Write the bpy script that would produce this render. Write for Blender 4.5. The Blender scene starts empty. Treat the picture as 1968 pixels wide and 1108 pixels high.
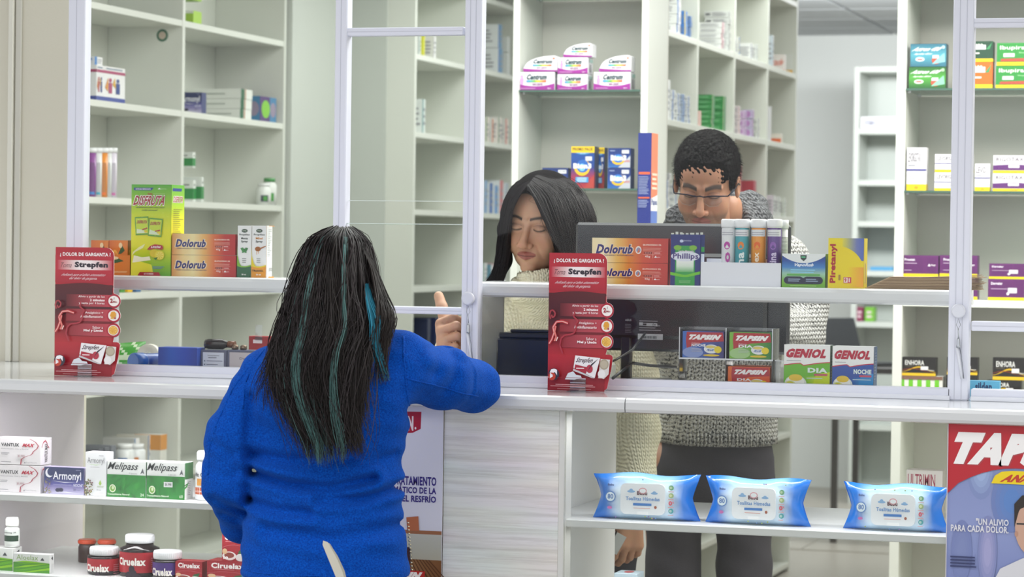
import bpy, bmesh, math, random
import numpy as np
from mathutils import Vector, Matrix
random.seed(7)
rng = np.random.default_rng(7)
SC = bpy.context.scene
COL = SC.collection
# ------------------------------------------------------------------ camera
F, CX, CY, CAMZ = 5050.0, 984.0, 554.0, 1.43
YAW, PITCH, ROLL = math.radians(16.95), math.radians(-0.964), 0.0135
_f = Vector((-math.sin(YAW) * math.cos(PITCH), math.cos(YAW) * math.cos(PITCH), math.sin(PITCH)))
_r0 = Vector((math.cos(YAW), math.sin(YAW), 0)); _u0 = _r0.cross(_f)
_r = _r0 * math.cos(ROLL) + _u0 * math.sin(ROLL)
_u = _u0 * math.cos(ROLL) - _r0 * math.sin(ROLL)
CAM = Vector((0, 0, CAMZ))
cd = bpy.data.cameras.new('camera'); cam = bpy.data.objects.new('camera', cd); COL.objects.link(cam)
cam.matrix_world = Matrix(((_r.x, _u.x, -_f.x, 0), (_r.y, _u.y, -_f.y, 0), (_r.z, _u.z, -_f.z, CAMZ), (0, 0, 0, 1)))
cd.sensor_width = 36; cd.lens = 36 * F / 1968; cd.clip_start = .05; cd.clip_end = 100
cd.dof.use_dof = True; cd.dof.focus_distance = 5.7; cd.dof.aperture_fstop = 7.0
SC.camera = cam
# ------------------------------------------------------------------ world, lights, exposure
w = bpy.data.worlds.new('daylight'); SC.world = w; w.use_nodes = True
bg = w.node_tree.nodes['Background']; bg.inputs[0].default_value = (.95, .97, 1, 1); bg.inputs[1].default_value = 1.55
def area(name, loc, sx, sy, power, col, rot=(0, 0, 0)):
    l = bpy.data.lights.new(name, 'AREA'); l.shape = 'RECTANGLE'; l.size = sx; l.size_y = sy; l.energy = power; l.color = col
    o = bpy.data.objects.new(name, l); COL.objects.link(o); o.location = loc; o.rotation_euler = rot
    return o
area('shop_ceiling_light', (-1.7, 6.75, 2.66), 3.0, 1.8, 66, (.98, 1, .97))
area('aisle_ceiling_light', (-2.4, 9.6, 2.66), 1.6, 2.6, 64, (.98, 1, .96))
area('back_room_light', (-1.2, 12.8, 2.6), 2.4, 2.4, 45, (.97, .985, 1))
area('back_wall_fill', (-1.6, 12.6, 2.55), 2.6, .3, 85, (.97, .99, 1), (math.radians(62), 0, 0))  # added fill tilted at the back wall to brighten it, no real fixture
area('customer_side_light', (-1.7, 3.3, 2.66), 3.6, 1.6, 52, (1, .99, .98))
area('right_cabinet_light', (0.1, 7.0, 2.6), 1.4, 1.0, 44, (1, .97, .93))
area('staff_side_fill', (-1.3, 6.4, 2.66), 2.2, .5, 26, (1, .99, .97))  # added fill lamp, lifts the dark cream sleeve behind the counter
area('display_case_fill_left', (-2.45, 5.475, 1.066), 1.0, .02, 2.6, (1, .95, 1))  # added strip fill, brightens the left case interior; no fitting seen
area('display_case_fill_right', (-.75, 5.475, 1.066), 1.5, .02, 2.6, (1, .98, 1))  # same added strip fill for the right case
area('lower_shelf_fill_left', (-2.45, 5.48, .818), 1.0, .02, 1.3, (1, .97, 1))  # added fill under the middle shelf so jar lids come out whiter
area('lower_shelf_fill_right', (-.75, 5.48, .816), 1.5, .02, 1.2, (1, .99, 1))  # matching added fill below the right shelf, not a seen lamp
SC.view_settings.view_transform = 'Standard'; SC.view_settings.look = 'None'
SC.view_settings.exposure = 0.0; SC.view_settings.gamma = 1.0; SC.view_settings.use_curve_mapping = False
SC.cycles.max_bounces = 8; SC.cycles.diffuse_bounces = 4; SC.cycles.glossy_bounces = 3
SC.cycles.transparent_max_bounces = 24; SC.cycles.caustics_reflective = False; SC.cycles.caustics_refractive = False
# ------------------------------------------------------------------ pixel helpers
def ray(px, py): return _f + _r * ((px - CX) / F) - _u * ((py - CY) / F)
def cpt(px, py, t): return CAM + ray(px, py) * t
def atY(px, py, Y): d = ray(px, py); return CAM + d * (Y / d.y)
def atX(px, py, X): d = ray(px, py); return CAM + d * (X / d.x)
def atZ(px, py, Z): d = ray(px, py); return CAM + d * ((Z - CAMZ) / d.z)
# ------------------------------------------------------------------ colour and materials
def lin(c): return c / 12.92 if c <= .04045 else ((c + .055) / 1.055) ** 2.4
_cc = {}
def H(s):
    if not isinstance(s, str): return s
    if s not in _cc:
        _cc[s] = tuple(lin(int(s[i:i + 2], 16) / 255) for i in (0, 2, 4)) + (1.0,)
    return _cc[s]
def mix(a, b, k):
    a, b = H(a), H(b); return tuple(a[i] * (1 - k) + b[i] * k for i in range(3)) + (1.0,)
MATS = {}
def newmat(name):
    m = bpy.data.materials.new(name); m.use_nodes = True; MATS[name] = m
    return m, m.node_tree.nodes, m.node_tree.links, m.node_tree.nodes['Principled BSDF']
def vmat(name, rough=.5, metallic=0, bump=0, scale=200, spec=.5, sheen=0, coat=0):
    """material that takes its colour from the mesh colour attribute, with fine noise relief"""
    m, N, L, P = newmat(name)
    a = N.new('ShaderNodeAttribute'); a.attribute_name = 'Col'
    L.new(a.outputs['Color'], P.inputs['Base Color'])
    P.inputs['Roughness'].default_value = rough; P.inputs['Metallic'].default_value = metallic
    P.inputs['Specular IOR Level'].default_value = spec
    if sheen: P.inputs['Sheen Weight'].default_value = sheen
    if coat: P.inputs['Coat Weight'].default_value = coat; P.inputs['Coat Roughness'].default_value = .08
    if bump:
        tc = N.new('ShaderNodeTexCoord'); n = N.new('ShaderNodeTexNoise'); n.inputs['Scale'].default_value = scale; n.inputs['Detail'].default_value = 2
        b = N.new('ShaderNodeBump'); b.inputs['Strength'].default_value = bump; b.inputs['Distance'].default_value = .002
        L.new(tc.outputs['Object'], n.inputs['Vector']); L.new(n.outputs['Fac'], b.inputs['Height']); L.new(b.outputs[0], P.inputs['Normal'])
    return m
vmat('card', .42, bump=.04, scale=300); vmat('print', .38); vmat('plastic', .3, bump=.03, scale=60, coat=.2)
vmat('laminate', .35, bump=.03, scale=15); vmat('matte', .8, bump=.1, scale=60)
vmat('metal', .3, metallic=1); vmat('lacquer', .16, coat=.4, bump=.01, scale=4); vmat('film', .2, coat=.5, bump=.5, scale=45)
vmat('alu', .4, bump=.04, scale=30)
def glassmat(name, tint, refl=1.0, rough=0.0, alpha=.0):
    m, N, L, P = newmat(name); N.remove(P); out = N['Material Output']
    tr = N.new('ShaderNodeBsdfTransparent'); tr.inputs[0].default_value = tint
    gl = N.new('ShaderNodeBsdfGlossy'); gl.inputs['Roughness'].default_value = rough
    fr = N.new('ShaderNodeFresnel'); fr.inputs[0].default_value = 1.5
    mu = N.new('ShaderNodeMath'); mu.operation = 'MULTIPLY'; mu.inputs[1].default_value = refl; L.new(fr.outputs[0], mu.inputs[0])
    mx = N.new('ShaderNodeMixShader'); L.new(mu.outputs[0], mx.inputs[0]); L.new(tr.outputs[0], mx.inputs[1]); L.new(gl.outputs[0], mx.inputs[2])
    last = mx
    if alpha:
        df = N.new('ShaderNodeBsdfDiffuse'); df.inputs[0].default_value = (.85, .88, .88, 1)
        m2 = N.new('ShaderNodeMixShader'); m2.inputs[0].default_value = alpha
        L.new(mx.outputs[0], m2.inputs[1]); L.new(df.outputs[0], m2.inputs[2]); last = m2
    L.new(last.outputs[0], out.inputs['Surface'])
    return m
glassmat('pane', (.98, .99, .98, 1), .5, alpha=.005)
glassmat('green_glass', (.72, .88, .8, 1), 1.0, alpha=.06)
glassmat('acrylic', (.93, .94, .96, 1), 1.4, alpha=.05)
glassmat('lens', (.86, .9, .95, 1), 1.0)
def jar_mat():
    m, N, L, P = newmat('dark_syrup'); P.inputs['Base Color'].default_value = (.012, .007, .008, 1); P.inputs['Roughness'].default_value = .08
jar_mat()
def wood_mat():
    m, N, L, P = newmat('pale_wood')
    tc = N.new('ShaderNodeTexCoord'); mp = N.new('ShaderNodeMapping'); mp.inputs['Scale'].default_value = (1.2, 1, 38)
    n = N.new('ShaderNodeTexNoise'); n.inputs['Scale'].default_value = 2.2; n.inputs['Detail'].default_value = 9; n.inputs['Roughness'].default_value = .72; n.inputs['Distortion'].default_value = .25
    n2 = N.new('ShaderNodeTexNoise'); n2.inputs['Scale'].default_value = 3; mp2 = N.new('ShaderNodeMapping'); mp2.inputs['Scale'].default_value = (1, 1, 5)
    cr = N.new('ShaderNodeValToRGB'); cr.color_ramp.elements[0].position = .36; cr.color_ramp.elements[1].position = .56
    cr.color_ramp.elements[0].color = (.68, .66, .63, 1); cr.color_ramp.elements[1].color = (.90, .89, .87, 1)
    mx = N.new('ShaderNodeMix'); mx.data_type = 'RGBA'; mx.blend_type = 'MULTIPLY'; mx.inputs[0].default_value = .25
    L.new(tc.outputs['Object'], mp.inputs[0]); L.new(mp.outputs[0], n.inputs[0]); L.new(n.outputs['Fac'], cr.inputs[0])
    L.new(tc.outputs['Object'], mp2.inputs[0]); L.new(mp2.outputs[0], n2.inputs[0])
    L.new(cr.outputs[0], mx.inputs[6]); L.new(n2.outputs['Color'], mx.inputs[7]); L.new(mx.outputs[2], P.inputs['Base Color'])
    P.inputs['Roughness'].default_value = .5
    b = N.new('ShaderNodeBump'); b.inputs['Strength'].default_value = .2; b.inputs['Distance'].default_value = .002; L.new(n.outputs['Fac'], b.inputs['Height']); L.new(b.outputs[0], P.inputs['Normal'])
wood_mat()
def wall_mat(name, c, rough=.6):
    m, N, L, P = newmat(name)
    tc = N.new('ShaderNodeTexCoord'); n = N.new('ShaderNodeTexNoise'); n.inputs['Scale'].default_value = 1.5; n.inputs['Detail'].default_value = 5
    mx = N.new('ShaderNodeMix'); mx.data_type = 'RGBA'; c = H(c)
    mx.inputs[6].default_value = tuple(v * .95 for v in c[:3]) + (1,); mx.inputs[7].default_value = tuple(min(1, v * 1.04) for v in c[:3]) + (1,)
    L.new(tc.outputs['Object'], n.inputs[0]); L.new(n.outputs['Fac'], mx.inputs[0]); L.new(mx.outputs[2], P.inputs['Base Color']); P.inputs['Roughness'].default_value = rough
    n3 = N.new('ShaderNodeTexNoise'); n3.inputs['Scale'].default_value = 180
    b = N.new('ShaderNodeBump'); b.inputs['Strength'].default_value = .08; b.inputs['Distance'].default_value = .003
    L.new(tc.outputs['Object'], n3.inputs[0]); L.new(n3.outputs['Fac'], b.inputs['Height']); L.new(b.outputs[0], P.inputs['Normal'])
wall_mat('paint_beige', 'cdc9b9'); wall_mat('paint_white', 'dcdfdd'); wall_mat('paint_grey', 'b9bcb8'); wall_mat('floor_tile', 'aaa49a', .35); wall_mat('ceiling_board', 'b4b8bc', .8)
wall_mat('laminate_wall', 'c2c7c1', .4)
# ------------------------------------------------------------------ mesh builder with corner colours
class MB:
    def __init__(s): s.v = []; s.f = []; s.c = []; s.m = []; s.mats = []; s.sm = []
    def mi(s, m):
        if m not in s.mats: s.mats.append(m)
        return s.mats.index(m)
    def face(s, idx, col, mat, smooth=False):
        s.f.append(tuple(idx)); col = [H(c) for c in col] if isinstance(col, list) else [H(col)] * len(idx)
        s.c.extend(col); s.m.append(s.mi(mat)); s.sm.append(smooth)
    def add(s, verts, faces, col, mat, smooth=False):
        b = len(s.v); s.v.extend([tuple(v) for v in verts])
        for f in faces: s.face([b + i for i in f], col, mat, smooth)
    def box(s, x0, x1, y0, y1, z0, z1, col='ffffff', mat='laminate', ch=0, M=None):
        x0, x1 = min(x0, x1), max(x0, x1); y0, y1 = min(y0, y1), max(y0, y1); z0, z1 = min(z0, z1), max(z0, z1)
        ch = min(ch, (x1 - x0) * .45, (y1 - y0) * .45, (z1 - z0) * .45)
        if ch <= 0:
            v = [(x, y, z) for z in (z0, z1) for y in (y0, y1) for x in (x0, x1)]
            f = [(0, 2, 3, 1), (4, 5, 7, 6), (0, 1, 5, 4), (2, 6, 7, 3), (0, 4, 6, 2), (1, 3, 7, 5)]
        else:
            v = []; ids = {}
            X, Y, Z = (x0, x1), (y0, y1), (z0, z1)
            for ix in (0, 1):
                for iy in (0, 1):
                    for iz in (0, 1):
                        cx, cy, cz = X[ix], Y[iy], Z[iz]; dx, dy, dz = (ch if ix == 0 else -ch), (ch if iy == 0 else -ch), (ch if iz == 0 else -ch)
                        ids[ix, iy, iz, 'x'] = len(v); v.append((cx, cy + dy, cz + dz))
                        ids[ix, iy, iz, 'y'] = len(v); v.append((cx + dx, cy, cz + dz))
                        ids[ix, iy, iz, 'z'] = len(v); v.append((cx + dx, cy + dy, cz))
            f = []
            g = lambda a, b, c, k: ids[a, b, c, k]
            f.append([g(0, 0, 0, 'x'), g(0, 0, 1, 'x'), g(0, 1, 1, 'x'), g(0, 1, 0, 'x')]); f.append([g(1, 0, 0, 'x'), g(1, 1, 0, 'x'), g(1, 1, 1, 'x'), g(1, 0, 1, 'x')])
            f.append([g(0, 0, 0, 'y'), g(1, 0, 0, 'y'), g(1, 0, 1, 'y'), g(0, 0, 1, 'y')]); f.append([g(0, 1, 0, 'y'), g(0, 1, 1, 'y'), g(1, 1, 1, 'y'), g(1, 1, 0, 'y')])
            f.append([g(0, 0, 0, 'z'), g(0, 1, 0, 'z'), g(1, 1, 0, 'z'), g(1, 0, 0, 'z')]); f.append([g(0, 0, 1, 'z'), g(1, 0, 1, 'z'), g(1, 1, 1, 'z'), g(0, 1, 1, 'z')])
            for a in (0, 1):
                for b in (0, 1):
                    f.append([g(0, a, b, 'y'), g(1, a, b, 'y'), g(1, a, b, 'z'), g(0, a, b, 'z')])
                    f.append([g(a, 0, b, 'x'), g(a, 1, b, 'x'), g(a, 1, b, 'z'), g(a, 0, b, 'z')])
                    f.append([g(a, b, 0, 'x'), g(a, b, 1, 'x'), g(a, b, 1, 'y'), g(a, b, 0, 'y')])
                    for c in (0, 1): f.append([g(a, b, c, 'x'), g(a, b, c, 'y'), g(a, b, c, 'z')])
        if M is not None: v = [M @ Vector(q) for q in v]
        s.add(v, f, col, mat)
    def lathe(s, cx, cy, prof, cols='ffffff', mat='plastic', n=24, cap=True, axis='z', sy=1):
        """prof: list of (r, z); cols: one colour or one per ring segment"""
        b = len(s.v); k = len(prof)
        for (r, z) in prof:
            for i in range(n):
                a = 2 * math.pi * i / n; x, y = r * math.cos(a), r * math.sin(a) * sy
                s.v.append((cx + x, cy + y, z) if axis == 'z' else ((z, cy + x, cx + y) if axis == 'x' else (cx + x, z, cy + y)))
        for j in range(k - 1):
            c = cols[j] if isinstance(cols, list) else cols
            mm = mat[j] if isinstance(mat, list) else mat
            for i in range(n):
                i2 = (i + 1) % n
                s.face((b + j * n + i, b + j * n + i2, b + (j + 1) * n + i2, b + (j + 1) * n + i), c, mm, True)
        if cap:
            c0 = cols[0] if isinstance(cols, list) else cols; c1 = cols[-1] if isinstance(cols, list) else cols
            s.face([b + i for i in range(n)][::-1], c0, mat[0] if isinstance(mat, list) else mat)
            s.face([b + (k - 1) * n + i for i in range(n)], c1, mat[-1] if isinstance(mat, list) else mat)
    def tube(s, pts, r, col='ffffff', mat='plastic', n=8, closed=False):
        pts = [Vector(p) for p in pts]; k = len(pts); b = len(s.v)
        for i, p in enumerate(pts):
            if closed: d = pts[(i + 1) % k] - pts[i - 1]
            else: d = pts[min(i + 1, k - 1)] - pts[max(i - 1, 0)]
            d.normalize(); ref = Vector((0, 0, 1)) if abs(d.z) < .9 else Vector((1, 0, 0))
            a = d.cross(ref).normalized(); c = d.cross(a)
            rr = r[i] if isinstance(r, (list, tuple)) else r
            for j in range(n):
                t = 2 * math.pi * j / n; s.v.append(tuple(p + a * (rr * math.cos(t)) + c * (rr * math.sin(t))))
        for i in range(k if closed else k - 1):
            i2 = (i + 1) % k
            for j in range(n):
                j2 = (j + 1) % n; s.face((b + i * n + j, b + i * n + j2, b + i2 * n + j2, b + i2 * n + j), col, mat, True)
        if not closed:
            s.face([b + j for j in range(n)][::-1], col, mat); s.face([b + (k - 1) * n + j for j in range(n)], col, mat)
    def extrude(s, poly, y0, y1, col='ffffff', mat='card', edge=None):
        """poly in x,z (counter-clockwise seen from -y); prism from y0 (front) to y1"""
        n = len(poly); b = len(s.v)
        for y in (y0, y1):
            for (x, z) in poly: s.v.append((x, y, z))
        s.face([b + i for i in range(n)], col, mat); s.face([b + n + i for i in range(n)][::-1], col, mat)
        for i in range(n):
            j = (i + 1) % n; s.face((b + i, b + n + i, b + n + j, b + j), edge or col, mat)
    def mesh(s, name):
        me = bpy.data.meshes.new(name); me.from_pydata(s.v, [], s.f)
        ca = me.color_attributes.new('Col', 'FLOAT_COLOR', 'CORNER')
        ca.data.foreach_set('color', np.array(s.c, dtype=np.float32).ravel())
        me.polygons.foreach_set('material_index', s.m); me.polygons.foreach_set('use_smooth', s.sm)
        for m in s.mats: me.materials.append(MATS[m])
        me.update(); return me
    def build(s, name, parent=None, loc=None, rotz=0):
        o = bpy.data.objects.new(name, s.mesh(name)); COL.objects.link(o)
        if parent: o.parent = parent
        if loc is not None: o.location = loc
        if rotz: o.rotation_euler.z = rotz
        return o
def tag(o, label=None, cat=None, group=None, kind=None):
    if label: o['label'] = label
    if cat: o['category'] = cat
    if group: o['group'] = group
    if kind: o['kind'] = kind
    return o
def empty(name, loc=(0, 0, 0), rz=0):
    o = bpy.data.objects.new(name, None); COL.objects.link(o); o.location = loc; o.rotation_euler.z = rz; return o
# ------------------------------------------------------------------ lettering
_tx = {}
def txt_geo(s, bold=0.0):
    k = (s, bold)
    if k not in _tx:
        c = bpy.data.curves.new('t', 'FONT'); c.body = s; c.resolution_u = 2; c.offset = bold; c.fill_mode = 'BOTH'
        if len(s) > 1: c.space_character = 1.0 + bold * 1.6
        o = bpy.data.objects.new('t', c); me = o.to_mesh()
        v = np.array([p.co[:2] for p in me.vertices]); f = [tuple(p.vertices) for p in me.polygons]
        o.to_mesh_clear(); bpy.data.objects.remove(o); bpy.data.curves.remove(c)
        if len(v): mn, mx = v.min(0), v.max(0); v = (v - mn) / np.maximum(mx - mn, 1e-6)
        _tx[k] = (v, f)
    return _tx[k]
class Face:
    """a flat print area: origin, u vector, v vector (whole extent), outward normal"""
    def __init__(s, mb, o, u, v, mat='print'):
        s.mb, s.o, s.u, s.v, s.mat = mb, Vector(o), Vector(u), Vector(v), mat
        s.n = s.u.cross(s.v).normalized(); s.k = 0
    def p(s, a, b): return s.o + s.u * a + s.v * b + s.n * (.0003 + .00016 * s.k)
    def rect(s, a0, b0, a1, b1, c):
        s.k += 1; s.mb.add([s.p(a0, b0), s.p(a1, b0), s.p(a1, b1), s.p(a0, b1)], [(0, 1, 2, 3)], c, s.mat)
    def poly(s, pts, c):
        s.k += 1; s.mb.add([s.p(*q) for q in pts], [tuple(range(len(pts)))], c, s.mat)
    def ell(s, a, b, ra, rb, c, n=22, a0=0, a1=360):
        m = n if a1 - a0 == 360 else n + 1
        s.poly([(a + ra * math.cos(math.radians(a0 + (a1 - a0) * i / n)), b + rb * math.sin(math.radians(a0 + (a1 - a0) * i / n))) for i in range(m)], c)
    def grad(s, a0, b0, a1, b1, cols, horiz=True):
        s.k += 1; n = len(cols) - 1
        for i in range(n):
            if horiz:
                x0, x1 = a0 + (a1 - a0) * i / n, a0 + (a1 - a0) * (i + 1) / n
                s.mb.add([s.p(x0, b0), s.p(x1, b0), s.p(x1, b1), s.p(x0, b1)], [(0, 1, 2, 3)], [cols[i], cols[i + 1], cols[i + 1], cols[i]], s.mat)
            else:
                y0, y1 = b0 + (b1 - b0) * i / n, b0 + (b1 - b0) * (i + 1) / n
                s.mb.add([s.p(a0, y0), s.p(a1, y0), s.p(a1, y1), s.p(a0, y1)], [(0, 1, 2, 3)], [cols[i], cols[i], cols[i + 1], cols[i + 1]], s.mat)
    def text(s, t, a0, b0, a1, b1, c, bold=0.0, shear=0.0, rot=0):
        s.k += 1; v, f = txt_geo(t, bold); pts = []
        for x, y in v:
            x = x + shear * (y - .5)
            if rot == 90: x, y = 1 - y, x
            pts.append(s.p(a0 + (a1 - a0) * x, b0 + (b1 - b0) * y))
        s.mb.add(pts, f, c, s.mat)
    def lines(s, a0, b0, a1, b1, n, c, frac=.5, jag=.25):
        h = (b1 - b0) / n
        for i in range(n):
            e = a1 - (a1 - a0) * jag * random.random(); s.rect(a0, b0 + h * (i + (1 - frac) / 2), e, b0 + h * (i + (1 + frac) / 2), c)
    def band(s, top, bot, c, n=14):
        """area between two curves given as functions of u"""
        s.k += 1; us = [i / n for i in range(n + 1)]
        s.mb.add([s.p(u, bot(u)) for u in us] + [s.p(u, top(u)) for u in us], [(i, i + 1, n + 2 + i, n + 1 + i) for i in range(n)], c, s.mat)
    def bar(s, a0, b0, a1, b1, c='222222'):
        x = a0
        while x < a1:
            w_ = (a1 - a0) * random.choice((.02, .035, .05)); s.rect(x, b0, min(a1, x + w_), b1, c); x += w_ + (a1 - a0) * random.choice((.02, .04))
def faces(mb, w, d, h):
    """front, right, left and top print areas of a box with its base centre front edge at the origin (x -w/2..w/2, y 0..d)"""
    return dict(F=Face(mb, (-w / 2, 0, 0), (w, 0, 0), (0, 0, h)), R=Face(mb, (w / 2, 0, 0), (0, d, 0), (0, 0, h)),
                L=Face(mb, (-w / 2, d, 0), (0, -d, 0), (0, 0, h)), T=Face(mb, (-w / 2, 0, h), (w, 0, 0), (0, d, 0)))
def carton(label, x0, x1, ytop, zb, Y, depth, base, art=None, cat='box', group=None, name='medicine_box', rot=0, ybot=None):
    """cardboard box whose front lies in the plane Y; its outline is given in picture pixels and turned into metres"""
    xm = (x0 + x1) / 2; A = atY(x0, ytop, Y); B = atY(x1, ytop, Y)
    w = B.x - A.x; h = atY(xm, ytop, Y).z - zb
    return carton_m(label, ((A.x + B.x) / 2, Y, zb), w, depth, h, base, art, cat, group, name, rot)
def carton_m(label, loc, w, depth, h, base, art=None, cat='box', group=None, name='medicine_box', rot=0, g=.0008):
    mb = MB(); mb.box(-w / 2 + g / 2, w / 2 - g / 2, 0, depth, .0002, h - g / 2, base, 'card', ch=.0009)
    # tuck flap of the lid and glued side seam
    o = mb.build(name, None, loc, rot); tag(o, label, cat, group)
    if art:
        p = MB(); fs = faces(p, w - g, depth, h - g / 2); art(fs)
        if p.v: p.build('printed_artwork', o)
    return o
def side_carton(label, X, pxn, pxf, ytop, zb, wx, base, art=None, group=None, name='medicine_box', cat='box'):
    """box in a shelf that faces +x: near corner at pixel pxn, far corner at pxf, both on the plane X; wx = its size along x"""
    y0 = atX(pxn, ytop, X).y; y1 = atX(pxf, ytop, X).y; h = atX(pxn, ytop, X).z - zb
    return carton_m(label, (X - wx / 2, y0, zb), wx, y1 - y0, h, base, art, cat, group, name)
# ================================================================== the setting
YF, YG, ZC = 5.40, 5.70, 1.107          # counter front lip, glazing plane, counter top height
ZS = 1.343                               # upper display shelf
ZL = .838                                # lower display shelf
WHITE, OFFW = 'dcdee0', 'dcded8'
def struct(name, mb, **k): o = mb.build(name, **k); o['kind'] = 'structure'; return o
m = MB(); m.box(-6, 3, -3, 15.9, -.1, 0, 'aaa49a', 'floor_tile')
fl = struct('floor', m)
for i in range(5):
    for j in range(5):
        x, y = -2.9 + .6 * i, 12.3 + .6 * j
        q = MB(); q.box(x + .003, x + .597, y + .003, y + .597, .0, .004, 'b5afa5', 'floor_tile'); q.build('floor_tile', fl)
m = MB(); m.box(-6, 3, 1.2, 15.9, 2.73, 2.8, 'c5c8c8', 'ceiling_board'); ce = struct('ceiling', m)
tm = None
for i in range(8):
    for j in range(7):
        x, y = -4.2 + .6 * i, 11.5 + .6 * j
        if tm is None:
            q = MB(); q.box(.012, .588, .012, .588, 2.703, 2.728, 'c2c5c8', 'ceiling_board', ch=.004); tm = q.mesh('ceiling_tile')
        o = bpy.data.objects.new('ceiling_tile', tm); COL.objects.link(o); o.location = (x, y, 0); o.parent = ce
def rail(x0, x1, y0, y1): q = MB(); q.box(x0, x1, y0, y1, 2.722, 2.7295, 'd8dadc', 'matte'); q.build('ceiling_rail', ce)
for i in range(9): rail(-4.2 + .6 * i - .011, -4.2 + .6 * i + .011, 11.5, 15.7)
m = MB(); m.box(-6, 3, 15.6, 15.9, 0, 2.73, 'dcdfdd', 'paint_white'); struct('wall_back', m)
m = MB(); m.box(-4.55, -4.4, 6.3, 15.6, 0, 2.73, 'd8d8cc', 'paint_white'); struct('wall_left', m)
m = MB(); m.box(1.3, 1.45, 5.2, 15.6, 0, 2.73, 'd0ccc0', 'paint_beige'); struct('wall_right', m)
m = MB(); m.box(-5.2, 1.2, -3, -2.9, 0, .7, 'b8a8a8', 'paint_grey'); struct('wall_front', m)
# beige partition left of the glazing, standing on the counter end
Xp = atY(131, 300, 6.17).x
m = MB(); m.box(-5.5, Xp, 6.17, 6.29, 0, 2.73, 'cdc9b9', 'paint_beige')
wl = struct('wall_shopfront', m)
for px, wpx, c, t in ((21, 10, 'd6d4c8', .012), (34, 12, 'c3c1b6', .006)):
    X0, X1 = atY(px - wpx / 2, 400, 6.17).x, atY(px + wpx / 2, 400, 6.17).x
    q = MB(); q.box(X0, X1, 6.17 - t, 6.17, ZC, 2.7, c, 'laminate', ch=.002); q.build('trim_strip', wl)
# ------------------------------------------------------------------ counter slabs (white lacquered, rounded front lip)
def slab(x0, x1, label, y1=6.17):
    pr = [(YF + .012, ZC - .032), (YF + .003, ZC - .030), (YF, ZC - .024), (YF, ZC - .010), (YF + .003, ZC - .003), (YF + .010, ZC), (y1, ZC), (y1, ZC - .032)]
    m = MB(); n = len(pr); b = 0
    for x in (x0, x1):
        for (y, z) in pr: m.v.append((x, y, z))
    for i in range(n):
        j = (i + 1) % n; m.face((i, j, n + j, n + i)[::-1], 'cfd1d3', 'lacquer')
    m.face(range(n), 'cfd1d3', 'lacquer'); m.face([n + i for i in range(n)][::-1], 'cfd1d3', 'lacquer')
    o = m.build('countertop'); tag(o, label, 'countertop', 'white counter tops'); return o
XJ = atY(1201, 780, YF).x
slab(-3.6, XJ - .001, 'long glossy white countertop left of the seam, under the leaning elbow')
slab(XJ + .001, 1.2, 'glossy white countertop right of the seam, over the wet wipes shelf')
# ------------------------------------------------------------------ display counter body
XW0, XW1 = atY(852, 950, 5.44).x, atY(1073, 950, 5.44).x
dc = empty('display_counter', (-1.5, 5.44, 0)); tag(dc, 'white glass-fronted display counter with a pale wood grain centre panel', 'display counter')
def part(mb, name, root, **k):
    o = mb.build(name, root); o.location = -Vector(root.location); return o
m = MB(); m.box(XW0, XW1, 5.44, 5.47, 0, ZC - .033, 'd0ccc6', 'pale_wood', ch=.001); part(m, 'wood_panel', dc)
m = MB(); m.box(XW1 + .0005, XW1 + .012, 5.44, 5.5, 0, ZC - .033, 'd8d8d4', 'laminate'); part(m, 'panel_edge', dc)
XCL = -3.008; XBL = atY(800, 950, 5.44).x
m = MB(); m.box(XCL - .02, XCL, 5.45, 6.12, 0, ZC - .033, 'f2ebf0', 'laminate'); part(m, 'side_panel', dc)
m = MB(); m.box(XBL - .02, XBL, 5.471, 6.12, 0, ZC - .033, 'e2e0e0', 'laminate'); part(m, 'side_panel', dc)
XR0 = XW1 - .045
m = MB(); m.box(XR0 - .018, XR0, 5.471, 6.10, 0, ZC - .033, 'eaecee', 'laminate'); part(m, 'side_panel', dc)
m = MB(); m.box(.55, .57, 5.45, 6.12, 0, ZC - .033, 'eaecee', 'laminate'); part(m, 'side_panel', dc)
for (a, b, z, th, y1) in ((XCL, XBL - .02, ZL, .016, 5.98), (XR0, .55, ZL, .017, 5.95), (XCL, XBL - .02, .655, .016, 6.0), (XR0, .55, .60, .016, 6.0), (XCL, XBL - .02, .1, .02, 6.1), (XR0, .55, .1, .02, 6.1)):
    m = MB(); m.box(a + .001, b - .001, 5.462, y1, z - th, z, 'e4e6e6', 'laminate', ch=.002); part(m, 'shelf', dc)
for (a, b) in ((XCL, XBL), (XW1 + .013, .55)):
    m = MB(); m.box(a, b, 5.446, 5.452, .1, ZC - .036, 'ffffff', 'pane'); o = part(m, 'glass_front', dc)
# ------------------------------------------------------------------ upper display shelves behind the glazing
def lip_shelf(x0, x1, label, both=True):
    z0, z1 = ZS - .034, ZS; y0, y1 = 5.725, 5.93
    pr = [(y0 + .01, z0), (y0 + .002, z0 + .004), (y0, z0 + .010), (y0, z1 - .010), (y0 + .003, z1 - .003), (y0 + .010, z1), (y1, z1), (y1, z0)]
    m = MB(); n = len(pr)
    for x in (x0, x1):
        for (y, z) in pr: m.v.append((x, y, z))
    for i in range(n): j = (i + 1) % n; m.face((i, j, n + j, n + i)[::-1], WHITE, 'lacquer')
    m.face(range(n), WHITE, 'lacquer'); m.face([n + i for i in range(n)][::-1], WHITE, 'lacquer')
    for x in ((x0 + .010, x1 - .010) if both else (x1 - .010,)): m.box(x - .008, x + .008, y1 - .06, y1 - .02, ZC + .0005, z0, 'd0d2d4', 'alu')
    o = m.build('display_shelf'); tag(o, label, 'shelf')
XS0, XS1 = atY(150, 540, 5.72).x, atY(612, 540, 5.72).x
lip_shelf(XS0, XS1, 'short white lacquered shelf with rounded lip holding the tall green box')
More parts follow.
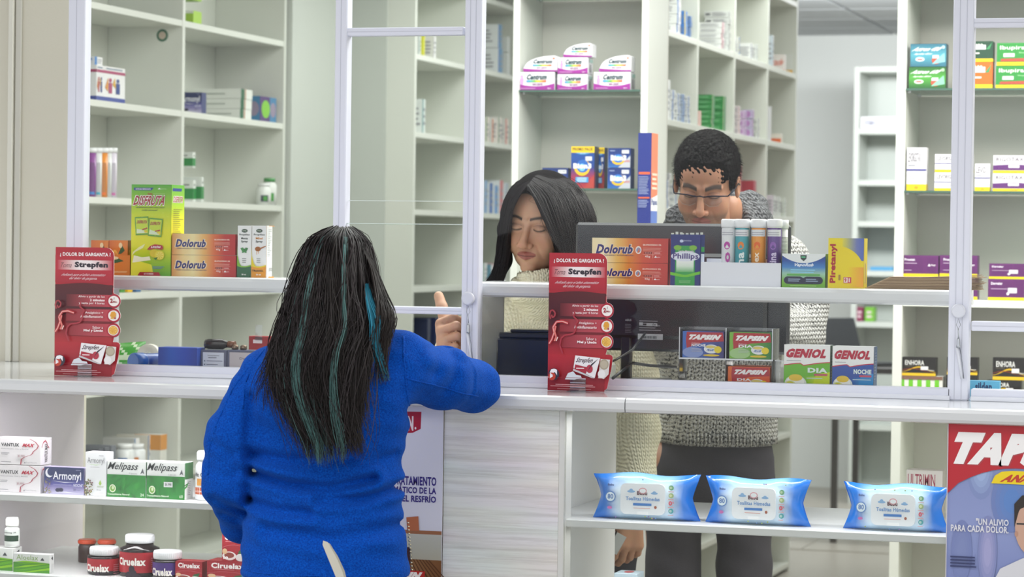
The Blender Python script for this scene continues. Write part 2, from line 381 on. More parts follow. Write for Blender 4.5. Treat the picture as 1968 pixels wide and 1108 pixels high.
XS2, XS3 = atY(899, 550, 5.72).x, atY(1848, 560, 5.72).x
lip_shelf(XS2, XS3, 'long white lacquered shelf with rounded lip holding the white tube tray', False)
# ------------------------------------------------------------------ glazing: aluminium frame, panes
wn = empty('window_1', (-2.0, YG, ZC)); wn['kind'] = 'structure'
ALU = 'dcdeea'
def wpart(mb, name, **k):
    o = mb.build(name, wn); o.location = -Vector(wn.location); return o
def post(px0, px1, z0, z1, y0=YG - .016, y1=YG + .02, name='post', pym=400, grooves=2):
    a, b = atY(px0, pym, YG).x, atY(px1, pym, YG).x; m = MB()
    m.box(a, b, y0, y1, z0, z1, ALU, 'alu', ch=.0025)
    for i in range(grooves):
        x = a + (b - a) * (i + 1) / (grooves + 1); m.box(x - .0008, x + .0008, y0 - .0006, y0, z0 + .001, z1 - .001, 'c4c6d2', 'alu')
    wpart(m, name); return a, b
def hrail(px0, px1, py0, py1, y0=YG - .012, y1=YG + .014):
    pm = (px0 + px1) / 2; a, b = atY(px0, py0, YG).x, atY(px1, py0, YG).x; z1, z0 = atY(pm, py0, YG).z, atY(pm, py1, YG).z
    m = MB(); m.box(a, b, y0, y1, z0, z1, ALU, 'alu', ch=.002); m.box(a + .002, b - .002, y0 - .0006, y0, z0 + (z1 - z0) * .46, z0 + (z1 - z0) * .54, 'c4c6d2', 'alu'); wpart(m, 'rail')
    return z0, z1
ZT = 2.4
post(133, 165, ZC, ZT, grooves=1); post(645, 668, atY(656, 602, YG).z - .01, ZT, pym=350, grooves=1)
xa, xb = post(893, 925, ZC, ZT); post(1828, 1868, ZC, ZT)
hrail(668, 893, 53, 69); hrail(668, 893, 588, 602); hrail(1868, 2050, 35, 53); hrail(1868, 2050, 618, 637)
hrail(133, 2050, -150, -120)
# bottom track
for (p0, p1) in ((165, 893), (925, 1828), (1868, 2050)):
    a, b = atY(p0, 710, YG).x, atY(p1, 730, YG).x
    m = MB(); m.box(a, b, YG - .016, YG + .018, ZC + .0002, ZC + .026, ALU, 'alu', ch=.002); m.box(a, b, YG - .022, YG - .0165, ZC + .0002, ZC + .010, 'e4e6ee', 'alu', ch=.001); wpart(m, 'bottom_track')
def pane(px0, px1, z0, z1, y=YG):
    a, b = atY(px0, 400, YG).x, atY(px1, 400, YG).x
    m = MB(); m.add([(a, y, z0), (b, y, z0), (b, y, z1), (a, y, z1)], [(0, 1, 2, 3)], 'ffffff', 'pane'); 
    m.box(a, b, y + .0005, y + .004, z1 - .0012, z1, 'cfe0d8', 'green_glass'); wpart(m, 'glass_pane')
ztr = ZC + .024; zrl = atY(780, 595, YG).z
pane(166, 644, ztr, ZT, YG + .002); pane(669, 892, atY(780, 386, YG).z, ZT, YG + .004); pane(663, 893, zrl, atY(780, 430, YG).z, YG - .003)
m = MB(); a_ = atY(669, 400, YG).x; b_ = atY(892, 400, YG).x; zz = atY(780, 386, YG).z; m.box(a_, b_, YG + .002, YG + .006, zz - .0006, zz + .0008, 'dfe8e2', 'plastic'); zz = atY(780, 430, YG).z; m.box(a_, b_, YG - .005, YG - .001, zz - .0006, zz + .0008, 'dfe8e2', 'plastic'); wpart(m, 'pane_edge')
pane(926, 1827, ztr, ZT, YG + .002); pane(1869, 2050, ztr, ZT, YG + .002)
# ------------------------------------------------------------------ side shelf units (front plane X, facing +x)
LAD = [.302 + .316 * k for k in range(8)]
def side_unit(label, X, ys, depth, group=None, th=.022, col='d9dcd4', topz=2.62):
    r = empty('shelf_unit', (X, ys[0], 0)); tag(r, label, 'shelf unit', group)
    m = MB(); m.box(X - depth, X - depth + .012, ys[0], ys[-1], 0, topz, col, 'laminate'); part(m, 'back_panel', r)
    for y in ys:
        m = MB(); m.box(X - depth + .0125, X, y - th / 2, y + th / 2, 0, topz, col, 'laminate', ch=.001); part(m, 'upright', r)
    for i in range(len(ys) - 1):
        for z in [.04] + LAD + [topz]:
            m = MB(); m.box(X - depth + .0125, X - .001, ys[i] + th / 2 + .0005, ys[i + 1] - th / 2 - .0005, z - th, z, col, 'laminate', ch=.001); part(m, 'shelf', r)
    return r
XA, XB, XC = -3.80, -3.50, -2.20
ya = [atX(p, 300, XA).y for p in (158, 351, 546)]
side_unit('white cubby shelving at left with few boxes and a wide empty niche', XA, ya, .30)
yb = [atX(p, 300, XB).y for p in (797, 905, 1010)]
side_unit('white cubby shelving seen between the hatch frame and the glass cabinet', XB, yb, .30)
yc = [atX(p, 150, XC).y for p in (1255, 1341, 1412, 1476, 1531)]
side_unit('tall white cubby shelving behind the man, filled with medicine boxes', XC, yc, .28, topz=2.7)
# end panel of that unit facing the counter, column and panels between the left units
m = MB(); y0 = ya[-1] + .03; y1 = yb[0] - .02
Ya, Yb = atX(560, 300, -3.8).y, atX(668, 300, -3.8).y
m = MB(); m.box(-4.3, -3.78, ya[-1] + .02, atX(690, 300, -3.78).y, 0, 2.72, 'dfe2de', 'laminate_wall'); struct('wall_column', m)
m = MB(); m.box(-4.2, -3.62, atX(690, 300, -3.78).y + .01, yb[0] - .02, 0, 2.72, 'd0d0c4', 'laminate_wall'); struct('wall_panel', m)
# end cheek of the tall unit
m = MB(); m.box(XC - .30, XC, yc[0] - .035, yc[0] - .012, 0, 2.7, 'd4d9d8', 'laminate'); e_ = m.build('end_panel'); tag(e_, 'plain white end panel of the tall cubby shelving beside the glass cabinet', 'panel')
# ------------------------------------------------------------------ front-facing glass shelf cabinets
YK = 7.80
def glass_cabinet(label, px0, px1, depth, zs, pside, white_z=()):
    a, b = atY(px0, 300, YK).x, atY(px1, 300, YK).x; r = empty('glass_cabinet', (a, YK, 0)); tag(r, label, 'cabinet')
    ws = pside
    m = MB(); m.box(a, b, YK + depth, YK + depth + .012, 0, 2.6, 'c9c8bf', 'laminate'); part(m, 'back_panel', r)
    for (x0, x1) in ((a, a + ws), (b - ws, b)):
        m = MB(); m.box(x0, x1, YK, YK + depth, 0, 2.6, 'd9dcd4', 'laminate', ch=.001); part(m, 'side_panel', r)
    m = MB(); m.box(a, b, YK, YK + depth, 2.601, 2.62, 'd9dcd4', 'laminate'); part(m, 'top_panel', r)
    for z in zs:
        m = MB(); m.box(a + ws + .001, b - ws - .001, YK - .006, YK + depth - .01, z - .006, z, 'ffffff', 'green_glass')
        m.box(a + ws + .001, b - ws - .001, YK - .0075, YK - .0062, z - .006, z, '3f5f52', 'plastic')
        for x in (a + ws + .0015, b - ws - .0105):
            for y in (YK + .03, YK + depth - .04): m.box(x, x + .009, y - .004, y + .004, z - .0115, z - .0062, 'c8cac8', 'metal')
        part(m, 'glass_shelf', r)
    for z in white_z:
        m = MB(); m.box(a + ws + .001, b - ws - .001, YK, YK + depth - .001, z - .022, z, 'd9dcd4', 'laminate', ch=.001); part(m, 'shelf', r)
    return a, b
ZK1, ZK2, ZK3, ZK0, ZK4 = 1.605, 1.907, 2.21, 1.284, 1.003
glass_cabinet('narrow white cabinet with glass shelves behind the woman in cream', 983, 1243, .25, [ZK1, ZK2, ZK3], .022, [ZK0, .9, .5])
ka, kb = glass_cabinet('wide white cabinet with glass shelves at the right behind the counter', 1721, 2160, .28, [ZK1, ZK2, ZK3], .028, [ZK0, ZK4, .6, .2])
# back room bookcase
YB = 14.6
a, b = atY(1640, 300, YB).x, atY(1900, 300, YB).x
r = empty('bookcase', (a, YB, 0)); tag(r, 'white open bookcase standing against the far back room wall', 'bookcase')
zb_ = [atY(1680, p, YB).z for p in (128, 247, 346, 425, 520, 618)] + [.45, .1]
m = MB(); m.box(a, b, YB + .3, YB + .315, 0, zb_[0], 'b0b6b1', 'laminate'); part(m, 'back_panel', r)
for x0, x1 in ((a, a + .03), (b - .03, b)):
    m = MB(); m.box(x0, x1, YB, YB + .3, 0, zb_[0], 'bcc1bb', 'laminate'); part(m, 'side_panel', r)
for z in zb_:
    m = MB(); m.box(a + .031, b - .031, YB, YB + .299, z - .03, z, 'c0c5bf', 'laminate'); part(m, 'shelf', r)
# desk below the bookcase level in the back room
a2, b2 = atY(1590, 700, 12.6).x, atY(1800, 700, 12.6).x
dk = empty('desk', (a2, 12.6, 0)); tag(dk, 'dark office desk in the back room behind the yellow box', 'desk')
zd = .86
m = MB(); m.box(a2, b2, 12.6, 13.3, zd - .03, zd, '3a3634', 'laminate', ch=.003); part(m, 'desk_top', dk)
for x in (a2 + .02, b2 - .05):
    for y in (12.63, 13.24): m = MB(); m.box(x, x + .03, y, y + .03, 0, zd - .0305, '4a4644', 'laminate'); part(m, 'leg', dk)
# ================================================================== printed artwork
def art_fruit(fs):       # tall green lemon powder box
    f = fs['F']; f.grad(0, 0, 1, 1, ['5fae2e', '9cc81e', 'dfe014', 'e6e614', 'c8d818', '8cc422', '52a832'], False)
    f.poly([(.0, .0), (.58, .0), (.52, .12), (.1, .17), (.02, .3)], 'e9e640')
    f.poly([(.04, .14), (.5, .17), (.47, .21), (.28, .2), (.08, .22)], 'f4f6d8')
    f.poly([(.03, .22), (.12, .26), (.3, .3), (.36, .35), (.2, .31), (.06, .26)], 'eef2b0')
    f.poly([(.06, .935), (.5, .935), (.56, .965), (.06, .965)], '26408c'); f.text('ANTIACIDO REFRESCANTE', .1, .942, .48, .957, 'ffffff', .02)
    f.poly([(.66, .948), (.7, .965), (.74, .948)], 'ffffff'); f.text('RECETA', .74, .948, .88, .956, 'e8f4d8')
    f.text('SAL', .41, .888, .54, .908, 'b03030', .03); f.lines(.55, .89, .9, .905, 1, '9cc870')
    f.text('DISFRUTA', .07, .765, .87, .885, 'f6f2ee', .09, .1); f.text('DISFRUTA', .085, .772, .855, .878, 'a3202c', .03, .1)
    f.text('Bebida en polvo sabor a limon para la', .13, .738, .83, .756, '3c5a3c', .02, .1); f.text('acidez estomacal', .28, .712, .66, .728, '3c5a3c', .02, .1)
    for cx, cy, r in ((.28, .545, .06), (.62, .53, -.08)):
        c, s = math.cos(r), math.sin(r)
        def q(a, b): return (cx + (a * c - b * s * 2.2), cy + (a * s / 2.2 + b * c))
        f.poly([q(-.17, -.1), q(.17, -.1), q(.17, .1), q(-.17, .1)], '5e9e3c'); f.poly([q(-.15, -.085), q(.15, -.085), q(.15, .085), q(-.15, .085)], 'c2d838')
        f.poly([q(-.14, -.08), q(.12, -.08), q(.02, -.045), q(-.13, -.03)], 'd8e8c8')
        f.text('DISFRUTA', cx - .12, cy + .025 , cx + .13, cy + .06, 'a3303c', .04, .1); f.poly([q(0, -.05), q(.13, -.035), q(.13, -.02), q(.01, -.035)], 'b03030'); f.ell(cx + .1, cy - .062, .04, .013, 'e8cc28')
    f.poly([(.42, .285), (.5, .325), (.62, .345), (.8, .335), (.83, .31), (.8, .285), (.62, .298), (.48, .282)], 'b02834'); f.text('LIMÓN', .53, .303, .76, .329, 'ffffff', .03, .1)
    f.ell(.6, .245, .11, .045, 'd8c41c'); f.ell(.74, .225, .12, .052, 'e6d838'); f.ell(.75, .222, .09, .038, 'f0e878')
    for k in range(8): f.poly([(.75, .222), (.75 + .085 * math.cos(k * .785 - .2), .222 + .035 * math.sin(k * .785 - .2)), (.75 + .085 * math.cos(k * .785 + .2), .222 + .035 * math.sin(k * .785 + .2))], 'e2cf30')
    f.poly([(.6, .19), (.7, .205), (.66, .17)], '3c7c2c'); f.lines(.58, .075, .87, .105, 2, '5a7cb0')
    f.poly([(.2, 0), (.78, 0), (.74, .038), (.26, .038)], 'a8242e'); f.text('60 SOBRES', .36, .01, .6, .028, 'f8e8e8', .02)
    for i in range(46): 
        a, b = random.uniform(.03, .97), random.uniform(.42, .7); f.ell(a, b, .006, .003, 'f2f2a0', 6)
    g = fs['R']; g.grad(0, 0, 1, 1, ['8cc83c', 'dede1a', 'ebe40c', 'e8e41c', '9ccc2c', '62b03a'], False)
    g.poly([(.08, .93), (.75, .93), (.8, .962), (.08, .962)], '26408c'); g.text('DISFRUTA', .12, .8, .9, .88, 'f4f0f0', .09, .1); g.text('DISFRUTA', .15, .806, .87, .873, 'a3202c', .02, .1)
    g.lines(.08, .44, .9, .74, 14, '7a7c20', .3, .5); g.lines(.08, .06, .9, .38, 14, '7a7c20', .3, .5)
def art_rub(cols, logo=False):
    def a(fs):
        f = fs['F']; f.grad(0, 0, 1, 1, cols)
        f.text('Dolorub', .055, .34, .55, .76, 'f8ecd0', .08, .06); f.text('Dolorub', .065, .36, .54, .74, '2b2d72', .045, .06)
        f.text('CREMA ANALGESICA Y ANTIINFLAMATORIA', .075, .27, .55, .32, '4a3c70', .01)
        f.text('IBUPROFENO 5%', .67, .70, .91, .77, 'f8dccc', .03); f.lines(.67, .52, .92, .63, 2, 'e8a898', .35, .1); f.rect(.67, .485, .92, .495, 'f0c0b0')
        f.rect(.69, .37, .79, .45, '7a2420'); 
        for k in range(3): f.ell(.71 + .03 * k, .41, .011, .03, 'c88078', 10)
        f.lines(.82, .38, .9, .44, 1, 'f0c8c0'); f.rect(.802, .2, .806, .45, 'f0c0b0'); f.rect(.67, .34, .92, .348, 'f0c0b0'); f.text('45g', .70, .2, .77, .31, 'f8e0d8', .02); f.poly([(.82, .22), (.84, .3), (.86, .22)], 'ffffff'); f.text('RECETA', .86, .22, .9, .26, 'ffffff')
        if logo: f.ell(.615, .52, .04, .16, 'f4ece4'); f.ell(.615, .52, .028, .11, '8c94b8'); f.poly([(.6, .4), (.63, .44), (.625, .62)], 'e07030')
        r = fs['R']; r.rect(0, 0, 1, 1, 'a31c22'); t = fs['T']; t.grad(0, 0, 1, 1, cols)
    return a
def art_spray(word, c1, c2, kind, hand=False):
    def a(fs):
        f = fs['F']; f.rect(0, 0, 1, 1, 'eeefee'); f.ell(.5, .9, .22, .035, '24402c'); f.text('NATURAL', .36, .89, .64, .91, 'e0ecd8', .02)
        f.text('Propóleo', .12, .8, .88, .845, '3c4440', .03); f.text(word, .26, .735, .74, .775, '3c4440' if word == 'Menta' else 'd88a2c', .03); f.text('Spray', .26, .665, .74, .715, '3c4440', .03)
        if kind == 'leaf':
            for ang, l in ((90, .1), (20, .3), (160, .3), (230, .26), (310, .26)):
                r = math.radians(ang); p = (.5 + l * math.cos(r), .53 + l * .3 * math.sin(r)); n_ = (-.35 * math.sin(r) * l, .12 * math.cos(r) * l)
                mdl = ((.5 + p[0]) / 2, (.53 + p[1]) / 2); f.poly([(.5, .53), (mdl[0] - n_[0], mdl[1] - n_[1]), p, (mdl[0] + n_[0], mdl[1] + n_[1])], random.choice(('2f7a3c', '3c8c46', '256a34')))
        else:
            f.ell(.42, .55, .2, .045, 'b06a24')
            for k in range(4): f.rect(.28 + .08 * k, .515, .30 + .08 * k, .585, '7c3c14')
            f.poly([(.6, .545), (.98, .6), (.98, .615), (.6, .575)], 'a86428'); f.rect(.34, .44, .37, .51, 'd8912c'); f.rect(.46, .46, .49, .51, 'd8912c')
        f.lines(.36, .27, .66, .38, 3, '5c605c', .25, .2)
        f.poly([(.0, .62), (.03, .42), (.16, .28), (.36, .19), (.36, .17), (0, .17)], c1); f.band(lambda u: .2 - .0 * u + .03 * (2 * u - 1) ** 2, lambda u: 0, c2); f.band(lambda u: .215 + .03 * (2 * u - 1) ** 2, lambda u: .19 + .03 * (2 * u - 1) ** 2, c1)
        f.text('30 ml', .34, .04, .66, .07, 'f4f4f0', .03)
        if hand: f.text('TRiANO.', .06, .11, .85, .15, '201810', .03)
        r = fs['R']; r.rect(0, 0, 1, 1, 'e8e9e6'); r.lines(.15, .4, .85, .94, 16, 'a8acaa', .3, .6); r.bar(.3, .12, .7, .19); r.rect(0, 0, 1, .02, c2); r.rect(.0, .99, 1, 1, c2)
    return a
def art_orange(fs):
    for k in 'FR':
        f = fs[k]; f.grad(0, 0, 1, 1, ['cf641a', 'e07a22', 'dc8030']); f.ell(.3, .42, .22, .3, 'f0b040'); f.ell(.3, .42, .17, .23, 'e89038'); f.poly([(.5, .6), (.7, .85), (.85, .7), (.65, .6)], '2f5a2c'); f.lines(.5, .1, .95, .2, 2, 'f4c890'); f.ell(.62, .85, .1, .08, 'f0d0a0')
def art_vantux(fs):
    f = fs['F']; f.text('VANTUX', .16, .68, .54, .81, '38363c', .03); f.text('MAX', .62, .68, .86, .81, 'c01c3c', .05, .15)
    f.text('Aminoácidos, Zinc y Biotina', .16, .56, .74, .62, '8c8a90', .0); f.lines(.16, .36, .34, .46, 2, '8c8a90', .4); f.lines(.16, .08, .38, .12, 1, '8c8a90')
    f.rect(.5, .26, .68, .4, 'dcd6d8'); f.text('$5.990', .52, .29, .66, .37, '9c5c68')
    pts = [(.78, .99), (.9, .88), (.965, .74), (.94, .64), (.86, .52), (.84, .44), (.8, .38), (.68, .31), (.61, .22), (.6, .02)]
    for (p, q), (p2, q2) in zip(pts, pts[1:]): f.poly([(p, q), (p - .02, q), (p2 - .022, q2), (p2, q2)][::-1], 'a8203c')
    f.text('Royal Pharma', .7, .07, .93, .13, 'a0a0a4'); f.poly([(.66, .07), (.68, .13), (.69, .07)], '707078')
    r = fs['R']; r.text('VANTUX MAX', .34, .1, .62, .8, '54484e', .03, 0, 90)
    pts = [(.08, .7), (.2, .88), (.4, .94), (.52, .86), (.6, .72), (.72, .66)]
    for (p, q), (p2, q2) in zip(pts, pts[1:]): r.poly([(p, q), (p2, q2), (p2, q2 - .05), (p, q - .05)], 'b83c50')
def sprig(f, cx, cy, w, h, n=22):
    for i in range(n):
        a, l = random.uniform(0, 6.28), random.random() ** .5; f.ell(cx + w * l * math.cos(a), cy + h * l * math.sin(a), w * .17, h * .17, random.choice(('8c8c50', '6c5c58', 'a8a070', '5c6c3c', '9c7078')), 5)
def art_night(fs):
    f = fs['F']; f.grad(0, 0, 1, 1, ['c8c4dc', 'a098c4', '5a58a0', '2c3670', '26305e', '2a3462'], False)
    f.ell(.13, .78, .1, .17, 'f0f0f8'); f.ell(.17, .82, .09, .15, '2a3464')
    f.text('Armonyl', .225, .46, .93, .84, 'f2f2fa', .015); f.text('NOCHE', .74, .31, .97, .41, 'e8e8f4', .01, .1); f.text('SUAVE INDUCTOR DEL SUEÑO', .24, .34, .7, .38, 'c8c8e4')
    f.poly([(.2, .5), (.5, .44), (.8, .47), (.5, .46)], 'ffffff'); f.ell(.35, .16, .06, .07, '2c2848'); f.ell(.43, .17, .06, .07, '2c2848'); f.text('20', .74, .16, .81, .24, '54527c', .02); f.lines(.83, .17, .94, .2, 1, '7a78a0')
    sprig(f, .1, .44, .08, .13); sprig(f, .12, .14, .1, .13); f.poly([(.25, .09), (.6, .12), (.99, .07), (.6, .1)], 'f8f8fc'); f.lines(.84, .9, .97, .94, 1, 'a0a0c0')
def art_day(fs):
    f = fs['F']; f.text('Armonyl', .1, .71, .9, .88, '66666a', -.005); f.poly([(.12, .73), (.5, .7), (.78, .73), (.5, .71)], '9cc860'); f.lines(.66, .91, .9, .93, 1, '909094'); f.lines(.24, .65, .7, .665, 1, 'b0b0b4')
    f.poly([(.72, .37), (.79, .29), (.72, .24), (.65, .29)], 'a8cc60'); f.lines(.58, .2, .9, .235, 2, 'a8b890'); f.text('30 mL', .56, .13, .78, .155, '707074'); sprig(f, .18, .28, .22, .11, 30); sprig(f, .22, .12, .24, .1, 34); f.poly([(.5, .07), (.98, .09), (.98, .1)], 'b8bcc0')
    r = fs['R']; r.lines(.2, .7, .9, .9, 5, 'c0c0c4', .3)
def art_leaf(num, sticker):
    def a(fs):
        f = fs['F']; f.rect(0, 0, 1, .62, '2a8a34')
        for i in range(9):
            cx, cy = random.uniform(.1, .95), random.uniform(.08, .55); r = random.uniform(0, 6.28); l = .22
            f.poly([(cx, cy), (cx + l * .5 * math.cos(r) + .06, max(.0, min(.6, cy + .25 * math.sin(r)))), (cx + l * math.cos(r), max(0, min(.6, cy + .4 * math.sin(r)))), (cx + l * .5 * math.cos(r) - .06, max(0, min(.6, cy + .12 * math.sin(r))))], random.choice(('1f7c2c', '36983a', '2f9236', '24702a')))
        for p, q, p2, q2 in ((.33, .0, .36, .45), (.36, .2, .1, .55), (.36, .25, .55, .6), (.33, .1, .8, .6), (.5, .15, .95, .3), (.1, .1, .12, .55)):
            f.poly([(p, q), (p + .008, q), (p2 + .008, q2), (p2, q2)], '16501c')
        f.text('Melipass', .04, .7, .8, .96, '22282a', .012, .12); f.text('Cápsulas', .58, .635, .78, .69, '8a8c8c'); f.poly([(.87, .66), (.93, .82), (.97, .66), (.93, .7)], '60646a')
        f.ell(.16, .24, .085, .11, 'e4ecd0'); f.ell(.16, .24, .06, .08, '7cae44'); f.ell(.17, .26, .03, .05, 'dce8c0'); f.text('Tranquilizante Natural', .03, .045, .6, .11, 'e8f4e0', .02); f.text(num, .88, .05, .97, .13, 'e0ecd8', .01)
        if sticker: f.rect(.47, .33, .7, .47, 'e8e8ea'); f.text('$6.990', .5, .36, .67, .44, '606064', .02)
        r = fs['R']; r.rect(0, .55, 1, .99, '1f6c2a'); r.lines(.3, .1, .7, .5, 8, 'a8a8a8', .3)
    return a
def art_aloe(fs):
    f = fs['F']; f.text('Aloelax', .08, .66, .68, .92, '8cae5c', 0); f.text('Cápsulas', .5, .56, .66, .62, '98b070'); f.poly([(.74, .66), (.8, .82), (.86, .66)], '44484c')
    f.rect(0, 0, 1, .53, '4a9424')
    for k in range(5):
        y = -.12 + .17 * k; f.poly([(0, max(0, y)), (.35, max(0, min(.53, y + .17))), (1, min(.53, y + .42)), (1, max(0, min(.53, y + .3))), (.35, max(0, y + .06))], ('8cc81c', '62ac1c')[k % 2])
    r = fs['R']; r.poly([(.3, .78), (.7, .9), (.7, .66)], '303438'); r.lines(.2, .05, .8, .5, 9, 'b8bab8', .3)
def art_plum(fs, t=True):
    f = fs['F']; f.rect(0, 0, 1, 1, 'a01626'); f.text('Ciruelax', .1, .66, .92, .92, 'f6eeec', .04); f.lines(.14, .6, .86, .635, 1, 'd88890')
    f.band(lambda u: .52 - .1 * (2 * u - 1) ** 2, lambda u: .505 - .1 * (2 * u - 1) ** 2, 'c85c68')
    f.ell(.3, .16, .28, .14, 'e8e0dc'); f.ell(.3, .18, .2, .09, '8c3c30'); f.ell(.12, .3, .1, .09, 'd8b088'); f.poly([(.6, .1), (.7, .34), (.92, .42), (.86, .16)], '2c5c34'); f.ell(.76, .12, .2, .12, 'dcd8d4'); f.text('10', .07, .05, .26, .14, 'ffffff', .04)
    r = fs['R']; r.rect(0, 0, 1, 1, '84101e'); tt = fs['T']; tt.rect(0, 0, 1, 1, '9c1a28')
def art_vitamin(lab=True, cut=0):
    def a(fs):
        f = fs['F']
        if cut: f.rect(0, 0, 1, 1, '8c949c')
        f.rect(0, .0, 1, .2, '9c2c94'); f.band(lambda u: .38 - .16 * (4 * u * (1 - u)), lambda u: .0, '9c2c94'); f.rect(.0, 0.0, 1, .05, '8c2484')
        f.text('Centrum', .26, .58, .8, .88, '26484e', .05, .08); f.grad(.25, .45, .78, .55, ['3a7cc8', '3cb4b0', '6cb43c', 'e8d82c', 'e8902c', 'd84a30']); f.text('MUJER', .42, .25, .7, .36, '8c2c84', .03)
        f.lines(.26, .38, .8, .42, 1, 'b8a8b8'); f.ell(.13, .76, .035, .07, 'd49cd8'); f.poly([(.1, .3), (.16, .3), (.18, .6), (.15, .7), (.11, .7), (.08, .55)], 'd49cd8'); f.lines(.06, .08, .5, .13, 1, 'd8b0d8'); f.text('50+', .82, .07, .92, .14, 'f0e0f0', .02)
        r = fs['R']; r.bar(.25, .1, .6, .6, '3c3c40'); r.rect(.2, .7, .8, .9, 'a8c8c0')
    return a
def art_bio(senior=True):
    def a(fs):
        f = fs['F']; f.grad(0, 0, 1, 1, ['2a6ab0', '1c4a96', '16357c', '14306c'], False); 
        if senior: f.poly([(.45, 0), (1, 0), (1, .62)], 'b8bcc4'); f.text('SENIOR', .72, .28, .98, .38, 'c03a30', .03)
        f.ell(.45, .42, .3, .28, 'e8b82c', 26, -160, 60); f.ell(.46, .47, .24, .22, '2a6cc0'); f.ell(.45, .47, .15, .14, '7cc0ec'); f.text('Bion3', .12, .36, .82, .64, 'eef2fa', .06); f.lines(.08, .83, .34, .89, 1, 'b0c0e0')
        f.rect(.62, .72, .94, .9, 'dcdee2'); f.text('$9.990', .66, .77, .9, .85, '808088')
    return a
def art_promo(fs):
    f = fs['F']; f.grad(0, 0, 1, 1, ['a83038', 'a03048', '1c3c84', '1a4c98', '16357c'], False); f.poly([(.55, 0), (1, 0), (1, .33)], 'b04038'); f.rect(0, .85, 1, 1, 'e4c41c'); f.text('PROMO PACK', .06, .9, .94, .97, '6c3c30', .03)
    f.ell(.5, .85, .3, .045, '3c90c8', 16, 180, 360); f.text('30+30', .38, .82, .62, .845, 'e0ecf8'); f.ell(.48, .5, .34, .2, 'e8b82c', 26, -170, 60); f.ell(.5, .53, .27, .155, '2464b4'); f.ell(.48, .5, .14, .09, '7cc0ec'); f.text('Bion3', .1, .47, .88, .6, 'eef2fa', .06)
    f.rect(.62, .66, .9, .76, 'd8dade'); f.rect(.2, .14, .76, .27, '3c90c8'); f.lines(.26, .15, .7, .26, 3, 'd8ecf8', .4, .1)
    r = fs['R']; r.rect(0, 0, 1, 1, '283858'); r.rect(0, 0, .2, .4, '903038')
def art_pain(c1, c2, t, tc='e8ece8', strip=True):
    def a(fs):
        f = fs['F']; f.grad(0, 0, 1, 1, [c1, c2, c1], False); f.text(t, .1, .68, .84, .86, tc, .04, .2); f.text('Ibuprofeno 400 mg', .12, .5, .6, .6, tc, .03, .2)
        f.ell(.27, .32, .13, .1, mix(c2, 'ffffff', .6)); f.rect(.2, .29, .34, .35, 'a8443c'); f.ell(.72, .28, .12, .18, 'b8523c'); f.poly([(.6, .1), (.98, .2), (.95, .6), (.8, .4)], mix(c2, 'a8d8d8', .5)); f.rect(.62, .36, .8, .5, 'd8dce0'); f.ell(.92, .85, .05, .08, mix(c2, 'ffffff', .3))
        for k in 'LR': fs[k].rect(0, 0, 1, 1, mix(c1, '101418', .3))
        fs['T'].rect(0, 0, 1, 1, mix(c1, '101418', .2))
    return a
def art_strip(base, t, tc, art2=None, band='e8cc1c'):
    def a(fs):
        f = fs['F']; f.rect(0, 0, 1, 1, base); f.rect(0, 0, 1, .15, band); f.text('CENABAST', .4, .04, .62, .11, 'a83c28'); f.text(t, .07, .66, .72, .88, tc, .01)
        if art2: art2(f)
        fs['R'].rect(0, 0, 1, .15, band)
    return a
def a2_calm(f): f.rect(.45, .6, .8, .82, 'd8dada'); f.lines(.2, .35, .7, .48, 1, 'e8e8d8'); f.poly([(.8, .6), (.98, .95), (.9, .6)], '3c8c58')
def a2_ibu(f): f.rect(.15, .38, .4, .54, 'dcdcd8'); f.poly([(.08, .18), (1, .18), (1, .34), (.1, .3)], 'a84838'); f.text('Ibuprofeno', .5, .52, .9, .6, 'a8d0a0'); f.ell(.92, .3, .06, .08, 'e8e0dc')
def a2_levo(f): f.lines(.07, .55, .5, .62, 1, '9c9ca4'); f.rect(0, .46, 1, .5, '3c3c84'); f.lines(.1, .26, .5, .36, 2, 'a0a0a4', .3)
def a2_rig(f): f.poly([(0, .17), (1, .17), (1, .42), (.5, .5), (0, .44)], '5c2c6c'); f.rect(.36, .3, .62, .46, 'dcdade'); f.ell(.85, .34, .1, .16, 'b090b8'); f.ell(.85, .34, .06, .1, '5c2c6c')
def a2_pre(f): f.rect(.04, .2, .63, .95, '7c3c7c'); f.rect(.05, .215, .62, .935, '5c2460'); f.rect(.67, .2, .97, .95, '7c3c7c'); f.rect(.68, .215, .96, .935, '5c2460'); f.text('Prostat', .1, .74, .38, .86, 'e8e0ec', .04); f.lines(.1, .6, .5, .66, 1, 'c8b0cc'); f.lines(.1, .28, .3, .33, 1, 'c8b0cc'); f.poly([(.72, .5), (.76, .62), (.8, .5)], 'f0e8f0'); f.text('Abagin', .8, .5, .93, .6, 'f0e8f0', .02)
def a2_deg(f): f.rect(.04, .2, .68, .95, '7c3c7c'); f.rect(.05, .215, .67, .935, '5c2460'); f.text('Degraler', .08, .7, .4, .86, 'e8e0ec', .04); f.lines(.08, .52, .6, .57, 1, 'c8b0cc'); f.rect(.55, .35, .8, .6, 'd8d4dc'); f.ell(.55, .32, .04, .07, 'e0d8e4')
def a2_enh(f): f.text('ENHORA', .1, .58, .66, .84, 'e4e4e0', .015); f.lines(.1, .5, .4, .54, 1, '6c6450'); f.band(lambda u: .22 + .3 * math.sin(u * 3.1) ** 2, lambda u: .2 + .24 * math.sin(u * 3.1) ** 2, 'd0a818'); f.band(lambda u: .3 + .1 * math.sin(u * 5), lambda u: .28 + .09 * math.sin(u * 5), '8c3418'); f.rect(.56, .32, .78, .52, 'e0dede'); f.text('CERRADO', .78, .28, .96, .33, 'e8e8e0', .02)
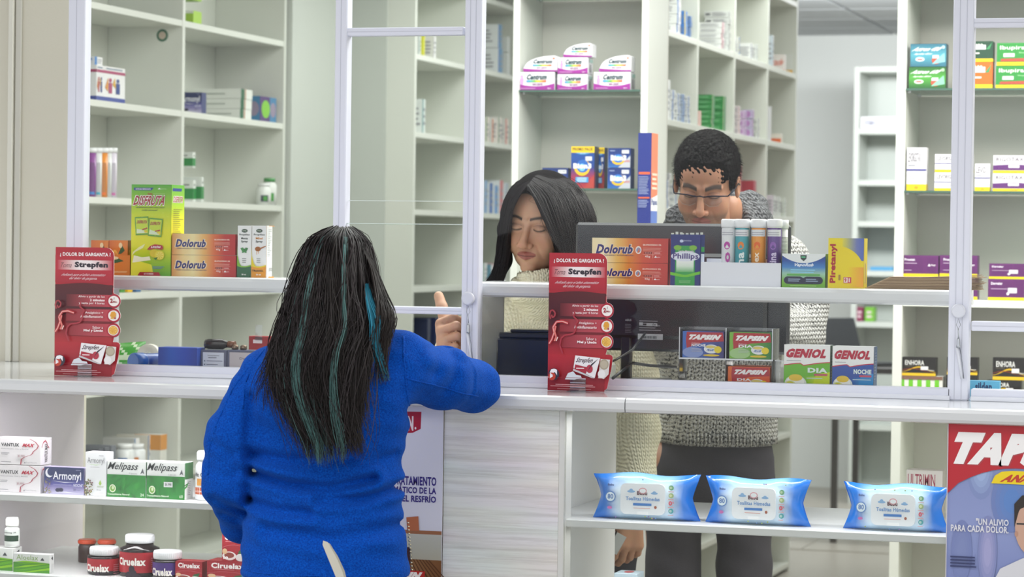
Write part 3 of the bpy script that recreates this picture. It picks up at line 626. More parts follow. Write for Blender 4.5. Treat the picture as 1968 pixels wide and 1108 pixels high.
def art_small(c, lines='8c8c94', bar=True, side=None, word=None):
    def a(fs):
        f = fs['F']
        if bar: f.bar(.06, .3, .26, .7, '50505a')
        if word: f.text(word, .35, .55, .92, .8, c, .03); f.lines(.35, .25, .9, .45, 3, lines, .35)
        else: f.lines(.35, .2, .92, .8, 4, lines, .35)
        r = fs['R']
        r.rect(0, 0, 1, 1, side or 'e8e8e8'); r.rect(.0, .0, .3, 1, c); r.lines(.36, .2, .95, .8, 3, lines, .4)
    return a
def art_tap(c1, c2, sub, t2='Caliente'):
    def a(fs):
        f = fs['F']; f.grad(0, 0, 1, 1, [c2, mix(c1, c2, .6), c1]); f.ell(.25, .2, .25, .2, mix(c2, 'ffffff', .2)); f.poly([(.1, .97), (.97, .97), (1, .64), (.5, .58), (.1, .36), (.08, .7)], 'b02430')
        f.text('TAPSIN', .14, .68, .9, .88, 'f4f0f0', .09, .12); f.text(t2, .22, .52, .42, .58, 'e8d8dc'); 
        if sub: f.text(sub, .22, .42, .56, .52, 'f0f0f4', .04)
        f.ell(.7, .34, .18, .17, 'e8eaec'); f.ell(.68, .42, .13, .06, 'c8c09c'); f.ell(.68, .42, .1, .045, 'e0cc6c'); f.ell(.86, .32, .09, .13, 'e8d028'); f.ell(.7, .1, .2, .04, 'e0c030'); f.text('PLUS', .6, .26, .76, .34, '3c6cb0', .04, .2); f.lines(.22, .22, .5, .36, 3, mix(c1, 'ffffff', .5), .3)
    return a
def art_geniol(c1, c2, word):
    def a(fs):
        f = fs['F']; f.rect(0, 0, 1, 1, 'f2f2f0'); 
        f.band(lambda u: .6 + .03 * math.sin(u * 5 - .5) if u < .4 else .58 + .08 * math.sin((u - .4) * 2.2), lambda u: 0, 'c41e3c'); f.band(lambda u: (.6 + .03 * math.sin(u * 5 - .5) if u < .4 else .58 + .08 * math.sin((u - .4) * 2.2)) - .02, lambda u: 0, c1)
        f.grad(.45, 0, 1, .35, [c1, c2, c2]); f.poly([(.6, .05), (1, .05), (1, .45), (.7, .4)], c2)
        f.text('GENIOL', .05, .73, .93, .92, 'b81838', .07, .08); f.lines(.06, .66, .4, .68, 1, '9c9ca4'); f.text(word, .52, .43, .95, .53, 'e4f0ec', .05); f.rect(.66, .37, .95, .41, 'c8506c'); f.lines(.5, .3, .95, .33, 1, 'c8e0e8')
        f.ell(.26, .2, .24, .17, 'dfe3df'); f.ell(.26, .24, .19, .13, 'f4f4f2'); f.ell(.26, .32, .15, .07, 'ecc840'); f.ell(.14, .16, .13, .1, 'd8e0a0'); f.ell(.14, .16, .1, .08, 'd4cc30'); f.poly([(.3, .1), (.45, .15), (.62, .12), (.6, .08), (.42, .06)], '7cc03c')
        r = fs['R']; r.rect(0, 0, 1, 1, mix(c2 if word == 'NOCHE' else c1, '202850', .75)); r.lines(.1, .3, .6, .9, 10, 'a0a0b8', .2)
    return a
def art_milk(fs):
    f = fs['F']; f.rect(0, 0, 1, 1, '1f2a74'); f.rect(.16, 0, .82, .78, '2f9c48'); f.grad(.2, .26, .78, .62, ['5cb060', 'd8e8d8', 'f2f4f4', 'f2f4f4'], False); f.poly([(.0, .26), (.5, .2), (1, .28), (1, .22), (.5, .15), (0, .2)], '6cc02c'); f.rect(.16, 0, .82, .16, '2ca044')
    f.ell(.5, .57, .48, .1, 'dfe4f0'); f.text('Phillips', .08, .49, .94, .63, '4c3c80', .03); f.text('Leche Magnesia', .28, .65, .78, .69, 'e4dce8', .03); f.ell(.24, .74, .13, .05, '7cb83c'); f.ell(.76, .74, .13, .05, '7cb83c'); f.text('genomma', .42, .85, .7, .89, 'b8c0e0'); f.ell(.37, .87, .06, .03, 'c8d4f0'); f.lines(.3, .04, .7, .1, 3, '8cd08c', .4, .1)
    r = fs['R']; r.rect(0, 0, 1, 1, '18225c'); r.rect(.1, .4, .9, .62, 'c0c8d8'); r.rect(.1, .66, .9, .76, '2c8c44')
def art_vapo(fs):
    f = fs['F']; f.grad(0, 0, 1, 1, ['6cae2c', '7cb83c', '9cc8b0', '3c80c4', '1a4a9c', '1c3c88'], False); f.band(lambda u: 1, lambda u: .72 + .22 * (2 * u - 1) ** 2, 'e8ecec'); f.poly([(.42, .96), (.57, .96), (.56, .85), (.5, .78), (.43, .85)], '283c34'); f.rect(.45, .88, .54, .92, '58c08c')
    f.text('VapoRub', .27, .6, .73, .72, 'e4ecf8', .05, .1); f.lines(.2, .42, .8, .55, 2, '8cd0ec', .5, .15); f.rect(.12, .35, .88, .4, '5cae50'); f.ell(.14, .21, .09, .11, '1c2240'); f.ell(.86, .21, .09, .11, '1c2240'); f.rect(.14, .1, .86, .32, '1c2240'); f.poly([(.42, .33), (.5, .28), (.58, .33)], '9cc8b0'); f.lines(.15, .16, .43, .27, 2, '8ca0b8'); f.lines(.56, .16, .86, .27, 2, '8ca0b8'); f.rect(.2, .03, .8, .06, '9ccc6c')
    fs['R'].rect(0, 0, 1, 1, '4c8c2c')
def art_pire(fs):
    f = fs['F']; f.rect(0, 0, 1, 1, 'ecd80c'); f.grad(.4, .55, 1, 1, ['e0d440', 'a8ac80', '6c78b4', '4c64b8']); pts = [(.0, .84)] + [(.25 + .75 * math.sin(a), .35 + .49 * math.cos(a)) for a in [i * .1571 for i in range(11)]]
    f.poly([(0.25, .84)] + pts[2:] + [(1, 0), (.25, 0)], 'ecd40c'); f.grad(.55, .02, 1, .42, ['ecd40c', 'ecb820', 'e89c30']); f.text('Piretanyl', .05, .1, .26, .88, 'b01c28', .05, 0, 90); f.rect(.44, .1, .66, .22, 'c83c50'); f.rect(.455, .11, .56, .21, 'f0e0d8'); f.text('9', .47, .12, .53, .2, 'c03040', .05); f.text('1', .59, .12, .62, .2, 'f4e8e0', .05); f.lines(.3, .1, .36, .32, 1, 'a8842c')
    fs['R'].rect(0, 0, 1, 1, 'd8c40c'); fs['R'].rect(.3, .1, .6, .5, 'a8903c')
def art_papen(fs):
    f = fs['F']; f.rect(0, 0, 1, 1, '1f2f80'); f.rect(.08, .595, .92, .62, 'd8603c'); f.lines(.08, .4, .9, .58, 12, 'a0acd0', .35, .3); f.rect(.08, .36, .92, .375, 'd8603c'); f.lines(.08, .27, .9, .35, 5, 'a0acd0', .35, .4)
    r = fs['R']; r.rect(0, 0, 1, 1, 'e07850'); r.rect(0, 0, 1, .24, '4c6cb8'); r.poly([(0, .24), (1, .24), (1, .4), (0, .36)], 'e8e8ec'); r.text('Papen', .08, .28, .95, .36, '384a88', .04); r.lines(.1, .44, .9, .62, 4, 'f8d0b8', .5)
# ================================================================== front display shelf, left
Y1 = 5.79
def tray_open(x0, x1, ytop, zb, Y, depth, col, label, art=None, name='display_tray', group=None):
    A = atY(x0, ytop, Y); B = atY(x1, ytop, Y); w_ = B.x - A.x; h = A.z - zb; m = MB(); t = .0015
    m.box(-w_ / 2, w_ / 2, 0, t, 0, h, col, 'card'); m.box(-w_ / 2, w_ / 2, depth - t, depth, 0, h * 1.15, col, 'card')
    m.box(-w_ / 2, -w_ / 2 + t, t, depth - t, 0, h, col, 'card'); m.box(w_ / 2 - t, w_ / 2, t, depth - t, 0, h, col, 'card'); m.box(-w_ / 2 + t, w_ / 2 - t, t, depth - t, 0, t, col, 'card')
    o = m.build(name, None, ((A.x + B.x) / 2, Y, zb)); tag(o, label, 'tray', group)
    if art:
        p = MB(); art(faces(p, w_, depth, h)); p.build('printed_artwork', o)
    return o
zsl = ZS
tray_open(173, 250, 489, zsl, Y1 + .01, .06, 'd8701e', 'orange cardboard tray behind the left red standee', art_orange)
carton('orange effervescent box standing in the orange tray, left one', 175, 209, 461, zsl + .0016, Y1 + .02, .028, 'd87a28', art_orange, group=None)
carton('orange effervescent box standing in the orange tray, next to the tall green box', 210, 246, 461, zsl + .0016, Y1 + .02, .028, 'dc8a30', art_orange)
carton('tall green and yellow lemon antacid powder box', 253, 330, 354, zsl, Y1, .075, '7cb828', art_fruit)
CL_ = ['d8924c', 'ecd090', 'f2e2a8', 'e8b468', 'd86834', 'bc2a26', 'b41c20']
c_a = carton('cream to red ointment box, lower of two beside the lemon box', 330, 454, 490, zsl, Y1, .042, 'b82420', art_rub(CL_))
zt = atY(392, 490, Y1).z
carton('cream to red ointment box, upper of two beside the lemon box', 331, 453, 449, zt + .0005, Y1, .042, 'b82420', art_rub(CL_))
carton('slim white throat spray box with green mint leaf', 457, 484, 433, zsl, Y1, .034, 'eceeea', art_spray('Menta', '7ab42c', '1f5c3a', 'leaf'))
carton('slim white throat spray box with honey dipper and yellow base', 484.5, 513, 433, zsl, Y1, .034, 'e8a81c', art_spray('Miel', 'e0cc1c', 'dc921c', 'honey', True))
# ------------------------------------------------------------------ items on the counter behind the glass, left
Yc = 5.95
pb = atY(240, 700, Yc)
def pouch(px0, px1, pyt, Y, label, c1, c2):
    A = atY(px0, pyt, Y); B = atY(px1, pyt, Y); w_ = B.x - A.x; h = A.z - ZC; m = MB(); n = 10
    for s_ in (-1, 1):
        b = len(m.v)
        for j in range(n + 1):
            for i in range(n + 1):
                u, v = i / n, j / n; d = .018 * (math.sin(math.pi * u) * math.sin(math.pi * v)) ** .5
                m.v.append((w_ * (u - .5), s_ * d + .04 * v, h * v * (1 - .12 * (1 - u))))
        for j in range(n):
            for i in range(n):
                k = b + j * (n + 1) + i; q = (k, k + 1, k + n + 2, k + n + 1); m.face(q if s_ < 0 else q[::-1], c2 if (j in (3, 4) or (i + j) % 5 == 0) else c1, 'film', True)
    o = m.build('pouch', None, ((A.x + B.x) / 2, Y, ZC + .0005)); tag(o, label, 'pouch')
pouch(206, 268, 655, 6.04, 'green and white foil pouch standing behind the blue canister', '3c8c34', 'b8c8a8')
# tape roll dispenser
m = MB(); A = atY(272, 690, 6.0)
m.lathe(0, .032, [(.012, -.01), (.030, -.01), (.030, .01), (.012, .01)], 'c8c6b8', 'plastic', 24, cap=False, axis='y'); m.lathe(0, .032, [(.0121, .01), (.0121, -.01)], '8c8a80', 'plastic', 24, cap=False, axis='y')
m.box(-.034, .034, -.012, .012, .0005, .004, 'd0d0c8', 'acrylic'); o = m.build('tape_roll', None, (A.x + .012, 6.02, ZC)); tag(o, 'clear adhesive tape roll behind the blue canister', 'tape')
# lying blue canister
m = MB(); r_ = atY(255, 676, 5.9).z - ZC; r_ = r_ / 2
m.lathe(0, 0, [(r_ * .9, -.012), (r_, -.009), (r_, .018), (r_ * .93, .02), (r_ * .9, .022), (r_ * .9, .105), (r_ * .8, .108)], ['3c72c0', '3468b8', '2c5cac', '5478b0', '3456a0', '3456a0'], 'plastic', 28, axis='y')
A = atY(256, 690, 5.84); o = m.build('canister', None, (A.x, 5.86, ZC + r_ + .0005), rotz=-.42); tag(o, 'blue plastic canister lying on its side beside the blue carton', 'canister')
carton('plain glossy blue open carton on the counter behind the glass', 304, 379, 667, ZC + .0005, 5.86, .05, '2c50b4', lambda fs: fs['F'].grad(0, 0, 1, 1, ['2448a8', '2c62c8', '2850bc', '24409c']))
def leaflet(x0, x1, label, pat):
    A = atY(x0, 672, 5.88); B = atY(x1, 672, 5.88); w_ = B.x - A.x; h = A.z - ZC; m = MB()
    m.box(-w_ / 2, w_ / 2, .002, .045, .0003, h, '585c74', 'card', ch=.001); f = Face(m, (-w_ / 2, .002, .0003), (w_, 0, 0), (0, 0, h))
    f.rect(.09, .1, .9, .92, 'cdd2e0'); f.rect(.09, .9, .9, .92, '2c3048'); pat(f); o = m.build('leaflet_box', None, ((A.x + B.x) / 2, 5.88, ZC + .0003)); tag(o, label, 'box')
def pt1(f):
    f.text('Recomendaciones', .28, .74, .72, .79, '505468', .02); f.lines(.3, .64, .7, .7, 1, '505468')
    for k in range(3): f.rect(.14, .5 - .15 * k, .19, .55 - .15 * k, '50607c'); f.lines(.24, .5 - .15 * k, .86, .56 - .15 * k, 1, '70748c', .5, .4)
    f.lines(.24, .15, .86, .2, 1, '70748c')
def pt2(f): f.rect(.09, .1, .9, .9, 'b8b0b4'); f.text('Dorm', .45, .6, .85, .7, '6c6470', .03); f.poly([(.1, .3), (.6, .12), (.1, .14)], '8c8490')
leaflet(385, 435, 'grey box with a white checklist leaflet, left one', pt1); leaflet(436, 490, 'grey box with a mauve leaflet beside the sleeve', pt2)
# dark glass bottle lying on the leaflet boxes
zt = atY(410, 672, 5.88).z; A = atY(392, 670, 5.9); B = atY(437, 670, 5.9)
m = MB(); L_ = B.x - A.x; m.lathe(0, 0, [(.004, 0), (.011, .002), (.0125, .01), (.0125, L_ * .78), (.009, L_ * .88), (.0075, L_)], '14100e', 'dark_syrup', 20, axis='x')
m.lathe(0, 0, [(.0085, L_ + .0003), (.0085, L_ + .018)], '6c3c18', 'plastic', 16, axis='x')
o = m.build('glass_bottle', None, (A.x, 5.905, zt + .0132)); tag(o, 'small dark glass bottle lying on the grey leaflet boxes', 'bottle')
for k in range(2):
    m = MB(); m.lathe(0, 0, [(.006, 0), (.0085, .002), (.0085, .009), (.005, .012), (.001, .0125)], '7a6858', 'metal', 14)
    o = m.build('bottle_cap', None, (atY(452 + 16 * k, 668, 5.9).x, 5.9, zt + .0008)); tag(o, 'shiny metal cap on the grey leaflet boxes, %s' % ('left of two' if k == 0 else 'right one next to the hair'), 'cap')
A = atY(478, 645, 6.02); m = MB(); m.box(-.03, .03, 0, .03, .0003, A.z - ZC, 'a02a2c', 'card', ch=.001); m.box(-.012, .006, -.002, -.0005, A.z - ZC - .01, A.z - ZC + .028, 'e8e8ec', 'acrylic')
fq = Face(m, (-.03, 0, 0), (.06, 0, 0), (0, 0, A.z - ZC)); fq.rect(.2, .8, .6, .9, 'e8d8d8'); o = m.build('medicine_box', None, (A.x + .03, 6.02, ZC)); tag(o, 'red box with a clear plastic tag behind the shoulder', 'box')
# ------------------------------------------------------------------ lower display shelf, left
Y2 = 5.50; C = carton
C('white capsule box with red ribbon curve, lower of two at far left', -14, 78, 893, ZL, Y2, .055, 'e6e2e4', art_vantux)
zt = atY(40, 893, Y2).z
C('white capsule box with red ribbon curve, upper of two at far left', -12, 79, 841, zt + .0003, Y2, .055, 'e6e2e4', art_vantux)
C('dark blue night sleeping aid box with crescent moon', 85, 162, 897, ZL, Y2, .03, 'b0a8cc', art_night)
C('tall white drops box with flower sprigs between blue and green boxes', 164, 205, 868, ZL, Y2, .038, 'e8eaec', art_day)
C('green and white leaf calming capsules box without price sticker', 206, 281, 885, ZL, Y2, .045, 'ecefec', art_leaf('24', False))
C('green and white leaf calming capsules box with price sticker', 282, 356, 887, ZL, Y2, .045, 'ecefec', art_leaf('60', True))
def bottle(label, cx, pytop, zb, Y, rad, capc, bodyc, labc=None, caph=.24, name='pill_bottle', labfun=None, neck=.72, mat='plastic', lab=(.1, .6), group=None):
    A = atY(cx, pytop, Y); h = A.z - zb; r = rad; m = MB(); zc = h * (1 - caph)
    m.lathe(0, 0, [(r * .93, 0.0), (r, .002), (r, zc * .82), (r * .93, zc * .9), (r * neck, zc * .97), (r * neck, zc)], bodyc, mat, 28)
    o = m.build(name, None, (A.x, Y + r, zb + .0003)); tag(o, label, 'bottle', group)
    q = MB(); rc = r * (neck + .12); q.lathe(0, 0, [(rc, zc + .0005), (rc * 1.02, zc + .003), (rc, h - .003), (rc * .9, h)], capc, 'plastic', 28)
    for i in range(28):
        a = 6.2832 * i / 28; x, y = rc * math.cos(a), rc * math.sin(a); q.box(x - .0006, x + .0006, y - .0006, y + .0006, zc + .003, h - .004, capc, 'plastic')
    q.build('cap', o)
    if labc:
        q = MB(); q.lathe(0, 0, [(r + .0003, h * lab[0]), (r + .0003, h * lab[1])], labc, 'print', 28, cap=False)
        if labfun: labfun(q, r, h)
        q.build('printed_label', o)
    return o
def curve_text(q, s, r, z0, z1, a0, a1, c, bold=0):
    """text wrapped on a cylinder, angles in degrees measured from the camera-side (-y), left to right"""
    v, f = txt_geo(s, bold); pts = []
    for x, y in v:
        a = math.radians(a0 + (a1 - a0) * x - 90); pts.append((r * math.cos(a), r * math.sin(a), z0 + (z1 - z0) * y))
    q.add(pts, f, c, 'print')
def curve_rect(q, r, z0, z1, a0, a1, c, n=8):
    b = len(q.v)
    for i in range(n + 1):
        a = math.radians(a0 + (a1 - a0) * i / n - 90)
        for z in (z0, z1): q.v.append((r * math.cos(a), r * math.sin(a), z))
    for i in range(n): q.face((b + 2 * i, b + 2 * i + 2, b + 2 * i + 3, b + 2 * i + 1), c, 'print')
def lf_vit(q, r, h): curve_rect(q, r + .0006, h * .12, h * .26, -80, 80, 'd0602c'); curve_text(q, '60 COMPR', r + .001, h * .16, h * .2, -45, 20, 'f8e8e0', .02); curve_text(q, 'Vit C', r + .001, h * .48, h * .56, -50, 10, '3c4048', .02); curve_rect(q, r + .0006, h * .3, h * .44, -30, 0, 'e8a040')
bottle('white vitamin bottle with orange label beside the blue sleeve', 388, 867, ZL, Y2 + .005, .024, 'eceef0', 'eef0f2', 'f0f0f0', .2, labfun=lf_vit)
# ------------------------------------------------------------------ bottom shelf, left
ZB = .655
C('white and green aloe capsule box at the far left edge', -50, 25, 1051, ZB, Y2, .045, 'e8eae8', art_aloe)
C('white and green aloe capsule box right of the pill bottle', 26, 96, 1063, ZB, Y2 - .012, .022, 'e8eae8', art_aloe)
zt = atY(0, 1051, Y2).z
def lf_f(q, r, h): curve_rect(q, r + .0006, h * .2, h * .4, -80, 80, '2a4434'); curve_text(q, 'Fenokomp 39', r + .001, h * .46, h * .53, -60, 55, '3a4440', .03); 
bottle('small white pill bottle on top of the aloe box', 17, 995, zt + .0002, Y2 + .004, .0175, 'e8e8e4', 'eceeec', 'dfe4e0', .3, labfun=lf_f)
def jar(label, px0, px1, pytop, capw, labc, word, Y):
    A = atY(px0, pytop, Y); B = atY(px1, pytop, Y); R = (B.x - A.x) / 2; h = atY((px0 + px1) / 2, pytop, Y).z - ZB; rc = R * capw; ch = .019
    m = MB(); m.lathe(0, 0, [(R * .92, 0), (R, .004), (R, h * .62), (R * .985, h * .68), (rc * 1.0, h - ch - .006), (rc * .96, h - ch)], '140c0c', 'dark_syrup', 32)
    o = m.build('jar', None, ((A.x + B.x) / 2, Y + R, ZB + .0002)); tag(o, label, 'jar', 'dark syrup jars')
    q = MB(); q.lathe(0, 0, [(rc, h - ch + .0004), (rc * 1.03, h - ch + .002), (rc * 1.03, h - .003), (rc * .99, h), (rc * .9, h + .0004)], 'e6e8ea', 'plastic', 40); 
    for i in range(44): a = 6.2832 * i / 44; x, y = rc * 1.03 * math.cos(a), rc * 1.03 * math.sin(a); q.box(x - .0005, x + .0005, y - .0005, y + .0005, h - ch + .004, h - .004, 'dfe1e4', 'plastic')
    q.build('lid', o)
    q = MB(); zl0, zl1 = .01, h * .6; q.lathe(0, 0, [(R + .0003, zl0), (R + .0003, zl1)], labc, 'print', 36, cap=False); curve_text(q, word, R + .001, zl1 - .03, zl1 - .012, -48, 42, 'f4eee8', .045)
    for k in range(6): curve_rect(q, R + .0008, zl1 - .014 - k * .005, zl1 - .0125 - k * .005, 58, 85, 'c88088' if labc[0] == 'a' else '9c88c0')
    for cx_, cz in ((-8, .0), (8, .004), (2, .014), (20, -.004)):
        pts = [(math.cos(math.radians(cx_ + 9 * math.cos(t) - 90)) * (R + .001), math.sin(math.radians(cx_ + 9 * math.cos(t) - 90)) * (R + .001), zl1 - .052 + cz + .009 * math.sin(t)) for t in [i * .6283 for i in range(10)]]
        q.add(pts, [tuple(range(10))], '2c1c2c', 'print')
    q.build('printed_label', o); return o
jar('dark jar with red label and white lid, left and smaller one', 157, 216, 1053, .84, 'a8202c', 'Ciruelax', Y2)
jar('largest dark jar with red label and white lid', 217, 288, 1030, .70, 'a8202c', 'Ciruelax', Y2)
jar('dark jar with purple label and white lid', 284, 337, 1060, .92, '482c78', 'Ciruelax', Y2 - .008)
for px, lb in ((160, 'orange-capped jar half hidden behind the small red-label jar, left'), (198, 'orange-capped jar behind the gap between the two red-label jars')):
    bottle(lb, px, 1037, ZB, Y2 + .2, .021, 'e8562c', '3c2420', None, .2, name='jar', neck=.9)
C('low red plum tea box beside the purple-label jar', 337, 389, 1078, ZB, Y2, .04, '981624', art_plum)
C('large red plum tea box under the small red box', 398, 476, 1078, ZB, Y2, .06, '981624', art_plum)
zt = atY(437, 1083, Y2).z
C('small red plum tea box standing on the large red one', 427, 475, 1017, atY(437, 1078, Y2).z + .0005, Y2 + .008, .03, '981624', art_plum)
# ------------------------------------------------------------------ front display shelf, right
CR_ = ['f0e4b4', 'f4ecc0', 'ecc46c', 'dc8434', 'd05434', 'c84038', 'c43c34']
C('cream to red ointment box, lower of two behind the right standee', 1137, 1284, 505, zsl, Y1, .042, 'bc3c30', art_rub(CR_, True))
zt = atY(1210, 505, Y1).z
C('cream to red ointment box, upper of two behind the right standee', 1138, 1285, 457, zt + .0005, Y1, .042, 'bc3c30', art_rub(CR_, True))
o = C('dark blue and green milk of magnesia carton with torn top', 1289, 1347, 450, zsl, Y1 - .015, .04, '1c2868', art_milk)
m = MB(); A = atY(1289, 450, Y1 - .015); B = atY(1347, 450, Y1 - .015); hh = atY(1318, 450, Y1).z - zsl
for i in range(9): x = (A.x - B.x) / 2 * .9 + (B.x - A.x) * .9 * i / 8; m.box(x - .003, x + .003, .002 + .03 * (i % 3) / 3, .004 + .03 * (i % 3) / 3, hh - .001, hh + random.uniform(.002, .006), 'd8dccc', 'card')
m.build('torn_flap', o)
o = tray_open(1347, 1501, 503, zsl, Y1 - .02, .06, 'e4e6ee', 'low plain white cardboard tray holding the vitamin tubes')
TW = [('e0e2e4', 'b0409c', 'cio', 'white and pink', 1387, 1410, 'ffffff'), ('3c9ca8', 'e08030', 'nina', 'teal', 1413, 1437, 'e4f0f0'), ('e0922c', 'e06420', 'mplex', 'orange', 1444, 1469, 'f8e8d0'), ('5c3c88', '8c5cb0', 'Biotina', 'purple', 1475, 1499, 'd8ccec')]
for (c, c2, word, nm, p0, p1, tc) in TW:
    A = atY(p0, 422, Y1 + .0); B = atY(p1, 422, Y1 + .0); r = (B.x - A.x) / 2 * 1.12; h = A.z - zsl; m = MB(); 
    m.lathe(0, 0, [(r, 0), (r, h * .86), (r * .97, h * .865)], c, 'plastic', 24)
    o = m.build('vitamin_tube', None, ((A.x + B.x) / 2, Y1 + .012, zsl + .0018)); tag(o, nm + ' effervescent vitamin tube with white cap in the white tray', 'tube', 'effervescent tubes in the white tray')
    q = MB(); q.lathe(0, 0, [(r * 1.06, h * .866), (r * 1.12, h * .9), (r * 1.12, h * .98), (r, h)], 'eceef0', 'plastic', 24); q.build('cap', o)
    q = MB(); curve_rect(q, r + .0004, h * .74, h * .84, -70, 70, 'e0e2e6'); 
    for kk in (.76, .79): curve_rect(q, r + .0007, h * kk, h * (kk + .01), -50, 50, '9c9ca8')
    a_ = [(math.radians(-90 + 26 * math.cos(t)), h * .6 + .009 * math.sin(t)) for t in [i * .5236 for i in range(12)]]
    q.add([((r + .0006) * math.cos(x), (r + .0006) * math.sin(x), z) for x, z in a_], [tuple(range(12))], c2, 'print')
    v, f = txt_geo(word, .03); q.add([((r + .001) * math.cos(math.radians(-90 - 28 + 56 * (1 - y))), (r + .001) * math.sin(math.radians(-90 - 28 + 56 * (1 - y))), h * .14 + h * .36 * x) for x, y in v], f, tc if nm[0] != 'w' else 'b0409c', 'print')
    q.build('printed_label', o)
for p, k in ((1425, 'teal'), (1457, 'orange'), (1505, 'purple')):
    A = atY(p, 424, Y1 + .035); m = MB(); r = .0115; h = A.z - zsl
    m.lathe(0, 0, [(r, 0), (r, h * .87)], 'd8dcd4', 'plastic', 20)
    for i in range(34): m.lathe(0, 0, [(r + .0004, h * .02 * i + .01), (r + .0004, h * .02 * i + .0115)], '9ca098', 'print', 20, cap=False)
    m.lathe(0, 0, [(r * 1.1, h * .871), (r * 1.1, h)], 'e8eaec', 'plastic', 20); o = m.build('vitamin_tube', None, (A.x, Y1 + .036, zsl + .0018)); tag(o, 'white lined effervescent tube in the back row beside the %s tube' % k, 'tube', 'effervescent tubes in the white tray')
C('blue and green vapour ointment box with white top', 1503, 1587, 487, zsl, Y1 - .02, .05, '4c8c3c', art_vapo)
C('upright yellow painkiller box with red vertical lettering', 1592, 1661, 457, zsl, Y1 - .02, .045, 'e0cc0c', art_pire)
# stack of kraft paper bags
A = atY(1664, 548, Y1); B = atY(1880, 548, Y1)
m = MB(); n = 14
for i in range(n):
    z0 = zsl + .0003 + .0019 * i; m.v; x1 = B.x + random.uniform(-.006, .006)
    k = 9; b = len(m.v)
    for j in range(k):
        u = j / (k - 1); lift = max(0, u - .25) ** 1.6 * .012 * (i / n); x = A.x + .004 * i * (1 - u) + (x1 - A.x) * u
        for (yy, zz) in ((Y1 - .01, 0), (Y1 + .11, 0), (Y1 + .11, .0015), (Y1 - .01, .0015)): m.v.append((x - A.x, yy - Y1, z0 + lift + zz - zsl))
    c = random.choice(('9c8468', '8c745c', 'a48c70'))
    for j in range(k - 1):
        p = b + 4 * j
        for a_, c_ in ((0, 1), (1, 2), (2, 3), (3, 0)): m.face((p + a_, p + c_, p + 4 + c_, p + 4 + a_)[::-1], c, 'matte')
    m.face((b, b + 1, b + 2, b + 3), c, 'matte'); m.face((b + 4 * k - 4, b + 4 * k - 3, b + 4 * k - 2, b + 4 * k - 1)[::-1], c, 'matte')
o = m.build('paper_bags', None, (A.x, Y1, zsl)); tag(o, 'flat stack of brown kraft paper bags on the right display shelf', 'paper bags', kind='stuff')
# ------------------------------------------------------------------ counter level, right
YM = 6.04
mo = empty('computer_monitor', (atY(1312, 560, YM).x, YM, ZC)); tag(mo, 'wide black computer monitor seen from behind on the counter', 'monitor')
A = atY(1106, 427, YM); B = atY(1519, 430, YM); zb0 = atY(1300, 676, YM).z; ztm = atY(1312, 429, YM).z
m = MB(); m.box(A.x, B.x, YM, YM + .02, zb0, ztm, '25282d', 'plastic', ch=.006); m.box(A.x + .05, B.x - .05, YM - .018, YM, zb0 + .03, ztm - .07, '202328', 'plastic', ch=.012); part(m, 'housing', mo)
m = MB(); m.box(A.x + .006, B.x - .006, YM + .0202, YM + .022, zb0 + .012, ztm - .006, '15181c', 'plastic'); part(m, 'screen', mo)
xs_ = atY(1204, 690, YM).x
m = MB(); m.box(xs_ - .012, xs_ + .012, YM - .012, YM + .012, ZC + .008, zb0 + .06, '22262a', 'plastic', ch=.003); m.box(xs_ - .09, xs_ + .09, YM - .05, YM + .09, ZC + .0003, ZC + .008, '26292e', 'plastic', ch=.002); part(m, 'stand', mo)
yy = YM - .0185; L0, L1 = atY(1198, 640, yy), atY(1286, 640, yy); m = MB(); fz = Face(m, (A.x, yy, zb0), (B.x - A.x, 0, 0), (0, 0, ztm - zb0))
def mu(px): return (atY(px, 640, yy).x - A.x) / (B.x - A.x)
def mv(py): return (atY(1240, py, yy).z - zb0) / (ztm - zb0)
fz.rect(mu(1226), mv(652), mu(1274), mv(641), 'c4c8cc'); fz.bar(mu(1235), mv(650), mu(1263), mv(645), '30343a'); fz.lines(mu(1229), mv(636), mu(1272), mv(614), 5, '9ca0a6', .3, .4); fz.text('CE', mu(1256), mv(626), mu(1264), mv(621), 'c8ccd0', .04); fz.rect(mu(1229), mv(624), mu(1236), mv(619), 'b8bcc0'); fz.rect(mu(1243), mv(626), mu(1255), mv(620), 'b0b4b8')
fz.text('ASUS', mu(1202), mv(617), mu(1214), mv(613), 'b0b4b8', .03); fz.lines(mu(1202), mv(640), mu(1215), mv(622), 6, '7c8086', .3, .2); fz.rect(mu(1287), mv(625), mu(1330), mv(612), '1c2024')
part(m, 'printed_sticker', mo)
m = MB(); m.tube([cpt(1164, 700, 6.0), cpt(1185, 690, 6.08), cpt(1215, 672, 6.1), cpt(1240, 640, 6.16)], .0028, '1c1e20'); m.v = m.v
m.tube([atZ(1178, 726, ZC + .04) + Vector((0, .0, 0)), cpt(1215, 697, 6.1), cpt(1250, 702, 6.12), cpt(1300, 705, 6.14)], .0035, '202224'); part(m, 'cable', mo)
# small white printer behind the right standee
A = atY(1150, 690, 6.0); m = MB(); m.box(-.05, .04, 0, .07, 0.0005, .05, 'd8dcd0', 'plastic', ch=.006); m.lathe(.012, .028, [(.014, -.0015), (.014, .0002)], '3c444c', 'plastic', 20, axis='y')
o = m.build('card_reader', None, (A.x + .012, 5.90, ZC)); tag(o, 'small white device with dark oval window behind the right standee', 'device')
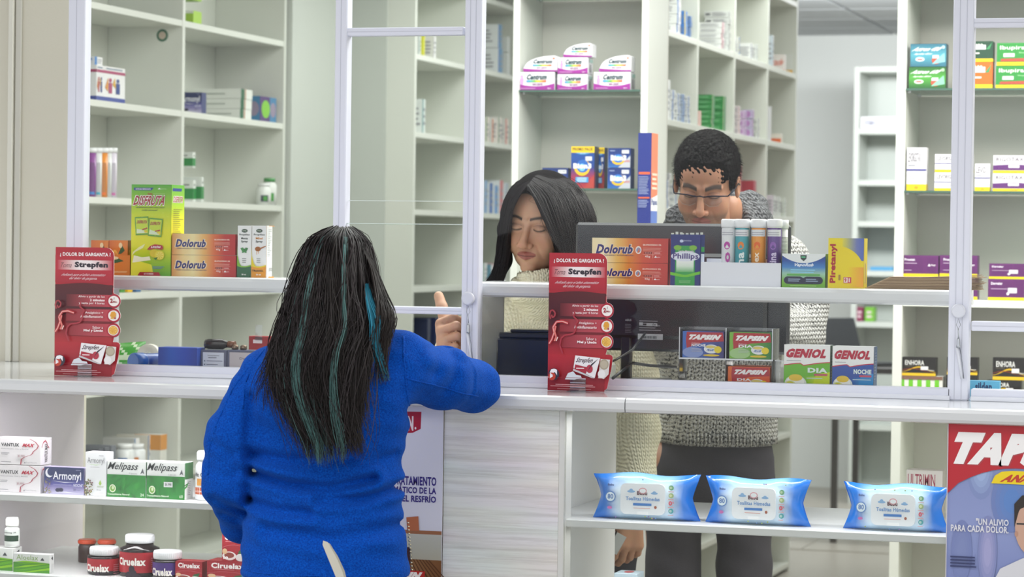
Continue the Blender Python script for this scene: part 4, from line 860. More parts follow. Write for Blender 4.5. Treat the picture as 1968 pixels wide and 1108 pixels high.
# dark glossy receipt printer
A = atY(954, 640, 5.86); B = atY(1062, 640, 5.86); h = atY(1000, 636, 5.86).z - ZC; w_ = B.x - A.x
pr = empty('receipt_printer', (A.x, 5.86, ZC)); tag(pr, 'black receipt printer behind the glass left of the right standee', 'printer')
m = MB(); m.box(0, w_, 0, .12, .0005, h * .86, '181c28', 'plastic', ch=.004); m.build('body', pr); m = MB(); m.box(.004, w_ - .004, .002, .11, h * .862, h * .97, '20242c', 'plastic', ch=.003); m.box(w_ * .22, w_ * .95, .01, .08, h * .971, h * 1.03, '1a1d24', 'plastic', ch=.002); m.build('lid', pr)
# acrylic holder with three cold tea boxes
YT = 5.79
zu = atY(1400, 691, YT).z
carton('red and blue night cold tea box in the acrylic holder', 1312, 1392, 636, zu + .0032, YT, .05, '3c3c84', art_tap('3c3474', '3c6cc0', 'NOCHE'))
carton('red and green day cold tea box in the acrylic holder', 1402, 1483, 638, zu + .0032, YT, .05, '2c7c3c', art_tap('2c7c34', '7cb83c', 'DIA'))
carton('orange and red cold tea box under the acrylic holder', 1399, 1480, 704, ZC + .0008, YT, .075, 'dc5c20', art_tap('d85420', 'e06820', 'DIA', ''))
x0, x1 = atY(1306, 650, YT).x, atY(1487, 650, YT).x; hm = (atY(1400, 630, YT).z - ZC); ha = empty('acrylic_holder', (x0, YT, ZC)); tag(ha, 'clear acrylic two-compartment box holder above the orange box', 'holder')
W_ = x1 - x0; hu = zu - ZC
m = MB(); m.box(0, W_, -.004, .07, hu, hu + .0025, 'ffffff', 'acrylic'); m.box(0, W_, -.0045, -.0043, hu - .0005, hu + .003, 'e0e4e8', 'plastic'); m.build('floor_panel', ha)
for x in (0, W_ / 2 - .001, W_ - .003):
    m = MB(); m.box(x, x + .002, -.004, .07, .0005, hm, 'ffffff', 'acrylic'); m.box(x, x + .002, -.0048, -.0042, hu, hm, 'd4d8de', 'plastic'); m.build('divider', ha)
m = MB(); m.box(.0021, W_ - .0031, .0665, .07, hu + .003, hm, 'ffffff', 'acrylic'); m.build('back_panel', ha)
carton('green day tea box with red lettering beside the acrylic holder', 1507, 1596, 662, ZC + .0005, YT - .01, .04, 'ecECea'.lower(), art_geniol('6cb82c', 'c8dc1c', 'DIA'))
carton('blue night tea box with red lettering next to the green one', 1600, 1680, 665, ZC + .0005, YT - .01, .045, 'ecECea'.lower(), art_geniol('2c50a4', '2c8ccc', 'NOCHE'))
m = MB(); m.box(0, .028, 0, .002, .0005, .072, 'ffffff', 'acrylic'); m.box(0, .002, .002, .05, .0005, .072, 'ffffff', 'acrylic'); m.box(0, .028, -.0005, 0, .07, .0722, 'c8ccd0', 'plastic'); o = m.build('acrylic_stand', None, (atY(1489, 700, YT).x, YT, ZC)); tag(o, 'empty clear acrylic stand between holder and green tea box', 'stand')
# pedestal and tall blue and orange carton behind the monitor
YP = 7.2; A = atY(1226, 300, YP); B = atY(1252, 300, YP); zp = atY(1240, 452, YP).z
carton_m('tall narrow blue and orange carton standing behind the monitor', ((A.x + B.x) / 2, YP, zp), B.x - A.x, .075, atY(1240, 255, YP).z - zp, '24348c', art_papen)
m = MB(); m.box(A.x - .015, B.x + .06, YP - .01, YP + .12, 0, zp - .0005, 'd8dad6', 'laminate', ch=.002); o = m.build('pedestal'); tag(o, 'slim white pedestal under the blue and orange carton', 'pedestal')
# ================================================================== standees
def standee(px0, px1, pyt, pyb, Y, label):
    A = atY(px0, pyt, Y); B = atY(px1, pyt, Y); w_ = B.x - A.x; zb = ZC + .0005; h = atY((px0 + px1) / 2, pyt, Y).z - zb
    r = empty('cardboard_standee', ((A.x + B.x) / 2, Y, zb)); tag(r, label, 'sign', 'red throat remedy standees')
    sx, sz = w_, h                                             # outline in fractions of the straight board
    P = [(0, 0), (.88, 0)] + [(.88 + .16 * math.sin(t), .04 - .04 * math.cos(t)) for t in (.4, .8, 1.2)] + [(1.1, .17), (1.12, .245)] + [(1.06 + .06 * math.cos(t), .25 + .02 * math.sin(t)) for t in (.3, .9, 1.4)] + [(1.0, .27)]
    for zc in (.362, .475, .588): P += [(1.0 + .115 * math.cos(t) + .01, zc + .056 * math.sin(t)) for t in [-1.5 + i * .3 for i in range(11)]]
    P += [(1.0, .65)] + [(.86 + .14 * math.cos(t), .94 + .06 * math.sin(t)) for t in (.0, .35, .7, 1.05, 1.4, 1.57)] + [(0, 1)]
    pts = [((u - .5) * sx, v * sz) for u, v in P]
    m = MB(); m.extrude(pts, 0, .0022, 'ac2230', 'card', edge='e0d4d0'); m.build('board', r)
    m = MB(); f = Face(m, (-sx / 2, 0, 0), (sx, 0, 0), (0, 0, sz))
    f.grad(.0, .0, .985, .26, ['8c1420', '98182a', 'a82430', 'b42832'], False); f.grad(0, .26, .985, .71, ['b02830', '8c2028', '541a20', '4c1620', '54181e'], False)
    f.band(lambda u: .705 + .018 * math.sin(math.pi * u), lambda u: .69, '54181e'); f.grad(0, .727, .985, .94, ['a42030', 'b42434', 'b02434'], False)
    f.text('¿ DOLOR DE GARGANTA ?', .08, .925, .95, .96, 'f6eeee', .035)
    f.grad(.04, .825, .98, .90, ['b83040', 'd8a8a8', 'f0e4e4', 'f0e4e4', 'e0b8b8', 'b83040']); f.text('Toma', .09, .842, .29, .88, '6c4448', 0, .15); f.text('Strepfen', .335, .833, .905, .888, '2c2430', .055)
    f.text('Indicado para el alivio sintomático', .12, .772, .86, .797, 'e8c8cc', .012, .1); f.text('del dolor de garganta.', .25, .745, .73, .77, 'e8c8cc', .012, .1)
    for zc, l1 in ((.588, 0), (.475, 1), (.362, 2)):
        f.grad(.2, zc - .047, 1.0, zc + .047, ['5c1a20' if zc > .5 else '8c242c', 'a8404a', 'b8404c']); f.ell(1.015, zc, .118, .053, 'a81c34', 28); f.ell(1.015, zc, .092, .0405, 'f0e8e4', 28)
    f.text('2', .955, .573, 1.0, .608, 'a01c30', .05); f.text('Min', 1.005, .576, 1.07, .588, 'a01c30', .03); f.rect(1.02, .6, 1.026, .617, '3c3c44')
    f.poly([(.96, .48), (.98, .505), (1.03, .508), (1.06, .49), (1.055, .465), (.99, .462), (.96, .47)], 'dc9c34'); f.rect(.97, .45, 1.03, .462, 'dca844'); f.ell(1.045, .456, .014, .007, 'a82030', 10)
    f.ell(1.015, .362, .078, .034, 'e0a83c', 24); f.ell(1.015, .362, .064, .028, 'f0cc70', 24)
    for k in range(8): a_ = k * .785; f.poly([(1.015, .362), (1.015 + .058 * math.cos(a_ - .25), .362 + .025 * math.sin(a_ - .25)), (1.015 + .058 * math.cos(a_ + .25), .362 + .025 * math.sin(a_ + .25))], 'e2a840')
    f.text('Alivio a partir de los', .42, .607, .87, .628, 'f0dcdc', .015); f.text('2 minutos', .62, .583, .87, .603, 'fff4f4', .035); f.text('y hasta por 4 horas', .43, .556, .87, .578, 'f0dcdc', .02)
    f.text('Analgésico +', .54, .482, .85, .504, 'f0dcdc', .015); f.text('Antiinflamatorio', .46, .455, .85, .475, 'f0dcdc', .02)
    f.text('Sabor a', .67, .371, .85, .392, 'f0dcdc', .01); f.text('Miel y Limón', .52, .343, .85, .366, 'fff4f4', .035)
    # glowing throat profile, printed as line drawing
    def ln(pts_, wd, c):
        for (p, q), (p2, q2) in zip(pts_, pts_[1:]):
            dx, dy = p2 - p, (q2 - q) * 2.2; l = math.hypot(dx, dy) or 1; nx, ny = -dy / l * wd, dx / l * wd / 2.2
            f.poly([(p - nx, q - ny), (p2 - nx, q2 - ny), (p2 + nx, q2 + ny), (p + nx, q + ny)], c)
    ln([(.47, .58), (.45, .54), (.53, .51), (.49, .49), (.5, .46), (.46, .42), (.4, .41), (.3, .405), (.24, .38), (.22, .33), (.27, .27)], .012, 'a83440')
    ln([(.035, .34), (.08, .37), (.12, .42), (.1, .46), (.16, .5), (.26, .505), (.36, .49)], .02, 'cc3c40'); ln([(.035, .34), (.08, .37), (.12, .42), (.1, .46), (.16, .5), (.26, .505), (.36, .49)], .007, 'ecb0a8')
    ln([(.15, .47), (.13, .43), (.16, .39), (.13, .36)], .014, 'e07870'); ln([(.19, .39), (.16, .36)], .008, 'f4d0c8')
    ln([(.06, .52), (.04, .55), (.06, .58), (.1, .585), (.14, .565), (.13, .54), (.09, .53), (.08, .55)], .012, 'a43840')
    # tablets box and blister held at the foot
    f.poly([(.47, .17), (.5, .26), (.93, .245), (.84, .1)], 'ece8ea'); f.poly([(.47, .165), (.84, .1), (.82, .095), (.46, .15)], 'c8c4c8'); f.text('Strepfen', .52, .2, .8, .245, '54404c', .02, .2); f.poly([(.49, .16), (.5, .195), (.72, .175), (.69, .13)], 'a8283a'); f.lines(.52, .16, .66, .175, 1, 'f0d8dc'); f.ell(.75, .165, .055, .03, 'b03044'); f.poly([(.72, .15), (.78, .2), (.9, .24), (.78, .185)], '2c2434')
    f.poly([(.9, .1), (.94, .24), (1.1, .235), (1.08, .13), (1.0, .095)], 'd8d2d0'); f.ell(1.0, .2, .08, .038, 'a89c88'); f.ell(1.0, .2, .06, .028, 'b8ac98'); f.ell(.96, .13, .065, .03, 'e8e4e4')
    f.poly([(.33, .085), (.38, .13), (.47, .145), (.52, .12), (.6, .115), (.62, .1), (.5, .085)], 'd8dce4')
    # S emblem
    f.ell(.135, .12, .095, .043, '2c2c3c', 26); f.ell(.105, .105, .062, .03, 'c0402c', 20); f.text('S', .065, .08, .2, .16, 'f4f0f4', .14)
    ln([(0, .098), (.06, .098)], .004, 'd8b0b4'); ln([(.2, .098), (.98, .098)], .003, '942028')
    f.lines(.17, .04, .85, .055, 1, 'd49ca0', .3, .1); f.lines(.08, .028, .93, .043, 1, 'd49ca0', .3, .1); f.lines(.2, .012, .8, .022, 1, 'c88c90', .3, .1)
    m.build('printed_artwork', r)
    m = MB(); cx_ = -.5 * sx + .53 * sx
    m.box(cx_ - .018, cx_ + .018, -.0035, -.0015, .0, .028, 'ffffff', 'acrylic'); m.box(cx_ - .018, cx_ + .018, .0035, .0055, 0, .028, 'ffffff', 'acrylic'); m.box(cx_ - .021, cx_ + .021, -.016, .02, -.0004, .0011, 'ffffff', 'acrylic')
    m.box(cx_ - .018, cx_ + .018, -.0037, -.0035, .0265, .0285, 'dcd4e4', 'plastic')
    for k in (.008, .013, .018): m.box(cx_ - .017, cx_ + .017, -.0042, -.0036, k, k + .0012, 'c8bcd0', 'plastic')
    m.build('acrylic_foot', r)
    return r
standee(107, 219, 475, 720, 5.60, 'red throat lozenge standee at the left end of the counter')
standee(1056, 1167, 486, 748, 5.60, 'red throat lozenge standee right of the customer before the monitor')
# ================================================================== posters on the display front
def poster(x0, x1, z0, z1, Y, label, draw):
    m = MB(); m.box(x0, x1, Y, Y + .0015, z0, z1, 'e4e4ec', 'card'); o = m.build('poster', None); tag(o, label, 'poster')
    p = MB(); draw(Face(p, (x0, Y, z0), (x1 - x0, 0, 0), (0, 0, z1 - z0)), x0, x1, z0, z1); p.build('printed_artwork', o)
def pfun(f, x0, x1, z0, z1, Y):
    def U(px): return (atY(px, 950, Y).x - x0) / (x1 - x0)
    def V(py, px=820): return (atY(px, py, Y).z - z0) / (z1 - z0)
    return U, V
PX0, PX1 = atY(560, 950, 5.436).x, atY(850.5, 950, 5.436).x
def d1(f, x0, x1, z0, z1):
    U, V = pfun(f, x0, x1, z0, z1, 5.436)
    f.grad(0, 0, 1, 1, ['b8b4b0', 'c8c8c8', 'd4d4e0', 'dcdce8', 'd8d8e4', 'd4d4e0'], False)
    f.poly([(U(700), V(793)), (U(700), V(840)), (U(792), V(832)), (U(807), V(824)), (U(808), V(791))], 'a81830'); f.text('IN', U(778), V(828), U(793), V(800), 'e8d8dc', .06); f.ell(U(797), V(823), .006, .005, 'f0e4e8', 8)
    f.text('PARA EL TRATAMIENTO', U(708), V(933), U(838.5), V(915.5), '3f3380', .03); f.text('SINTOMÁTICO DE LA', U(722), V(949), U(838.5), V(933.5), '3f3380', .03) if 0 else f.text('SINTOMÁTICO DE LA', U(722), V(948.5), U(838.5), V(933), '3f3380', .03)
    f.text('GRIPE Y EL RESFRÍO', U(724), V(965), U(838.5), V(949.5), '3f3380', .03)
    f.rect(U(560), V(1026), U(850), V(1019), '9c6848'); f.grad(U(560), V(1075), U(850), V(1026), ['b0ac9c', 'b4b4a8', 'bcbcb4'], False); f.poly([(U(784), V(1020)), (U(782), V(995)), (U(805), V(992)), (U(807), V(1020))], 'b86c48')
    f.grad(U(700), 0, 1, V(1075), ['6c4428', '7c5434', '8c6440', '7a5030'])
    for k in range(7): f.poly([(U(790) + .02 * k, V(1075)), (U(792) + .02 * k, V(1075)), (U(812) + .03 * k, V(1115)), (U(809) + .03 * k, V(1115))], '5c3820')
    f.poly([(U(740), V(1052)), (U(791), V(1052)), (U(790), V(1098)), (U(740), V(1100))], '3c2024'); f.poly([(U(740), V(1060)), (U(784), V(1057)), (U(784), V(1080)), (U(740), V(1076))], 'a82030'); f.text('SIN', U(760), V(1076), U(781), V(1061), 'f0e4e4', .08, .1)
    f.poly([(U(740), V(1096)), (U(820), V(1097)), (U(818), V(1120)), (U(740), V(1120))], 'b82c28'); f.text('TAPSIN', U(740), V(1113), U(811), V(1099), 'f4ece8', .09, .12)
poster(PX0, PX1, atY(800, 1300, 5.436).z, ZC - .034, 5.436, 'tall white flu treatment poster between the customer and the wood panel', d1)
PY = 5.434; PX2, PX3 = atY(1820, 950, PY).x, atY(2250, 950, PY).x
def d2(f, x0, x1, z0, z1):
    U, V = pfun(f, x0, x1, z0, z1, PY); V2 = lambda py: V(py, 1890)
    f.grad(0, 0, 1, 1, ['6c74a8', '5c64a0', '7c88bc', '8c98c8', '8490c0', '8490c0'], False)
    for (cx_, cy_, rx, ry, c) in ((1885, 900, 28, 60, '9cb0d8'), (1945, 960, 40, 60, '5c84c4'), (1850, 1060, 20, 60, '7c88b8'), (1900, 1060, 18, 70, 'a0a0cc')):
        for k in range(4): f.ell(U(cx_), V2(cy_), (U(cx_ + rx) - U(cx_)) * (1 - .2 * k), (V2(cy_ - ry) - V2(cy_)) * (1 - .2 * k), mix('7480b4', c, .25 * (k + 1)), 24)
    ys = [950, 935, 922, 912, 906, 903, 902]
    f.poly([(0, 1)] + [(U(1820 + 22 * i), V2(951 - 46 * (1 - (1 - i / 6) ** 2) - (8 if i else 0))) for i in range(0, 7)] + [(U(2050), V2(900)), (U(2250), V2(900)), (1, 1)], 'b8202e')
    f.text('TAPSIN', U(1830), V2(895), U(2092), V2(832), 'a84048', .09, .1); f.text('TAPSIN', U(1828), V2(893), U(2090), V2(830), 'f2f0f0', .09, .1)
    f.poly([(U(1905), V2(927)), (U(1912), V2(912)), (U(1925), V2(904)), (U(1945), V2(902)), (U(2250), V2(903)), (U(2250), V2(930))], 'ecd018'); f.text('ANALGESICO', U(1928), V2(924), U(2080), V2(909), 'c03c28', .06, .1)
    # photographed man in white coat
    f.poly([(U(1905), V2(1130)), (U(1925), V2(1090)), (U(1968), V2(1068)), (U(2010), V2(1055)), (U(2120), V2(1130))], 'd4d4da')
    f.ell(U(1990), V2(1010), U(2028) - U(1990), V2(956) - V2(1010), 'c8a08c', 30); f.poly([(U(1951), V2(1010)), (U(1950), V2(965)), (U(1965), V2(948)), (U(2010), V2(946)), (U(2028), V2(990)), (U(1990), V2(960)), (U(1960), V2(975))], '2c2420'); f.rect(U(1955), V2(1004), U(1985), V2(1001), '303030'); f.ell(U(1955), V2(1022), .008, .012, 'b88c78', 10)
    f.text('"UN ALIVIO', U(1877), V2(1008), U(1940), V2(995), 'dcdce4', .03); f.text('PARA CADA DOLOR.', U(1829), V2(1022), U(1940), V2(1009), 'dcdce4', .03)
    f.lines(U(1829), V2(1092), U(1885), V2(1068), 4, '343c68', .5, .2)
    f.rect(0, 0, .004, 1, 'c8c4cc')
poster(PX2, PX3, .55, ZC - .034, PY, 'large red and blue painkiller poster at the lower right', d2)
# ================================================================== wet wipes
def wipes(px0, px1, pyt, pyb, Y, label, seed, yaw=0.0):
    A = atY(px0, pyt, Y); B = atY(px1, pyt, Y); w_ = (B.x - A.x) * .96; zb = ZL + .0005; h = atY((px0 + px1) / 2, pyt, Y).z - zb
    R_ = random.Random(seed); n, k = 28, 14; m = MB(); D = .055
    ph = [R_.uniform(0, 6) for _ in range(6)]
    def surf(u, v, s_):
        # u 0..1 along, v 0..1 up ; body between .12 and .88, sealed fins outside
        e = min(u, 1 - u); fin = max(0, (.13 - e) / .13)
        th = D / 2 * (1 - fin) ** .6 * (math.sin(math.pi * min(max(v, .0), 1)) ** .28 if 0 < v < 1 else 0)
        th = max(th, .0006)
        pin = 1 - .16 * math.sin(math.pi * min(1, e / .16)) * (1 if e < .16 else 0)
        z = h * (.5 + (v - .5) * (1 - .0 * fin) * (1.0 if e > .15 else (1 + .0 * e)))
        bow = .035 * (4 * (v - .5) ** 2) - .012
        x = w_ * (u - .5) * (1 + (bow * 1.5 if e < .13 else 0))
        x += (-1 if u < .5 else 1) * fin * .012 * (abs(2 * v - 1) - .5)
        wr = .0022 * math.sin(u * 60 + ph[0] + 4 * v) * fin + .0012 * math.sin(u * 23 + v * 17 + ph[1]) * (1 - fin) * (1 if v > .75 or u > .8 or u < .2 else .2)
        z += .003 * math.sin(u * 9 + ph[2]) * (v > .9)
        return (x, s_ * (th + wr), z)
    for s_ in (-1, 1):
        b = len(m.v)
        for j in range(k + 1):
            for i in range(n + 1): m.v.append(surf(i / n, j / k, s_))
        for j in range(k):
            for i in range(n):
                q = b + j * (n + 1) + i; u, v = (i + .5) / n, (j + .5) / k
                def colr(u, v):
                    e = min(u, 1 - u); c = mix('d8e8f4', '4ca0de', min(1, max(0, (v - .66) * 2.4))); c = mix(c, '5ab0e8', min(1, max(0, (.2 - v) * 2.0))); return mix(c, '1c74d4', min(1, max(0, (.24 - e) / .14)))
                cs = [colr(i / n, j / k), colr((i + 1) / n, j / k), colr((i + 1) / n, (j + 1) / k), colr(i / n, (j + 1) / k)]
                f4 = (q, q + 1, q + n + 2, q + n + 1)
                m.face(f4 if s_ < 0 else f4[::-1], cs if s_ < 0 else cs[::-1], 'film', True)
    o = m.build('wet_wipes_pack', None, ((A.x + B.x) / 2, Y + D / 2, zb), rotz=yaw); tag(o, label, 'wipes', 'blue wet wipes packs')
    y0 = -D / 2 - .0015
    q = MB(); W2, H2, cx_ = w_ * .225, h * .34, -.01 * w_; pts = []
    for (sx, sz, a0) in ((1, -1, -90), (1, 1, 0), (-1, 1, 90), (-1, -1, 180)):
        for t in (0, 30, 60, 90): pts.append((cx_ + sx * (W2 - .012) + .012 * math.cos(math.radians(a0 + t)), h * .47 + sz * (H2 - .012) + .012 * math.sin(math.radians(a0 + t))))
    q.extrude(pts, y0 - .003, y0 + .004, 'e6eaee', 'plastic'); q.box(cx_ - .012, cx_ + .012, y0 - .0045, y0 - .003, h * .47 - H2, h * .47 - H2 + .006, 'f0f2f4', 'plastic')
    f = Face(q, (cx_ - W2, y0 - .003, h * .47 - H2), (2 * W2, 0, 0), (0, 0, 2 * H2))
    f.text('Toallitas Húmedas', .12, .45, .88, .57, '6c94c8', .03); f.text('Bubu', .37, .63, .6, .76, '6c4c54', .05); f.ell(.5, .77, .09, .1, 'd8a0a8', 16); f.ell(.5, .77, .07, .07, 'e6eaee', 16); f.ell(.24, .74, .09, .04, '8cb4dc', 14); f.ell(.24, .78, .04, .05, '8cb4dc', 14); f.ell(.76, .7, .08, .035, '8cb4dc', 14); f.ell(.76, .73, .04, .04, '8cb4dc', 14); f.rect(.29, .29, .7, .37, '4c80c4'); f.lines(.3, .19, .7, .23, 1, 'd8a8a0'); f.ell(.79, .25, .03, .05, 'a05c48', 10)
    q.build('hinged_lid', o)
    q = MB(); f = Face(q, (-w_ / 2, y0 - .0005, 0), (w_, 0, 0), (0, 0, h))
    f.ell(.16, .5, .052, .12, '5c88c8', 26); f.ell(.16, .5, .044, .1, 'dceaf4', 26); f.text('80', .132, .45, .19, .56, '5c80bc', .03); f.text('Bubu', .135, .74, .195, .79, '4c5c90', .05); f.ell(.155, .26, .025, .035, 'c070b0', 10)
    for kk, c in enumerate(('7cb850', 'b8c850', 'd85060', '3ca090')):
        v = .74 - kk * .17
        if kk == 2: f.text('0', .75, v - .05, .785, v + .05, c, .04); f.text('%', .785, v, .805, v + .04, c, .02)
        else: f.ell(.775, v, .026, .055, mix(c, '70a0d0', .3), 16); f.ell(.77, v, .014, .03, mix(c, 'ffffff', .4), 12)
        f.lines(.745, v - .1, .805, v - .075, 1, 'd89c9c')
    for _ in range(7): f.ell(R_.uniform(.2, .85), R_.choice((.06, .09, .9)), .008, .014, R_.choice(('6c8cc8', 'a8b850', '8c6cb0')), 8)
    q.build('printed_artwork', o)
wipes(1140, 1337, 912, 1003, 5.50, 'blue wet wipes pack, leftmost of three, nearest the wood panel', 1, 0.03)
wipes(1355, 1551, 920, 1010, 5.50, 'blue wet wipes pack, middle of the three on the shelf', 2, -.02)
wipes(1622, 1818, 932, 1024, 5.50, 'blue wet wipes pack, rightmost of three, next to the painkiller poster', 3, 0)
def art_ult(fs): f = fs['F']; f.rect(0, 0, 1, 1, 'e4dcd0'); f.text('ULTRIMIN', .04, .66, .8, .92, 'a83c50', .01); f.poly([(.4, 0), (1, .6), (1, 0)], 'd0b888'); f.band(lambda u: .1 + .55 * u * u, lambda u: .05 + .53 * u * u, 'a83c44'); f.ell(.75, .12, .14, .1, 'b05058')
carton('white and beige supplement box standing behind the rightmost wipes pack', 1742, 1812, 903, ZL, 5.80, .05, 'e4dcd0', art_ult)
C('small pack with red dots at the bottom, under the hanging hand', 1180, 1225, 1101, .60, 5.52, .06, 'c8dce8', lambda fs: (fs['T'].ell(.5, .5, .2, .3, 'c85860'), fs['F'].lines(.1, .5, .9, .9, 3, '8cb0d0')))
# ================================================================== counter accessories
def lanyard(px, py, Y, label, hang=95):
    k = atY(px, py, Y); m = MB(); m.lathe(0, 0, [(.010, -.0), (.0145, -.002), (.0155, -.010), (.0145, -.014), (.012, -.0155)], 'd4d6e0', 'plastic', 28, axis='y')
    r = m.build('hook_knob', None, (k.x, Y - .0005, k.z)); tag(r, label, 'hook')
    m = MB(); s = 5.95 / F
    m.tube([(.0, -.008, -.016), (-.004, -.008, -.030), (.0, -.008, -.038), (.005, -.008, -.030)], .0007, 'a0a4a8', 'metal', 6, closed=True)
    m.tube([(0, -.008, -.038), (.001, -.008, -.055)], .0012, 'c0c4c8', 'metal', 6); m.lathe(.001, -.008, [(.001, -.055), (.0035, -.062), (.0035, -.072), (.0045, -.075), (.0045, -.079)], 'b0b4ba', 'metal', 12); m.build('wire_clip', r)
    m = MB(); m.tube([(-.001, -.008, -.079), (.004, -.009, -.11), (.010, -.010, -.145)], .0035, 'd8dae4', 'plastic', 8); m.tube([(.004, -.008, -.078), (.010, -.010, -.11), (.014, -.010, -.145)], .0008, '8c9098', 'metal', 5); m.build('hanging_pen', r)
lanyard(902, 573, YG - .017, 'round white hook knob with hanging pen on the middle frame post')
lanyard(1843, 597, YG - .017, 'round white hook knob with hanging pen on the right frame post')
# paper notice stuck on the lower-right glass edge is omitted: only reflections there
# ================================================================== cabinet goods: centre
YKf = 7.81
va = art_vitamin()
def curved_top(label, x0, x1, pyt, zb, Y, cat='box'):
    A = atY(x0, pyt, Y); B = atY(x1, pyt, Y); w_ = B.x - A.x; h = atY((x0 + x1) / 2, pyt, Y).z - zb; m = MB()
    P = [(0, 0), (1, 0), (1, .88)] + [(.92 - .87 * math.sin(t) , .3 + .7 * math.cos(t)) for t in [0.0 + i * .19 for i in range(8)]] + [(0, .18)]
    m.extrude([((u - .5) * w_, v * h) for u, v in P], 0, .05, 'e8e6ea', 'card'); o = m.build('medicine_box', None, ((A.x + B.x) / 2, Y, zb + .0003)); tag(o, label, cat, 'curved white vitamin boxes')
    p = MB(); f = Face(p, (-w_ / 2, 0, 0), (w_, 0, 0), (0, 0, h)); f.band(lambda u: .12 + .1 * (1 - u) ** 2 - .02, lambda u: 0, '9c2c94'); f.text('Centrum', .3, .5, .86, .76, '26484e', .05, .08); f.grad(.28, .34, .84, .44, ['3a7cc8', '3cb4b0', '6cb43c', 'e8d82c', 'e8902c', 'd84a30']); f.text('MUJER', .4, .17, .72, .27, '8c2c84', .03); f.ell(.9, .82, .04, .05, 'e87040', 10); p.build('printed_artwork', o)
C('white vitamin box with grey band at the left end of the glass shelf', 994, 1066, 138, ZK2, YKf, .06, 'e8e6ea', art_vitamin(), group='white and purple vitamin boxes')
C('small white and purple vitamin box, bottom of the middle stack', 1071, 1129, 142, ZK2, YKf, .06, 'e8e6ea', va, group='white and purple vitamin boxes')
z_ = atY(1100, 142, YKf).z
C('small white and purple vitamin box, middle of the three-high stack', 1072, 1130, 110, z_ + .0004, YKf, .06, 'e8e6ea', va, group='white and purple vitamin boxes')
curved_top('curved white vitamin box crowning the three-high middle stack', 1083, 1138, 83, atY(1100, 110, YKf).z + .0004, YKf)
curved_top('curved white vitamin box on top of the left stack in the narrow cabinet', 1006, 1071, 107, atY(1030, 138, YKf).z + .0004, YKf)
C('white and purple vitamin box at the right end of the narrow cabinet shelf', 1141, 1212, 138, ZK2, YKf, .06, 'e8e6ea', va, group='white and purple vitamin boxes')
curved_top('curved white vitamin box on top of the rightmost stack in the narrow cabinet', 1152, 1213, 106, atY(1176, 138, YKf).z + .0004, YKf)
C('tall dark blue supplement box with yellow promotion band on top', 1098, 1143, 281, ZK1, YKf, .05, '203468', art_promo)
C('tall blue supplement box half hidden behind the promotion pack', 1146, 1162, 283, ZK1, YKf + .06, .04, '303c58', art_promo)
C('blue and silver supplement box, lower of the right pair', 1168, 1212, 322, ZK1, YKf, .05, '203468', art_bio())
C('blue and silver supplement box, upper of the right pair', 1169, 1212, 284, atY(1190, 322, YKf).z + .0004, YKf, .05, '203468', art_bio())
C('low blue supplement box just behind the parted black hair', 1042, 1092, 322, ZK1, YKf + .01, .05, '24387c', art_bio(False))
# right cabinet
G2 = 'boxes in the right cabinet'
def stack_label(s): return s
C('teal painkiller capsule box on the top glass shelf, upper of two', 1750, 1819, 84, atY(1785, 128, YKf).z + .0004, YKf, .05, '1c4450', art_pain('2c6478', '4c98a8', 'Actron 400'))
C('dark green painkiller capsule box on the top glass shelf, lower of two', 1747, 1818, 128, ZK2, YKf, .05, '143c20', art_pain('1c5428', '4c9c38', 'Actron 600'))
C('orange medicine box with yellow base behind the right post', 1838, 1908, 119, ZK2, YKf, .05, 'd8641c', art_strip('d8641c', 'CALM600', 'f4f0e0', a2_calm))
C('dark green medicine box with yellow base on the orange one', 1840, 1909, 79, atY(1870, 119, YKf).z + .0004, YKf, .05, '1c3c2c', art_strip('1f4430', 'CALM400', 'e8ece0', a2_calm))
C('bright green ibuprofen box, lower of two at the right edge', 1914, 2000, 126, ZK2, YKf, .05, '2c7c34', art_strip('2c8438', 'Ibupirac', 'f0f4ec', a2_ibu))
C('bright green ibuprofen box, upper of two at the right edge', 1916, 2002, 82, atY(1950, 126, YKf).z + .0004, YKf, .05, '2c7c34', art_strip('2c8438', 'Ibupirac', 'f0f4ec', a2_ibu))
C('tall white syrup box with purple wave and yellow base', 1743, 1781, 283, ZK1, YKf, .04, 'e6e4e6', art_strip('e6e4e6', 'LEVORIGOTAX', '54505c', a2_levo, ))
C('white allergy box with yellow base, lower of two left of the right post', 1796, 1868, 331, ZK1, YKf, .04, 'e6e4e6', art_strip('e6e4e6', 'LEVORIGOTAX', '54505c', a2_levo))
C('white allergy box with yellow base, upper of two left of the right post', 1797, 1869, 296, atY(1830, 331, YKf).z + .0004, YKf, .04, 'e6e4e6', art_strip('e6e4e6', 'LEVORIGOTAX', '54505c', a2_levo))
C('small upright white drops box right of the right post', 1874, 1903, 314, ZK1, YKf, .03, 'e6e4e6', art_strip('e6e4e6', 'LEVO', '54505c', a2_levo))
C('white and dark purple allergy box, lower of two at the right edge', 1908, 1990, 333, ZK1, YKf, .045, 'e6e4e6', art_strip('e6e4e6', 'RIGOTAX', '5c5460', a2_rig))
C('white and dark purple allergy box, upper of two at the right edge', 1909, 1991, 298, atY(1950, 333, YKf).z + .0004, YKf, .045, 'e6e4e6', art_strip('e6e4e6', 'RIGOTAX', '5c5460', a2_rig))
def art_pre(fs): fs['F'].rect(0, 0, 1, 1, '5c2460'); fs['F'].rect(0, 0, 1, .15, 'e8cc1c'); a2_pre(fs['F'])
def art_deg(fs): fs['F'].rect(0, 0, 1, 1, '5c2460'); fs['F'].rect(0, 0, 1, .15, 'e8cc1c'); a2_deg(fs['F'])
def art_enh(fs): fs['F'].rect(0, 0, 1, 1, '1c1a18'); fs['F'].rect(0, 0, 1, .15, 'e0b81c'); a2_enh(fs['F'])
zq = atY(1766, 530, YKf).z
